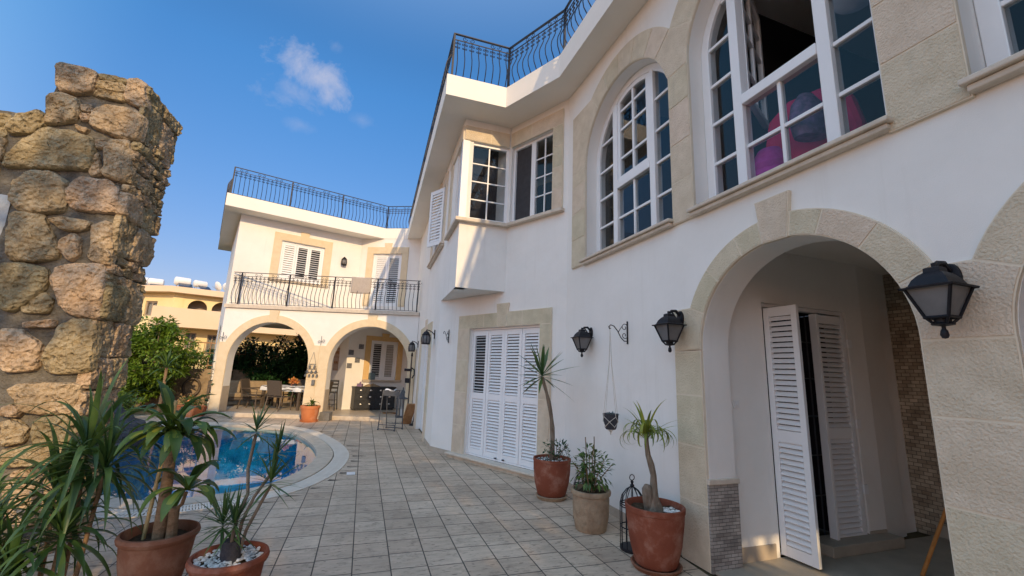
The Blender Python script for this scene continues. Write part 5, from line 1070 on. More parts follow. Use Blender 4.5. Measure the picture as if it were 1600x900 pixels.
# black wire bird cages
def birdcage(label, loc, s=1.0):
    t = thing('bird_cage', label, 'bird cage', loc, 0.3, 'black wire bird cages')
    b = MB(); r, h = 0.115, 0.40
    for k in range(12):
        a = k * pi / 6; u = Vector((math.cos(a), math.sin(a), 0)); b.tube([u * r + Vector((0, 0, 0.02)), u * r + Vector((0, 0, h)), u * r * 0.85 + Vector((0, 0, h + 0.07)), u * r * 0.5 + Vector((0, 0, h + 0.125)), u * 0.012 + Vector((0, 0, h + 0.155))], 0.0042, 5, caps=False)
    for z in (0.02, 0.20, h - 0.02, h): b.tube([(math.cos(k * pi / 10) * r, math.sin(k * pi / 10) * r, z) for k in range(20)], 0.006, 5, closed=True)
    build('cage_wires', b, 'lantern', t, smooth=60, world=False)
    b = MB(); b.lathe([(0.0, 0.0), (r + 0.006, 0.0), (r + 0.006, 0.025), (0.0, 0.03)], n=24); build('base', b, 'lantern', t, smooth=40, world=False)
    b = MB(); b.lathe([(0.016, h + 0.15), (0.022, h + 0.165), (0.01, h + 0.18), (0.016, h + 0.2), (0.0, h + 0.21)], n=12); b.tube([(math.cos(k * pi / 7) * 0.026, 0, h + 0.235 + math.sin(k * pi / 7) * 0.026) for k in range(14)], 0.0045, 5, closed=True); build('finial', b, 'lantern', t, smooth=50, world=False)
    t.scale = (s,) * 3
    return t
bc = birdcage('black wire bird cage standing left of the curly-leaved plant', (1.235, 4.40, 0.004))
dup(bc, (0.90, 5.22, 0.004), label='black wire bird cage half hidden behind the shrub in the beige pot', scale=0.9)
# small plant at the arcade pier, trough planter at the garden corner
t = thing('potted_seedling', 'small leafy plant in bright orange pot at the foot of the arcade pier', 'potted plant', (-5.62, 12.62, 0))
b = pot_mesh([(0.0, 0.02), (0.19, 0.02), (0.20, 0.04), (0.245, 0.36), (0.262, 0.365), (0.265, 0.44), (0.245, 0.445), (0.232, 0.40), (0.0, 0.38)]); build('pot', b, 'terra3', t, smooth=35, world=False)
b = pot_mesh([(0.0, 0.0), (0.22, 0.0), (0.25, 0.05), (0.235, 0.05), (0.2, 0.02), (0.0, 0.02)]); build('saucer', b, 'terra3', t, smooth=35, world=False)
build('soil', soil_disc(0.235, 0.405, 71), 'soil', t, smooth=60, world=False)
b = MB(); rosette(b, (0.03, 0, 0.41), 13, 0.18, 0.30, 0.10, 20, 80, 2.0, 72, belly=0.5); build('leaves', b, 'leaf', t, world=False, fix=False)
t = thing('trough_planter', 'terracotta trough with low flowers by the garden corner of the wing', 'planter', (-9.15, 12.75, 0), R(-10))
b = MB(); b.prism(Frame((0, -0.16), 90, -1), [(-0.28, 0.0), (0.28, 0.0), (0.34, 0.27), (-0.34, 0.27)], 0, 0.32); b.box(LOC, -0.36, 0.36, -0.18, 0.18, 0.272, 0.31); build('pot', b, 'terra3', t, world=False, bevel=0.012)
b = MB(); bush(b, (0, 0, 0.42), (0.36, 0.2, 0.16), 220, 0.09, 0.045, 75, up=0.4); bush(b, (0.05, -0.05, 0.5), (0.3, 0.16, 0.12), 40, 0.05, 0.05, 76, m=1); build('leaves', b, ['leaf', 'orange'], t, world=False, fix=False)
t = thing('climbing_plant', 'thin climber with small round leaves up the wing corner', 'plant', on(FS, -0.05, 0.0, -0.12), 0)
b = MB(); rr = random.Random(80); p = Vector((0, 0, 0)); ps = [p.copy()]
for k in range(14): p = p + Vector((rr.uniform(-.04, .04), rr.uniform(-.02, .02), 0.11)); ps.append(p.copy())
b.tube(ps, 0.006, 5, m=1)
for k in range(26): q = ps[rr.randrange(2, 15)]; a = rr.uniform(0, 6.28); b.leaf(q, (math.cos(a), math.sin(a), rr.uniform(-.3, .5)), (0, -0.6, 1), 0.12, 0.09, t=rr.random())
build('leaves', b, ['dleaf', 'bark'], t, world=False, fix=False)
t = thing('small_potted_plant', 'little terracotta pot with a leggy plant beside the trough planter', 'potted plant', (-8.95, 12.95, 0))
b = pot_mesh([(0.0, 0), (0.10, 0), (0.14, 0.22), (0.15, 0.22), (0.15, 0.26), (0.13, 0.26), (0.12, 0.2), (0, 0.2)], 20); build('pot', b, 'terra', t, smooth=35, world=False)
b = MB(); bush(b, (0, 0, 0.45), (0.13, 0.13, 0.2), 70, 0.08, 0.04, 78); build('leaves', b, 'leaf', t, world=False, fix=False)

# ------------------------------------------------------------------ pool
WATER = [(-4.1, 5.2), (-3.87, 5.26), (-3.6, 5.44), (-3.33, 5.68), (-3.12, 6.12), (-3.08, 6.8), (-3.2, 7.55), (-3.47, 8.32), (-4.05, 9.3), (-4.93, 10.42), (-5.7, 11.0), (-6.55, 11.25), (-7.33, 11.2), (-7.9, 10.9), (-8.15, 10.3), (-8.0, 9.4), (-7.55, 8.55), (-6.95, 7.75), (-6.2, 6.8), (-5.4, 5.9), (-4.75, 5.4)]
def smooth_loop(p, k=4):
    n = len(p); o = []
    for i in range(n):
        a, b, c, d = (Vector(p[(i + j - 1) % n]) for j in range(4))
        for q in range(k):
            u = q / k; o.append(0.5 * ((2 * b) + (c - a) * u + (2 * a - 5 * b + 4 * c - d) * u * u + (3 * b - a - 3 * c + d) * u ** 3))
    return o
WL = smooth_loop(WATER)
def offset_loop(lp, d):
    n = len(lp); o = []
    for i in range(n):
        t_ = (lp[(i + 1) % n] - lp[i - 1]).normalized(); o.append(lp[i] + Vector((t_.y, -t_.x)) * d)
    return o
ar = sum(WL[i].x * WL[(i + 1) % len(WL)].y - WL[(i + 1) % len(WL)].x * WL[i].y for i in range(len(WL)))
SG = 1 if ar > 0 else -1
C0, C1, C2, C3 = WL, offset_loop(WL, SG * 0.26), offset_loop(WL, SG * 0.275), offset_loop(WL, SG * 0.53)
tp = lambda lp: [(p.x, p.y) for p in lp]
pool = thing('swimming_pool', 'kidney-curved blue swimming pool with pale coping and slotted white overflow ring', 'pool', (-5.5, 8.2, 0))
b = MB(); n = len(WL); vs = []; fs = []
for z, lp in ((0.0, WL), (-0.9, WL), (-1.35, offset_loop(WL, -SG * 0.4))): vs += [(p.x, p.y, z) for p in lp]
for r_ in range(2):
    for i in range(n): fs.append((r_ * n + i, r_ * n + (i + 1) % n, (r_ + 1) * n + (i + 1) % n, (r_ + 1) * n + i))
b.add(vs, fs); fl = offset_loop(WL, -SG * 0.4); tr = tessellate_polygon([[Vector((p.x, p.y, 0)) for p in fl]]); b.add([(p.x, p.y, -1.35) for p in fl], [tuple(a) for a in tr])
build('basin', b, 'basin', pool)
b = MB(); b.add([(p.x, p.y, -0.035) for p in WL], [tuple(a) for a in tessellate_polygon([[Vector((p.x, p.y, 0)) for p in WL]])]); wo = build('water', b, 'water', pool)
if wo.data.polygons[0].normal.z < 0: wo.data.flip_normals()
b = MB(); b.prism(None, tp(C1), -0.12, 0.02, [tp(offset_loop(WL, -SG * 0.02))], flat=True); build('coping', b, 'coping', pool, bevel=0.012)
b = MB(); b.prism(None, tp(C3), -0.10, -0.06, [tp(C1)], flat=True, m=1)
per = [0]; 
for i in range(n): per.append(per[-1] + (C2[(i + 1) % n] - C2[i]).length)
tot = per[-1]; k = 0; step = 0.027; j = 0; nb = int(tot / step)
for q in range(nb):
    s = tot * q / nb
    while per[j + 1] < s: j += 1
    u = (s - per[j]) / max(1e-6, per[j + 1] - per[j]); i2 = (j + 1) % n
    a = C2[j].lerp(C2[i2], u); c = C3[j].lerp(C3[i2], u); tn = (C2[i2] - C2[j]).normalized() * 0.0092; a = a.lerp(c, 0.02); c = a.lerp(c, 0.985)
    b.add([(a.x - tn.x, a.y - tn.y, -0.06), (c.x - tn.x, c.y - tn.y, -0.06), (c.x + tn.x, c.y + tn.y, -0.06), (a.x + tn.x, a.y + tn.y, -0.06), (a.x - tn.x, a.y - tn.y, 0.012), (c.x - tn.x, c.y - tn.y, 0.012), (c.x + tn.x, c.y + tn.y, 0.012), (a.x + tn.x, a.y + tn.y, 0.012)], [(4, 5, 6, 7), (0, 1, 5, 4), (2, 3, 7, 6), (1, 2, 6, 5), (3, 0, 4, 7)])
for la, lb in ((C2, offset_loop(WL, SG * 0.305)), (offset_loop(WL, SG * 0.385), offset_loop(WL, SG * 0.415)), (offset_loop(WL, SG * 0.50), C3)):
    b.prism(None, tp(lb), -0.055, 0.0105, [tp(la)], flat=True)
build('overflow_grate', b, ['grate', 'black'], pool)

# ------------------------------------------------------------------ ground
b = MB(); b.prism(None, [(-400, -200), (400, -200), (400, 600), (-400, 600)], -0.06, -0.012, [tp(offset_loop(WL, SG * 0.5))], flat=True)
tag(build('ground', b, 'grass'), kind='structure')
b = MB(); b.prism(None, [(-5.2, -14), (6.2, -14), P(FN, 1.0, 0.05), P(FN, 2.4, 0.05), P(FD, -0.1, 0.05), P(FF, 7, 0.05), P(FA, -0.2, 0.05), (-10.6, 12.6), (-11.5, 10.5), (-8.9, 8.0), (-5.2, 4.9)], -0.10, 0.0, [tp(offset_loop(WL, SG * 0.532))], flat=True)
rr = random.Random(4); lp = offset_loop(WL, SG * 0.56)
for q in range(4, 42, 2):                 # open wedge joints where square tiles meet the curve
    a, c = lp[q], lp[q + 1]; t_ = (c - a).normalized(); nn = Vector((t_.y, -t_.x)) * SG; ln = rr.uniform(0.16, 0.28); w_ = rr.uniform(0.04, 0.075)
    g_ = Vector((0.948, 0.317)); g_ = g_ if g_.dot(nn) > 0 else -g_
    e0 = a + nn * 0.03; b.add([(e0.x, e0.y, 0.004), ((e0 + t_ * w_).x, (e0 + t_ * w_).y, 0.004), ((e0 + g_ * ln).x, (e0 + g_ * ln).y, 0.004)], [(0, 1, 2)], m=1)
pv = tag(build('paving', b, ['paving', 'black']), kind='structure')
t = MB(); t.box(Frame((-2.35, 6.75), -18.5, 1), 0, 0.17, 0, 0.12, 0.002, 0.012); o = build('skimmer_lid', t, 'plastic', bevel=0.004); tag(o, 'small white square lid lying flush in the paving beside the pool', 'lid')

# ------------------------------------------------------------------ patio things
def chair(label, loc, rotz):
    t = thing('patio_chair', label, 'chair', loc, rotz, 'patio dining chairs')
    b = MB(); b.box(LOC, -0.24, 0.24, -0.24, 0.22, 0.41, 0.44); build('seat', b, 'sling', t, world=False, bevel=0.01)
    b = MB(); b.prism(LOC, [(-0.24, 0.47), (0.24, 0.47), (0.235, 0.90), (0.2, 0.935), (-0.2, 0.935), (-0.235, 0.90)], 0.23, 0.26)
    for i, p in enumerate(b.v): b.v[i] = Vector((p.x, p.y + (p.z - 0.45) * 0.22, p.z))
    build('backrest', b, 'sling', t, world=False, bevel=0.008)
    for sx in (-1, 1):
        for y0, y1 in ((-0.22, -0.25), (0.22, 0.31)):
            b = MB(); b.tube([(sx * 0.25, y0, 0.43 if y0 < 0 else 0.45), (sx * 0.255, y1, 0.0)], 0.019, 6); build('leg', b, 'frame', t, world=False, smooth=50)
        b = MB(); b.tube([(sx * 0.26, -0.23, 0.42), (sx * 0.265, -0.24, 0.63), (sx * 0.265, 0.0, 0.65), (sx * 0.26, 0.27, 0.64)], 0.018, 6); build('armrest', b, 'frame', t, world=False, smooth=50)
        b = MB(); b.tube([(sx * 0.25, 0.22, 0.43), (sx * 0.25, 0.34, 0.93)], 0.017, 6); build('back_frame', b, 'frame', t, world=False, smooth=50)
    return t
TB = R(-12)
tx, ty = -7.35, 14.75
t = thing('patio_table', 'dark patio dining table under a blue-white cloth', 'table', (tx, ty, 0.116), TB)
b = MB(); b.box(LOC, -0.75, 0.75, -0.42, 0.42, 0.70, 0.735); build('tabletop', b, 'frame', t, world=False, bevel=0.006)
for sx in (-1, 1):
    for sy in (-1, 1): b = MB(); b.box(LOC, sx * 0.68 - 0.035, sx * 0.68 + 0.035, sy * 0.36 - 0.035, sy * 0.36 + 0.035, 0, 0.70); build('leg', b, 'frame', t, world=False)
b = MB(); nx, ny = 26, 16; vs = []; fs = []
for j in range(ny + 1):
    for i in range(nx + 1):
        x = -0.86 + 1.72 * i / nx; y = -0.53 + 1.06 * j / ny; ov = max(abs(x) - 0.755, abs(y) - 0.425, 0)
        zz = 0.742 - ov * 1.5; xx = max(-0.765, min(0.765, x)) + (0.02 * math.sin(y * 23) if ov else 0); yy = max(-0.435, min(0.435, y)) + (0.02 * math.sin(x * 19) if ov else 0); vs.append((xx, yy, zz))
for j in range(ny):
    for i in range(nx): a = j * (nx + 1) + i; fs.append((a, a + 1, a + nx + 2, a + nx + 1))
b.add(vs, fs); o = build('tablecloth', b, 'cloth', world=False, loc=(tx, ty, 0.118), smooth=60, fix=False); o.rotation_euler = (0, 0, TB); tag(o, 'blue and white cloth draped over the patio dining table', 'tablecloth')
t = thing('flower_bowl', 'orange flower arrangement in the middle of the patio table', 'flowers', (tx + 0.08, ty + 0.1, 0.862))
b = pot_mesh([(0, 0), (0.09, 0), (0.13, 0.07), (0.12, 0.07), (0, 0.03)], 18); build('bowl', b, 'wicker', t, world=False, smooth=40)
b = MB(); bush(b, (0, 0, 0.14), (0.16, 0.16, 0.11), 260, 0.07, 0.055, 91, up=0.4); build('flowers', b, 'orange', t, world=False, fix=False)
ch = chair('patio chair with its back to the pool at the near side of the table', (-7.30, 14.10, 0.116), TB + pi)
dup(ch, (-8.28, 14.32, 0.116), TB + pi / 2 + 0.25, label='patio chair at the left end of the table, turned sideways')
dup(ch, (-6.35, 14.75, 0.116), TB - pi / 2 + 0.1, label='patio chair at the right end of the table, close to the arcade pier')
dup(ch, (-7.5, 15.45, 0.116), TB, label='patio chair on the far side of the table, mostly hidden behind the flowers')
t = thing('outdoor_sofa', 'dark framed outdoor sofa with beige cushions behind the dining table', 'sofa', (-9.25, 15.25, 0.116), R(35))
b = MB()
for x in (-0.95, 0.95):
    for y in (-0.35, 0.35): b.box(LOC, x - 0.03, x + 0.03, y - 0.03, y + 0.03, 0, 0.62)
    b.box(LOC, x - 0.035, x + 0.035, -0.38, 0.38, 0.60, 0.64)
b.box(LOC, -0.98, 0.98, -0.38, 0.38, 0.22, 0.28); b.box(LOC, -0.98, 0.98, 0.33, 0.38, 0.28, 0.80); build('sofa_frame', b, 'frame', t, world=False)
for k in range(2): b = MB(); b.box(LOC, -0.93 + k * 0.935, -0.005 + k * 0.935, -0.36, 0.30, 0.282, 0.43); build('seat_cushion', b, 'cushion', t, world=False, bevel=0.04)
for k in range(2): b = MB(); b.obox((-0.465 + 0.93 * k, 0.22, 0.62), Vector((0.44, 0, 0)), Vector((0, 0.07, 0.02)), Vector((0, 0.05, 0.2))); build('back_cushion', b, 'cushion', t, world=False, bevel=0.05)
# dresser
q = FG(0.28, -0.42, 0.116)
t = thing('chest_of_drawers', 'low black chest of drawers with pale cup handles under the patio window', 'dresser', q, -R(54.5 - 90))
b = MB(); b.box(LOC, 0.0, 1.42, 0.02, 0.40, 0.05, 0.76); b.box(LOC, -0.02, 1.44, 0.0, 0.41, 0.76, 0.79); b.box(LOC, 0.03, 1.39, 0.04, 0.39, 0.0, 0.05); build('carcass', b, 'dresser', t, world=False, bevel=0.004)
rows = [(0.56, 0.74, 4), (0.32, 0.545, 2), (0.07, 0.305, 2)]
for z0, z1, n_ in rows:
    for k in range(n_):
        x0 = 0.02 + 1.38 * k / n_ + 0.01; x1 = 0.02 + 1.38 * (k + 1) / n_ - 0.01
        b = MB(); b.box(LOC, x0, x1, 0.004, 0.021, z0, z1); d_ = build('drawer', b, 'dresser', t, world=False, bevel=0.004)
        for hx in ([(x0 + x1) / 2] if n_ == 4 else [x0 + (x1 - x0) * 0.28, x0 + (x1 - x0) * 0.74]):
            h_ = MB(); h_.lathe([(0.0, -0.02), (0.034, -0.02), (0.04, 0.0), (0.03, 0.018), (0.0, 0.024)], (hx, -0.004, (z0 + z1) / 2 + 0.02), n=10, squash=0.6); build('handle', h_, 'chrome', d_, world=False, smooth=50)
top = Vector(q) + Vector((0, 0, 0.79)); dS, dD = FG.S, FG.D
b = MB(); b.box(LOC, -0.09, 0.09, -0.06, 0.06, 0, 0.10); b.prism(LOC, [(-0.03, 0.10), (0.03, 0.10), (0.045, 0.17), (-0.02, 0.16)], -0.01, 0.01); o = build('tissue_box', b, 'lilac', loc=tuple(top + dS * 0.2 + dD * 0.2), world=False, bevel=0.004); tag(o, 'small patterned tissue box on the left of the black chest', 'tissue box')
b = MB(); nb_ = 14; vs = []; fs = []
for i in range(nb_ + 1):
    for j in range(9): u = i / nb_ * 2 - 1; v_ = j / 8 * 2 - 1; vs.append((u * 0.30, v_ * 0.14, 0.11 * (1 - u * u) * (1 - v_ * v_) * (0.7 + 0.3 * math.sin(u * 9 + v_ * 4)) + 0.002))
for i in range(nb_):
    for j in range(8): a = i * 9 + j; fs.append((a, a + 1, a + 10, a + 9))
b.add(vs, fs); o = build('crumpled_cloth', b, 'cushion', loc=tuple(top + dS * 0.62 + dD * 0.2), world=False, smooth=60, fix=False); o.rotation_euler = (0, 0, 0.6); tag(o, 'crumpled beige cloth heaped on top of the black chest', 'cloth')
b = MB(); b.box(LOC, -0.11, 0.11, -0.02, 0.02, 0, 0.24); o = build('picture_frame', b, 'succ', loc=tuple(FG(0.92, -0.05, 1.14)), world=False, bevel=0.004); o.rotation_euler = (0, 0, R(35.5)); tag(o, 'small pale green picture standing on the patio window sill', 'picture')
for i, (s, z, lb) in enumerate([(0.45, 2.28, 'dark square wall tile, highest of four, beside the patio window surround'), (0.12, 2.06, 'dark square wall tile at the corner edge of the white patio wall'), (0.36, 1.80, 'dark square wall tile just left of the patio window surround, third from top'), (0.10, 1.60, 'square wall tile lowest of four, half in the sunlight')]):
    b = MB(); b.box(FG, s - 0.085, s + 0.085, -0.022, 0, z - 0.085, z + 0.085); b.box(FG, s - 0.06, s + 0.06, -0.028, -0.022, z - 0.06, z + 0.06); o = build('wall_tile', b, 'picture', loc=tuple(FG(s, 0, z)), bevel=0.004); tag(o, lb, 'wall tile', 'dark wall tiles in the patio')
# scroll ironwork hung on the room's other wall
b = MB()
c = FH(1.35, -0.02, 1.9)
for k in range(5): s = -0.3 + 0.15 * k; b.tube([c + FH.S * s + Vector((0, 0, -0.5)), c + FH.S * s + Vector((0, 0, 0.4 + 0.12 * math.cos(k - 2)))], 0.010, 5)
for z in (-0.45, 0.0, 0.3): b.tube([c + FH.S * -0.34 + Vector((0, 0, z)), c + FH.S * 0.34 + Vector((0, 0, z))], 0.010, 5)
for z in (-0.22, 0.15):
    for s in (-0.15, 0.15): b.tube(spiral(c + FH.S * s + Vector((0, 0, z)), FH.S, Vector((0, 0, 1)), 0.10, 1.3, 0), 0.008, 5)
o = build('wall_ironwork', b, 'board', loc=tuple(c), smooth=50); tag(o, 'rusty scrolled ironwork hung on the shaded side wall inside the arcade', 'wall decoration')
t = thing('bar_stool', 'tall black stool with low back just inside the right-hand arch', 'stool', (-5.98, 14.85, 0.116), R(10))
b = MB(); b.box(LOC, -0.18, 0.18, -0.18, 0.18, 0.56, 0.60); build('seat', b, 'dresser', t, world=False, bevel=0.008)
for sx in (-1, 1):
    for sy in (-1, 1): b = MB(); b.tube([(sx * 0.16, sy * 0.16, 0.56), (sx * 0.20, sy * 0.20, 0)], 0.02, 6); build('leg', b, 'dresser', t, world=False)
b = MB()
for sx in (-1, 1): b.tube([(sx * 0.16, 0.16, 0.6), (sx * 0.17, 0.19, 0.98)], 0.018, 6)
for z in (0.72, 0.84, 0.95): b.box(LOC, -0.17, 0.17, 0.165, 0.195, z - 0.03, z + 0.03)
build('backrest', b, 'dresser', t, world=False)
b = MB()
for z in (0.2, 0.34):
    for sx in (-1, 1): b.tube([(sx * 0.185, -0.185, z), (sx * 0.185, 0.185, z)], 0.012, 5)
    b.tube([(-0.185, -0.185, z), (0.185, -0.185, z)], 0.012, 5)
build('stretcher', b, 'dresser', t, world=False)
# folding rack, storm lantern, boards, pole
t = thing('folding_rack', 'grey tubular folding rack standing on the paving before the right-hand arch', 'rack', (-3.06, 11.55, 0), R(-14))
for y, tl in ((-0.12, 0.10), (0.30, -0.12)):
    b = MB(); b.tube([(-0.235, y, 0.02), (-0.235, y + tl, 1.0), (0.235, y + tl, 1.0), (0.235, y, 0.02)], 0.013, 6); b.tube([(-0.235, y, 0.03), (0.235, y, 0.03)], 0.012, 6); b.tube([(-0.235, y + tl * 0.12, 0.14), (0.235, y + tl * 0.12, 0.14)], 0.010, 6); b.lathe([(0, 0), (0.022, 0), (0.022, 0.03), (0, 0.03)], (-0.235, y, 0), n=8); b.lathe([(0, 0), (0.022, 0), (0.022, 0.03), (0, 0.03)], (0.235, y, 0), n=8); build('leg_frame', b, 'rackm', t, world=False, smooth=50)
b = MB()
for x in [-0.2 + 0.05 * k for k in range(9)]: b.tube([(x, -0.02, 1.005), (x, 0.18, 1.005)], 0.004, 4)
b.box(LOC, -0.225, 0.225, -0.03, -0.015, 0.86, 0.985); build('top_rack', b, 'rackm', t, world=False)
b = MB(); vs = []; fs = []
for i in range(11):
    for j in range(7): u = i / 10; v_ = j / 6; vs.append((-0.2 + 0.28 * u + 0.01 * math.sin(j * 2), -0.03 + 0.22 * v_, 1.02 + 0.02 * math.sin(u * 5 + v_ * 3) + (0.0 if 0 < j < 6 else -0.03)))
for i in range(10):
    for j in range(6): a = i * 7 + j; fs.append((a, a + 1, a + 8, a + 7))
b.add(vs, fs); o = build('folded_cloth', b, 'cloth', world=False, loc=(-3.06, 11.55, 0), smooth=60, fix=False); o.rotation_euler = (0, 0, R(-14)); tag(o, 'pale cloth lying on top of the grey folding rack', 'cloth')
t = thing('storm_lantern', 'tall grey storm lantern with pagoda top on the patio edge', 'lantern', (-3.22, 13.47, 0.116), 0.3)
b = MB(); b.box(LOC, -0.17, 0.17, -0.17, 0.17, 0, 0.05)
for sx in (-1, 1):
    for sy in (-1, 1): b.box(LOC, sx * 0.145 - 0.014, sx * 0.145 + 0.014, sy * 0.145 - 0.014, sy * 0.145 + 0.014, 0.05, 0.56)
for s in (-0.05, 0.05):
    for y in (-0.145, 0.145): b.box(LOC, s - 0.006, s + 0.006, y - 0.005, y + 0.005, 0.05, 0.56); b.box(LOC, y - 0.005, y + 0.005, s - 0.006, s + 0.006, 0.05, 0.56)
build('lantern_cage', b, 'rackm', t, world=False)
b = MB(); b.lathe([(0.26, 0.55), (0.26, 0.58), (0.16, 0.66), (0.10, 0.74), (0.045, 0.80), (0.02, 0.84), (0.03, 0.87), (0.0, 0.90)], n=4, rot=R(45)); build('lantern_roof', b, 'rackm', t, world=False)
b = MB(); b.lathe([(0, 0.05), (0.05, 0.05), (0.05, 0.26), (0, 0.26)], n=14); build('candle', b, 'plastic', t, world=False, smooth=40)
b = MB(); b.obox((0, 0, 0.30), Vector((0.13, 0.02, 0)), Vector((-0.005, 0.03, 0.01)), Vector((0.05, -0.10, 0.28))); o = build('wooden_board', b, 'board', loc=(-2.80, 12.62, 0.02), world=False, bevel=0.006); o.rotation_euler = (0, 0, R(20)); tag(o, 'narrow brown wooden board leaning against the white wall by the arcade', 'board')
b = MB(); b.tube([(0, 0, 0.0), (0.10, 0.06, 0.75)], 0.018, 6); b.lathe([(0, 0.74), (0.035, 0.74), (0.03, 0.80), (0, 0.81)], (0.1, 0.06, 0), n=8, m=1); b.lathe([(0, 0), (0.09, 0), (0.08, 0.05), (0, 0.06)], n=10); o = build('dark_stake', b, ['lantern', 'pink'], loc=(-2.68, 12.62, 0), world=False); tag(o, 'dark stick with a pink end leaning behind the brown board', 'stick')
t = thing('garden_torch', 'tall thin rusty pole with ornament brackets against the white wall beside the right-hand arch', 'torch', (-2.93, 12.98, 0.0))
b = MB(); b.tube([(0, 0, 0), (0.0, 0, 1.95)], 0.022, 8); b.lathe([(0, 0), (0.13, 0), (0.12, 0.03), (0, 0.04)], n=16); build('pole', b, 'frame', t, world=False, smooth=50)
b = MB(); b.box(LOC, -0.18, 0.02, -0.06, 0.06, 1.50, 1.58); b.box(LOC, -0.14, 0.0, -0.05, 0.05, 1.16, 1.30); b.tube([(0, 0, 1.62), (0.10, 0, 1.55), (0.11, 0, 1.40), (0.05, 0, 1.30)], 0.02, 6); b.lathe([(0, 1.95), (0.035, 1.95), (0.02, 2.05), (0, 2.07)], n=8); build('ornament', b, 'lantern', t, world=False)
b = MB(); b.lathe([(0.20, 0.0), (0.235, 0.0), (0.235, 0.02), (0.20, 0.02)], n=28, close=False); o = build('floor_ring', b, 'board', loc=(-3.85, 14.5, 0.118), world=False, smooth=40); tag(o, 'thin brown hoop lying on the patio floor beside the chest', 'hoop')
b = MB(); b.box(LOC, -0.14, 0.14, -0.14, 0.14, 0, 0.24); b.box(LOC, -0.10, 0.10, -0.146, -0.14, 0.05, 0.19); o = build('concrete_block', b, 'greybox', loc=(-5.32, 13.02, 0.0), world=False, bevel=0.01); o.rotation_euler = (0, 0, R(4)); tag(o, 'grey cube block at the foot of the arcade pier', 'block')
# ornaments on the arcade
def wall_hook(label, F, s, z):
    b = MB(); c = F(s, -0.06, z); b.tube([c + Vector((0, 0, -0.14)), c + Vector((0, 0, 0.14))], 0.008, 5)
    b.tube(spiral(c + F.S * 0.07, F.S, Vector((0, 0, 1)), 0.06, 1.2, pi), 0.006, 5); b.tube(spiral(c + F.S * -0.06 + Vector((0, 0, -0.04)), F.S, Vector((0, 0, 1)), 0.05, 1.2, 0), 0.006, 5)
    o = build('wall_hook', b, 'rackm', loc=tuple(c), smooth=50); return tag(o, label, 'wall hook', 'small iron wall hooks on the arcade')
wall_hook('small iron hook on the arcade wall between the two arches', FA, 3.03, 2.32); wall_hook('small iron hook at the left corner of the arcade wall', FA, 0.10, 2.32)
b = MB(); c = FA(2.86, -0.07, 0)
b.tube([c + Vector((0, 0, 1.97)), c + FA.S * -0.16 + Vector((0, 0, 1.38))], 0.004, 4); b.tube([c + Vector((0, 0, 1.97)), c + FA.S * 0.16 + Vector((0, 0, 1.38))], 0.004, 4)
for z, w_ in ((1.60, 0.10), (1.46, 0.14), (1.36, 0.19)): b.tube([c + FA.S * -w_ + Vector((0, 0, z)), c + FA.S * w_ + Vector((0, 0, z))], 0.007, 5)
for z, w_, k in ((1.55, 0.07, 2), (1.40, 0.12, 3), (1.29, 0.17, 4)):
    for i in range(k): s = -w_ + 2 * w_ * i / (k - 1); b.lathe([(0.0, -0.06), (0.036, -0.06), (0.03, -0.01), (0.012, 0.02), (0, 0.03)], c + FA.S * s + Vector((0, 0, z)), n=8)
o = build('bell_chime', b, 'rackm', loc=tuple(c), smooth=40); tag(o, 'hanging metal bell ornament on the pier between the two arcade arches', 'wind chime')
b = MB(); b.box(FA, 2.90, 2.99, -0.10, -0.032, 0.98, 1.14); o = build('outdoor_socket', b, 'greybox', loc=tuple(FA(2.945, -0.03, 1.06)), bevel=0.01); tag(o, 'little grey socket box on the arcade pier below the bell ornament', 'socket')
t = thing('pendant_lantern', 'small lantern hanging from the ceiling inside the left-hand arch', 'pendant lamp', tuple(FA(1.95, 1.0, 2.42)))
b = MB(); b.tube([(0, 0, 0.20), (0, 0, 0.61)], 0.006, 5); build('chain', b, 'lantern', t, world=False)
b = MB(); b.lathe([(0.0, 0.21), (0.03, 0.19), (0.10, 0.11), (0.10, 0.10), (0.085, 0.09), (0.06, -0.06), (0, -0.07)], n=8); build('lamp_body', b, 'lantern', t, world=False)
# towel on the balcony railing
b = MB(); vs = []; fs = []
for i in range(13):
    for j in range(15):
        u = i / 12; v_ = j / 14; s = 3.74 + 0.62 * u; d_ = -0.055 - 0.012 * math.sin(u * 9 + v_ * 2) if v_ > 0.12 else (-0.02 + 0.03 * (0.12 - v_) * 8 - 0.04 * v_ / 0.12); z = 4.375 - max(0, v_ - 0.12) * 0.60 - 0.008 * math.sin(u * 3.1)
        vs.append(FA(s, d_, z))
for i in range(12):
    for j in range(14): a = i * 15 + j; fs.append((a, a + 1, a + 16, a + 15))
b.add(vs, fs); o = build('towel', b, 'towel', loc=tuple(FA(4.05, -0.05, 4.0)), smooth=60, fix=False); o.modifiers.new('thick', 'SOLIDIFY').thickness = 0.012; tag(o, 'plain taupe towel draped over the balcony railing', 'towel')

# ------------------------------------------------------------------ porch things
b = MB(); b.tube([(3.60, 4.02, 0.02), (4.17, 4.24, 0.62), (4.95, 4.54, 1.44)], 0.016, 8); o = build('broom_handle', b, 'broom', loc=(3.60, 4.02, 0), smooth=50); tag(o, 'orange wooden broom stick leaning inside the porch', 'broom')
t = thing('green_bottle', 'dark green bottle standing on the porch floor behind the broom stick', 'bottle', (4.55, 4.62, 0.018))
b = MB(); b.lathe([(0, 0), (0.045, 0), (0.048, 0.02), (0.048, 0.2), (0.018, 0.27), (0.018, 0.33), (0, 0.33)], n=16); build('bottle_body', b, 'green', t, world=False, smooth=50)
b = MB(); b.lathe([(0, 0.332), (0.02, 0.332), (0.02, 0.36), (0, 0.36)], n=12); build('cap', b, 'plastic', t, world=False)
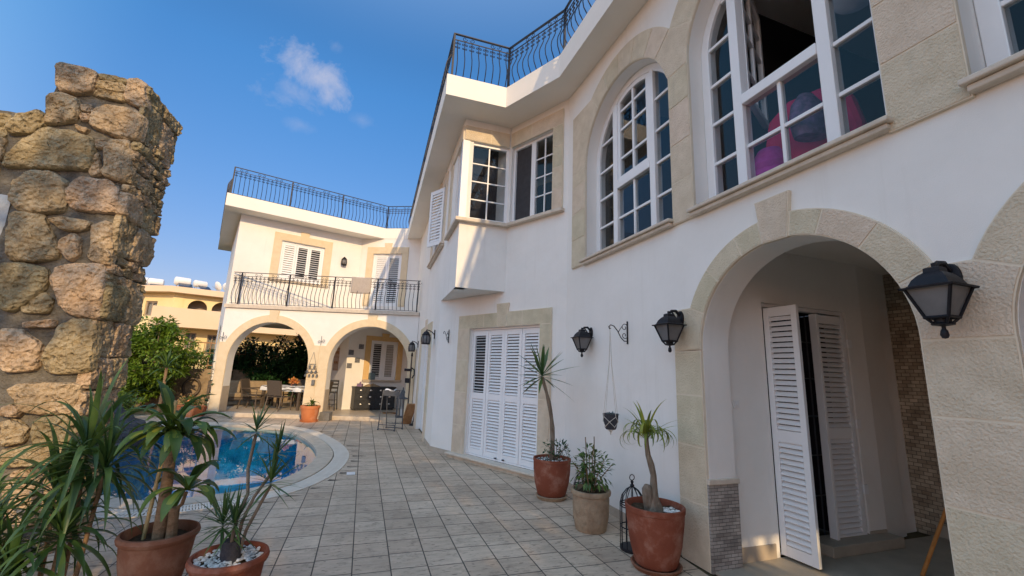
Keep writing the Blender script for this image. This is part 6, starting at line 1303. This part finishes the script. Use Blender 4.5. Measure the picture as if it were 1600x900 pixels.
# things seen inside the rooms upstairs
q = FN(-1.13, 0.56, 3.08)
t = thing('pink_armchair', 'bright pink high-backed seat behind the big open window', 'armchair', tuple(q), FN.rot() + 0.3)
b = MB(); b.prism(LOC, [(-0.36, 0.0), (0.36, 0.0), (0.38, 0.6), (0.32, 0.92), (0.15, 1.05), (-0.15, 1.05), (-0.32, 0.92), (-0.38, 0.6)], -0.12, 0.06); build('backrest', b, 'pink', t, world=False, bevel=0.05)
b = MB(); b.box(LOC, -0.40, 0.40, -0.60, -0.12, 0.0, 0.42); build('seat', b, 'pink', t, world=False, bevel=0.05)
b = MB(); b.lathe([(0.0, 0), (0.17, 0), (0.19, 0.05), (0.17, 0.1), (0.19, 0.15), (0.17, 0.2), (0.19, 0.25), (0.17, 0.3), (0.1, 0.42), (0, 0.44)], n=20); o = build('ribbed_pouf', b, 'magenta', loc=tuple(FN(-0.82, 0.44, 3.30)), world=False, smooth=40); tag(o, 'ribbed magenta cushion pressed near the pane of the big open window', 'cushion')
b = MB(); b.lathe([(0, 0), (0.13, 0), (0.16, 0.15), (0.13, 0.3), (0.06, 0.4), (0, 0.41)], n=16, squash=0.6); o = build('backpack', b, 'lilac', loc=tuple(FN(-1.24, 0.38, 3.62)), world=False, smooth=50); tag(o, 'lilac and black backpack slung on the pink seat', 'backpack')
b = MB(); b.box(LOC, -0.16, 0.16, -0.14, 0.14, 0, 0.42); o = build('storage_box', b, 'pink', loc=tuple(FN(-0.50, 0.75, 3.20)), world=False, bevel=0.02); tag(o, 'pink box low behind the left side panes of the big open window', 'box')
b = MB(); b.lathe([(0.0, -0.2), (0.08, -0.184), (0.14, -0.142), (0.184, -0.08), (0.2, 0.0), (0.184, 0.08), (0.14, 0.142), (0.08, 0.184), (0.0, 0.2)], n=24); b.tube([(0, 0, 0.2), (0, 0, 1.2)], 0.004, 4); o = build('paper_globe_lamp', b, 'paper', loc=tuple(FN(-1.60, 0.55, 4.84)), world=False, smooth=70); tag(o, 'white paper globe lamp hanging in the room behind the big window', 'ceiling lamp')
for i, (s, d_, z, lb) in enumerate([(0.62, 1.0, 4.75, 'cream square lampshade in the upper panes of the smaller arched window'), (0.95, 1.3, 4.35, 'cream square lampshade lower down behind the smaller arched window')]):
    b = MB(); b.prism(LOC, [(-0.20, -0.12), (0.20, -0.12), (0.16, 0.14), (-0.16, 0.14)], -0.17, 0.17); b.tube([(0, 0, 0.14), (0, 0, 6.15 - z)], 0.005, 5); o = build('pendant_lamp', b, 'woodshade', loc=tuple(FN(s, d_, z)), world=False); o.rotation_euler = (0, 0, 0.5 + i); tag(o, lb, 'lampshade', 'cream lampshades in the upstairs room')

# ------------------------------------------------------------------ old stone pier and wall, foreground left
PC = Vector((-3.742, 3.859, 0)); FPF = Frame((PC.x, PC.y), 70.6, -1); FPR = Frame((PC.x, PC.y), -19.4, -1)     # front face (s<0) and right face
STONES = [('A',[(-0.72,4.32),(-0.43,4.32),(-0.4,4.24),(-0.41,4.08),(-0.51,4.04),(-0.67,4.06)]), ('B1',[(-0.41,4.31),(-0.17,4.31),(-0.17,4.25),(-0.39,4.24)]), ('B2',[(-0.39,4.23),(-0.17,4.24),(-0.16,4.16),(-0.4,4.14)]), ('B3',[(-0.4,4.13),(-0.17,4.15),(-0.16,4.06),(-0.4,4.07)]), ('C',[(-0.16,4.3),(-0.06,4.32),(0.0,4.28),(0.03,4.07),(0.0,4.02),(-0.16,4.07)]), ('D',[(-0.72,3.96),(-0.62,4.03),(-0.5,3.99),(-0.48,3.87),(-0.49,3.76),(-0.69,3.69),(-0.7,3.82)]), ('E',[(-0.37,3.75),(-0.36,3.93),(-0.25,3.99),(-0.08,4.0),(0.03,3.93),(0.02,3.72),(-0.08,3.66)]), ('F',[(-0.93,3.61),(-0.87,3.73),(-0.73,3.81),(-0.68,3.69),(-0.72,3.58),(-0.91,3.53)]), ('G',[(-0.87,3.23),(-0.87,3.31),(-0.77,3.51),(-0.66,3.65),(-0.48,3.65),(-0.32,3.62),(-0.29,3.42),(-0.31,3.31),(-0.47,3.28),(-0.68,3.25)]), ('H',[(-0.19,3.28),(-0.21,3.62),(-0.04,3.67),(0.01,3.49),(0.03,3.31),(-0.02,3.24)]), ('s1',[(-0.47,3.86),(-0.37,3.87),(-0.37,3.8),(-0.44,3.78)]), ('s2',[(-0.3,3.62),(-0.21,3.64),(-0.21,3.54),(-0.28,3.52)]), ('s3',[(-0.31,3.45),(-0.25,3.49),(-0.2,3.28),(-0.28,3.26)]), ('s4',[(-0.48,3.74),(-0.37,3.72),(-0.38,3.66),(-0.46,3.69)]), ('s5',[(-0.48,3.95),(-0.38,3.96),(-0.38,3.89),(-0.46,3.88)]), ('I',[(-0.78,2.93),(-0.78,3.09),(-0.7,3.21),(-0.55,3.23),(-0.41,3.15),(-0.4,2.89),(-0.52,2.85),(-0.7,2.84)]), ('J',[(-0.37,2.95),(-0.4,3.13),(-0.33,3.22),(-0.14,3.23),(-0.04,3.18),(-0.0,2.94),(-0.13,2.91),(-0.34,2.92)]), ('L',[(-0.74,2.77),(-0.69,2.82),(-0.52,2.81),(-0.44,2.66),(-0.35,2.46),(-0.49,2.4),(-0.69,2.39)]), ('M',[(-0.49,2.79),(-0.38,2.83),(-0.17,2.81),(-0.21,2.72),(-0.38,2.71)]), ('N',[(-0.38,2.6),(-0.29,2.68),(-0.22,2.64),(-0.21,2.49),(-0.26,2.43),(-0.35,2.5)]), ('O',[(-0.17,2.79),(-0.07,2.83),(0.0,2.77),(0.02,2.52),(0.02,2.43),(-0.14,2.46),(-0.15,2.63)]), ('P',[(-0.71,2.34),(-0.59,2.37),(-0.41,2.35),(-0.39,2.16),(-0.54,1.95),(-0.64,1.97)]), ('Q',[(-0.37,2.23),(-0.35,2.36),(-0.14,2.42),(-0.01,2.41),(0.02,2.2),(0.03,1.97),(0.0,1.94),(-0.2,1.96),(-0.27,2.06)]), ('Qs',[(-0.52,2.0),(-0.39,2.14),(-0.32,2.06),(-0.33,1.95),(-0.49,1.95)]), ('R',[(-0.6,1.79),(-0.48,1.79),(-0.33,1.7),(-0.3,1.47),(-0.53,1.44)]), ('S',[(-0.29,1.56),(-0.23,1.83),(-0.16,1.92),(0.01,1.91),(0.04,1.68),(0.06,1.46),(-0.24,1.45)]), ('T',[(-0.47,1.86),(-0.28,1.9),(-0.26,1.83),(-0.45,1.81)]), ('V',[(-0.45,1.29),(-0.38,1.35),(0.01,1.36),(-0.0,1.21),(0.01,1.1),(-0.3,1.1)]), ('W',[(-0.47,1.14),(-0.4,1.18),(-0.32,1.13),(-0.34,1.08),(-0.46,1.07)]), ('X',[(-0.23,0.87),(-0.24,1.07),(-0.04,1.09),(0.0,1.04),(0.02,0.91),(-0.01,0.85)]), ('Y',[(-0.45,1.04),(-0.37,1.06),(-0.27,1.0),(-0.26,0.88),(-0.41,0.84)]), ('Z',[(-0.4,0.82),(-0.28,0.84),(-0.0,0.85),(0.02,0.71),(-0.11,0.7),(-0.38,0.68)]), ('AA',[(-0.33,0.61),(-0.29,0.65),(-0.2,0.66),(-0.18,0.6)]), ('BB',[(-0.17,0.63),(0.02,0.66),(0.02,0.6),(-0.04,0.59)]), ('CC',[(-0.35,0.57),(-0.09,0.58),(0.01,0.57),(0.01,0.25),(-0.28,0.22)]), ]
def chaikin(p, k=2):
    for _ in range(k):
        n = len(p); q = []
        for i in range(n): a, c = Vector(p[i]), Vector(p[(i + 1) % n]); q += [a * 0.86 + c * 0.14, a * 0.14 + c * 0.86]
        p = q
    return p
from mathutils import noise
def stone(b, F, poly, proud, seed, depth_sign=-1):
    """a rounded rough boulder face grown from its outline on a wall face"""
    c0 = sum((Vector(q) for q in poly), Vector((0, 0))) / len(poly)
    poly = [c0 + (Vector(q) - c0) * 1.09 for q in poly]
    p = [Vector(q) for q in chaikin(poly, 3)]; n = len(p); c = sum(p, Vector((0, 0))) / n
    p = [q + (q - c).normalized() * noise.fractal(Vector((q.x * 9, q.y * 9, seed)), 1, 2, 4) * 0.016 for q in p]
    rings = [(1.0, -0.4), (0.99, 0.1), (0.965, 0.62), (0.92, 0.86), (0.84, 0.96), (0.74, 1.0), (0.62, 1.0), (0.5, 1.0), (0.38, 1.0), (0.26, 1.0), (0.13, 1.0)]
    vs = []; fs = []; rr = random.Random(seed); tl = (rr.uniform(-.15, .15), rr.uniform(-.2, .2))
    for f, h in rings:
        for q in p:
            w = c + (q - c) * f; pt = Vector((w.x * 1.0, w.y, seed * 3.7))
            nz = noise.fractal(pt * 7, 1.0, 2.0, 6) * 0.020 + noise.fractal(pt * 24, 0.7, 2.0, 5) * 0.014
            cell = noise.noise(pt * 17); pit = -0.05 * max(0, cell - 0.30) if h > 0.8 else 0
            hh = proud * h * (1 + tl[0] * (w.x - c.x) * 3 + tl[1] * (w.y - c.y) * 2) + (nz + pit) * min(1, max(0, h * 1.2))
            vs.append(F(w.x, depth_sign * hh if depth_sign < 0 else hh, w.y))
    for k in range(len(rings) - 1):
        for i in range(n): fs.append((k * n + i, k * n + (i + 1) % n, (k + 1) * n + (i + 1) % n, (k + 1) * n + i))
    fs.append(tuple((len(rings) - 1) * n + i for i in range(n)))
    b.add(vs, fs, t=rr.random())
sw = thing('stone_wall', 'tall rough ruin-like pier of old yellow-brown stones with a lower wall running off to the left', 'stone wall', (PC.x, PC.y, 0))
b = MB()
for i, (nm, poly) in enumerate(STONES): stone(b, FPF, poly, 0.045 if len(nm) > 1 else 0.075, i + 1)
# stones wrapping round the corner and the rubble of the right-hand face
rr = random.Random(12); z = 0.0
while z < 4.22:
    big = rr.random() < 0.42; h = rr.uniform(0.22, 0.36) if big else rr.uniform(0.07, 0.12); h = min(h, 4.27 - z); s = -0.045; ww = 0.56 + 0.13 * z / 4.2
    while s < ww:
        w_ = rr.uniform(0.22, 0.38) if big else rr.uniform(0.10, 0.24); w_ = min(w_, ww - s + 0.03); g_ = 0.010
        if w_ > 0.05:
            j = lambda a: a + rr.uniform(-0.018, 0.018)
            stone(b, FPR, [(j(s + g_), j(z + g_)), (j(s + w_ * 0.5), j(z + g_ * 0.6)), (j(s + w_ - g_), j(z + g_)), (j(s + w_ - g_), j(z + h * 0.5)), (j(s + w_ - g_), j(z + h - g_)), (j(s + w_ * 0.5), j(z + h - g_ * 0.5)), (j(s + g_), j(z + h - g_)), (j(s + g_ * 0.6), j(z + h * 0.5))], rr.uniform(0.03, 0.07) if big else rr.uniform(0.02, 0.055), rr.randrange(1, 9999))
        s += w_
    z += h
# lower wall to the left: courses of flat stones
z = 0.0
while z < 3.72:
    h = min(rr.uniform(0.08, 0.26), 3.80 - z); s = -2.8
    lim = lambda zz: min((-0.60 - 0.30 * min(1, zz / 3.0)), min((min(q[0] for q in pl) for nm, pl in STONES if min(q[1] for q in pl) < zz + h and max(q[1] for q in pl) > zz), default=-0.6)) - 0.01
    L_ = lim(z)
    while s < L_ - 0.04:
        w_ = min(rr.uniform(0.12, 0.42), L_ - s)
        if w_ > 0.05 and h > 0.04 and not (z > 2.2 and z < 3.0 and s > -1.4): stone(b, FPF, [(s + 0.01, z + 0.01), (s + w_ * 0.5, z + 0.004), (s + w_ - 0.01, z + 0.012), (s + w_ - 0.006, z + h * 0.5), (s + w_ - 0.012, z + h - 0.01), (s + w_ * 0.5, z + h - 0.004), (s + 0.012, z + h - 0.01), (s + 0.006, z + h * 0.5)], rr.uniform(0.02, 0.05), rr.randrange(1, 9999))
        s += w_
    z += h
# top stones
for x0, x1, zt in ((-0.72, -0.42, 4.30), (-0.40, -0.17, 4.27), (-0.16, 0.03, 4.27)):
    y0 = 0.0
    while y0 < 0.66:
        y1 = min(0.68, y0 + rr.uniform(0.22, 0.36)); v0 = FPF(x0, 0, 0)
        TF = type('T', (), {})(); 
        f2 = lambda a, d_, c_, zt=zt: FPF(a, c_, zt - d_ - 0.02)
        stone(b, f2, [(x0 + 0.01, y0), ((x0 + x1) / 2, y0), (x1 - 0.01, y0), (x1 - 0.01, y1 - 0.01), ((x0 + x1) / 2, y1 - 0.01), (x0 + 0.01, y1 - 0.01)], 0.05, rr.randrange(1, 9999)); y0 = y1
build('stones', b, 'rubble', sw, smooth=55, fix=True)
b = MB(); b.prism(FPF, [(-3.0, -0.05), (-0.005, -0.05), (-0.005, 4.255), (-0.70, 4.285), (-0.695, 3.78), (-3.0, 3.74)], 0.035, 0.30)
b.prism(FPF, [(-0.69, -0.05), (-0.006, -0.05), (-0.006, 4.25), (-0.68, 4.25)], 0.30, 0.52)
bmv = MB(); nx, nz = 60, 90                                            # lumpy mortar skin
vs = []; fs = []
for j in range(nz + 1):
    for i in range(nx + 1):
        s = -2.9 + 2.895 * i / nx; z = -0.02 + 4.28 * j / nz
        if s < -0.72: z = min(z, 3.76)
        vs.append(FPF(s, -0.006 - 0.022 * noise.fractal(Vector((s * 6, z * 6, 3)), 1, 2, 4), z))
for j in range(nz):
    for i in range(nx): a = j * (nx + 1) + i; fs.append((a, a + 1, a + nx + 2, a + nx + 1))
b.add(vs, fs); vs = []; fs = []
for j in range(nz + 1):
    for i in range(21): s = 0.68 * i / 20; z = -0.02 + 4.27 * j / nz; vs.append(FPR(s * (0.82 + 0.18 * z / 4.27), 0.006 - 0.018 * noise.fractal(Vector((s * 6, z * 6, 8)), 1, 2, 4), z))
for j in range(nz):
    for i in range(20): a = j * 21 + i; fs.append((a, a + 1, a + 22, a + 21))
b.add(vs, fs)
build('mortar', b, 'mortar', sw, smooth=60, fix=False)
b = MB(); vs = []; fs = []
for j in range(13):
    for i in range(13): s = -2.6 + 1.82 * i / 12; z = 2.25 + 0.72 * j / 12; vs.append(FPF(s, -0.05 - 0.012 * noise.fractal(Vector((s * 5, z * 5, 1)), 1, 2, 3) - (0.015 if 0 < i < 12 and 0 < j < 12 else -0.04), z))
for j in range(12):
    for i in range(12): a = j * 13 + i; fs.append((a, a + 1, a + 14, a + 13))
b.add(vs, fs); build('plaster_patch', b, 'plaster', sw, smooth=60, fix=False)
b = MB(); b.box(FPF, -2.6, -0.24, -0.42, -0.03, 0.0, 0.19); o = build('wall_ledge', b, 'coping', loc=tuple(FPF(-1, -0.2, 0)), bevel=0.02); tag(o, 'low pale stone ledge along the foot of the stone wall', 'ledge')
# boulders at the far pool edge
def boulder(label, loc, r, sq, seed):
    b = MB(); n1, n2 = 18, 12; vs = []; fs = []
    for i in range(n2 + 1):
        th = pi * i / n2
        for j in range(n1):
            ph = 2 * pi * j / n1; v_ = Vector((math.sin(th) * math.cos(ph), math.sin(th) * math.sin(ph), math.cos(th))); k = 1 + 0.35 * noise.fractal(v_ * 1.6 + Vector((seed, 0, 0)), 1, 2, 5); vs.append(Vector((v_.x * r * k, v_.y * r * k, max(-0.05, v_.z * r * sq * k))))
    for i in range(n2):
        for j in range(n1): fs.append((i * n1 + j, i * n1 + (j + 1) % n1, (i + 1) * n1 + (j + 1) % n1, (i + 1) * n1 + j))
    b.add(vs, fs); o = build('boulder', b, 'rock', loc=loc, world=False, smooth=35, fix=False); return tag(o, label, 'boulder', 'dark rocks at the pool edge')
boulder('large dark boulder at the pool edge right behind the stone pier', (-7.55, 8.35, 0), 0.62, 1.0, 1); boulder('lower dark rock next to the large boulder by the pool', (-8.45, 9.0, 0), 0.5, 0.7, 5)

# ------------------------------------------------------------------ garden and neighbours
def tree(name, label, cat, loc, height, trunk_r, clumps, leaf_n, L_, W_, m, seed, group=None, bark='bark', csize=0.45, spread=1.0):
    """tapered trunk, limbs reaching each leaf clump, leaves scattered through every clump"""
    t = thing(name, label, cat, loc, 0, group); rr = random.Random(seed)
    b = MB(); f = height * 0.42
    b.tube([(0, 0, -0.05), (0.03, 0.02, f * 0.5), (0.0, 0.05, f)], [trunk_r * 1.25, trunk_r, trunk_r * 0.8], 10)
    for c in clumps:
        c = Vector(c); s = Vector((0, 0.03, f * rr.uniform(0.75, 1.0))); mid = s.lerp(c, 0.5) + Vector((rr.uniform(-.15, .15), rr.uniform(-.15, .15), 0.12 * height * rr.random())); b.tube([s, mid, c], [trunk_r * 0.5, trunk_r * 0.3, trunk_r * 0.12], 6)
    build('trunk', b, bark, t, world=False, smooth=60)
    b = MB(); per = leaf_n // len(clumps)
    for i, c in enumerate(clumps):
        c = Vector(c); k = 7
        for _ in range(k):
            v_ = Vector((rr.gauss(0, 1), rr.gauss(0, 1), rr.gauss(0, 0.8))); v_ = v_.normalized() * rr.uniform(0.2, 1.0) * csize; q = c + v_; sub = csize * rr.uniform(0.28, 0.5)
            for _ in range(per // k):
                o_ = Vector((rr.gauss(0, 1), rr.gauss(0, 1), rr.gauss(0, 1))).normalized(); p = q + o_ * sub * rr.random() ** 0.45
                d = (o_ + Vector((rr.uniform(-.8, .8), rr.uniform(-.8, .8), rr.uniform(-.7, .5)))).normalized()
                b.leaf(p, d, (rr.uniform(-.6, .6), rr.uniform(-.6, .6), 1), L_ * rr.uniform(0.6, 1.3), W_ * rr.uniform(0.7, 1.2), t=min(1, max(0, rr.gauss(0.5, 0.25))))
    build('crown', b, m, t, world=False, fix=False); return t
def clump_set(seed, n, rx, ry, z0, z1, hollow=0.35):
    rr = random.Random(seed); o = []
    for i in range(n):
        a = i * 2.39996; u = (i + 0.5) / n; z = z0 + (z1 - z0) * u; k = math.sqrt(max(0.05, 1 - (2 * u - 1) ** 2)) * rr.uniform(hollow + 0.4, 1.05); o.append((math.cos(a) * rx * k, math.sin(a) * ry * k, z + rr.uniform(-.1, .1)))
    return o
tree('citrus_tree', 'dense bright green citrus tree behind the pool left of the white wing', 'tree', (-12.0, 14.4, 0), 2.95, 0.09, clump_set(3, 28, 0.95, 1.0, 0.5, 2.6), 12500, 0.15, 0.075, 'citrus', 5, csize=0.5)
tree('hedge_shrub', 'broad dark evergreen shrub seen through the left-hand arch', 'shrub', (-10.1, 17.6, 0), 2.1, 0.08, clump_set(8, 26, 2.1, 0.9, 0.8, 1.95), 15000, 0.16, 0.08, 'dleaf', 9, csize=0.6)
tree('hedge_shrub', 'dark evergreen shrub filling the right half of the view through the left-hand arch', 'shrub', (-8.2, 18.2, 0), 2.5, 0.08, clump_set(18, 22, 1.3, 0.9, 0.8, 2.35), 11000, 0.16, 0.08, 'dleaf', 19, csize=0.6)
tree('young_shrub', 'small light green shrub growing against the railing between citrus tree and wing', 'shrub', (-11.6, 16.0, 0.0), 2.2, 0.04, clump_set(28, 8, 0.35, 0.35, 1.2, 2.1), 900, 0.10, 0.05, 'citrus', 29, csize=0.28)
t = thing('garden_palm', 'slim spiky garden plant in front of the citrus tree', 'plant', (-9.9, 12.6, 0))
b = MB(); b.tube([(0, 0, 0), (0.02, 0, 0.8), (0.0, 0, 1.35)], [0.05, 0.04, 0.035], 8); build('stem', b, 'bark2', t, world=False, smooth=60)
b = MB(); rosette(b, (0, 0, 1.35), 30, 0.45, 0.75, 0.05, -15, 80, 0.8, 33); rosette(b, (0, 0, 0.8), 14, 0.3, 0.5, 0.045, -10, 60, 0.9, 34); build('leaves', b, 'leaf', t, world=False, fix=False, smooth=50)
for i, (x, y, r_, sd_, lb) in enumerate([(-10.2, 11.6, 0.5, 41, 'low leafy bush at the far left pool edge below the citrus tree'), (-11.4, 12.4, 0.6, 42, 'low leafy bush further left under the citrus tree'), (-9.8, 10.2, 0.45, 43, 'low leafy bush beside the dark boulders at the pool')]):
    t = thing('low_bush', lb, 'bush', (x, y, 0), 0, 'low bushes behind the pool'); b = MB(); bush(b, (0, 0, r_ * 0.7), (r_, r_, r_ * 0.75), 900, 0.12, 0.05, sd_, up=0.4); build('leaves', b, 'leaf' if i != 2 else 'dleaf', t, world=False, fix=False)
# garden wall with an iron fence on top
FGW = Frame((-11.4, 15.9), 54.5, -1)
b = MB(); b.box(FGW, -9, 4.3, 0, 0.35, -0.05, 1.28); o = build('garden_wall', b, 'wallstone', loc=tuple(FGW(0, 0, 0))); tag(o, 'rough brown stone garden wall behind pool and patio', 'garden wall')
b = MB(); b.box(FGW, -9, 4.3, 0.15, 0.18, 2.22, 2.26); b.box(FGW, -9, 4.3, 0.15, 0.18, 1.40, 1.43); b.box(FGW, -9, 4.3, 0.155, 0.175, 1.86, 1.88)
s = -9
while s < 4.3: b.tube([FGW(s, 0.165, 1.28), FGW(s, 0.165, 2.26)], 0.011, 5); s += 0.19
o = build('iron_fence', b, 'board', loc=tuple(FGW(0, 0.16, 1.28))); tag(o, 'thin rusty iron fence standing on the garden wall', 'fence')
b = MB(); c = FGW(-0.05, -0.05, 0.62); b.tube([c + FGW.S * (0.24 * math.cos(a)) + Vector((0, 0, 0.30 * math.sin(a))) for a in [k * pi / 12 for k in range(24)]], 0.045, 7, closed=True); o = build('round_niche', b, 'frame', loc=tuple(c), smooth=50); tag(o, 'dark round ring ornament hung on the garden wall beside the wing', 'ornament')
# yellow neighbour house
YC = (-21.6, 27.0); FY1 = Frame(YC, 97, -1); FY2 = Frame(YC, 52, -1)
yh = thing('yellow_house', 'two-storey yellow house with peach balcony behind the garden', 'house', (YC[0], YC[1], 0))
Y = lambda name, mb, mats, **k: build(name, mb, mats, k.pop('parent', yh), **k)
b = MB(); wl = [[(-5.6, 3.95), (-4.3, 3.95), (-4.3, 5.0), (-5.6, 5.0)], [(-1.95, 4.25), (-1.1, 4.25), (-1.1, 5.2), (-1.95, 5.2)]]
b.prism(FY1, [(-12, 0), (0, 0), (0, 5.75), (-12, 5.75)], 0, 0.3, wl)
w2_ = [[(0.95, 2.3), (1.5, 2.3), (1.5, 3.3), (0.95, 3.3)], [(2.1, 2.0), (2.65, 2.0), (2.65, 3.25), (2.1, 3.25)], [(12.0, 1.9), (13.2, 1.9), (13.2, 3.5), (12.0, 3.5)]]
b.prism(FY2, [(0.002, 0), (22, 0), (22, 3.75), (0.002, 3.75)], 0.0, 0.3, w2_)
b.box(FY2, 0.002, 0.5, 0.0, 0.3, 3.75, 5.75); b.box(FY2, 0.5, 22, 2.2, 2.5, 3.75, 5.75); Y('wall', b, 'yellow')
b = MB(); op = [(0.502, 3.75)]
for c, r in ((1.30, 0.52), (2.62, 0.55), (4.2, 0.6), (6.0, 0.6)): op += [(c - r, 3.75)] + list(reversed(arc(c, 4.92, r, 0, 180, 16))) + [(c + r, 3.75)]
b.prism(FY2, op + [(22, 3.75), (22, 5.75), (0.502, 5.75)], 0.02, 0.3); Y('balcony_arches', b, 'yellow')
b = MB(); b.box(FY2, 0.6, 7.2, 1.0, 1.05, 3.76, 5.7); Y('arch_shade_panel', b, 'winframe')  # dark panel standing in for the shade inside the balcony arches
b = MB(); b.box(FY2, -0.9, 22, -1.2, -1.0, 3.55, 4.72); b.box(FY2, -0.9, 22, -1.0, 0.0, 3.55, 3.74); b.box(FY2, -0.9, -0.7, -1.0, 0.0, 3.74, 4.72); Y('balcony', b, 'peach')
b = MB(); b.prism(None, [P(FY1, -12.5, -0.6), isect(FY1, -0.6, FY2, -0.6), P(FY2, 22, -0.6), P(FY2, 22, 10), P(FY1, -12.5, 12)], 5.74, 6.12, flat=True); Y('roof', b, 'peach')
for F, (s0, s1_, z0, z1) in ((FY1, (-5.6, -4.3, 3.95, 5.0)), (FY1, (-1.95, -1.1, 4.25, 5.2)), (FY2, (0.95, 1.5, 2.3, 3.3)), (FY2, (2.1, 2.65, 2.0, 3.25)), (FY2, (12.0, 13.2, 1.9, 3.5))):
    b = MB(); fr(F, s0, s1_, z0, z1, 0.08, 0.16, 0.08, b); b.box(F, (s0 + s1_) / 2 - 0.03, (s0 + s1_) / 2 + 0.03, 0.09, 0.15, z0 + 0.08, z1 - 0.08); w_ = Y('window', b, 'winframe'); g = MB(); g.box(F, s0 + 0.08, s1_ - 0.08, 0.125, 0.13, z0 + 0.08, z1 - 0.08); Y('pane', g, 'glass', parent=w_); g = MB(); g.box(F, s0, s1_, 0.25, 0.29, z0, z1); Y('curtain', g, 'curtain', parent=w_)
for i, (s, dd_, sc_, lb) in enumerate([(-4.0, 1.2, 1.05, 'white water tank on the yellow roof next to the stone pier'), (-2.9, 1.3, 0.95, 'white water tank on the yellow roof, second from the stone pier'), (-0.6, 1.0, 1.0, 'white water tank on the yellow roof above the house corner'), (0.35, 1.4, 0.85, 'white water tank on the yellow roof just right of the house corner')]):
    q = FY1(s, dd_, 6.12)
    t = thing('water_tank', lb, 'water tank', tuple(q), R(20 + 12 * i), 'white tanks on the yellow house roof')
    b = MB(); b.lathe([(0.0, -0.75), (0.30, -0.73), (0.42, -0.66), (0.45, -0.55), (0.45, 0.55), (0.42, 0.66), (0.30, 0.73), (0, 0.75)], n=20); b.v = [Vector((p.z, p.y, p.x + 0.95)) for p in b.v]; build('tank', b, 'tank', t, world=False, smooth=40)
    b = MB()
    for x in (-0.45, 0.45):
        for y in (-0.3, 0.3): b.tube([(x, y, 0), (x, y, 0.62)], 0.03, 5)
    build('stand', b, 'winframe', t, world=False)
    b = MB(); b.obox((0.2, -1.0, 0.42), Vector((0.6, 0, 0)), Vector((0, 0.42, 0.22)), Vector((0, -0.02, 0.03))); build('solar_panel', b, 'panel', t, world=False)
    t.scale = (sc_ * 0.62,) * 3
for i, (s, lb) in enumerate([(2.2, 'white satellite dish on the yellow roof, left one of the pair'), (2.75, 'white satellite dish on the yellow roof, right one of the pair')]):
    q = FY2(s, 0.5, 6.12); t = thing('satellite_dish', lb, 'satellite dish', tuple(q), 0.5 * i - 0.4, 'dishes on the yellow roof')
    b = MB(); b.lathe([(0.0, 0.10), (0.2, 0.075), (0.36, 0.02), (0.45, -0.06), (0.44, -0.075), (0.34, 0.0), (0.18, 0.055), (0.0, 0.08)], n=20, close=False); b.v = [Vector((p.x, -p.z * 0.8 - p.y * 0.4, p.y * 0.9 - p.z * 0.4 + 0.62)) for p in b.v]; build('dish', b, 'tank', t, world=False, smooth=50, fix=False)
    b = MB(); b.tube([(0, 0, 0), (0, 0, 0.6)], 0.03, 6); b.tube([(0, 0, 0.3), (0, -0.45, 0.55)], 0.015, 5); build('mast', b, 'winframe', t, world=False); t.scale = (0.75,) * 3
# pale building beyond the hedge
FWH = Frame((-19.5, 46), 92, -1); wh = thing('white_house', 'white far-off house above the dark shrubs in the left-hand arch', 'house', tuple(FWH(0, 0, 0)))
b = MB(); b.prism(FWH, [(-9, 0), (12, 0), (12, 7), (3, 7), (3, 5.2), (-9, 5.2)], 0, 6, [[(0, 3), (1.4, 3), (1.4, 4.4), (0, 4.4)]]); build('wall', b, 'stucco', wh)
b = MB(); b.box(FWH, 0, 1.4, 0.3, 0.4, 3, 4.4); build('window', b, 'winframe', wh)
b = MB(); b.box(FWH, -9.4, 3.0, -0.4, 6.3, 5.2, 5.45); b.box(FWH, 2.9, 12.3, -0.4, 6.3, 7, 7.25); build('roof', b, 'peach', wh)
# neighbouring trees behind the viewer that throw the dappled shade on court and pier
SHADE = [(4.7, -6.0, 8.4, 2.0, 1.8, 3.0, 26, 6500, 0.95), (2.7, -5.2, 6.5, 1.5, 1.6, 2.6, 24, 4600, 0.8), (0.2, -7.5, 9.6, 1.5, 1.4, 7.2, 10, 1500, 0.9), (7.2, -9.0, 9.6, 2.6, 2.2, 3.6, 26, 7000, 1.0)]
kinds = ['tall spreading tree behind the viewer beside the house front', 'tall leaning tree behind the viewer in the middle of the court', 'tall round tree behind the viewer on the pool side', 'slender tree behind the viewer near the stone wall', 'broad tree farthest behind the viewer', 'bushy tree behind the viewer close to the villa']
for i, (x, y, h, rx, ry, z0, n, lf, cs) in enumerate(SHADE):
    tree('shade_tree', kinds[i], 'tree', (x, y, 0), h, 0.16, clump_set(100 + i, n, rx, ry, z0, h), lf, 0.22, 0.12, 'leaf', 200 + i, group='tall trees round the court', csize=cs)
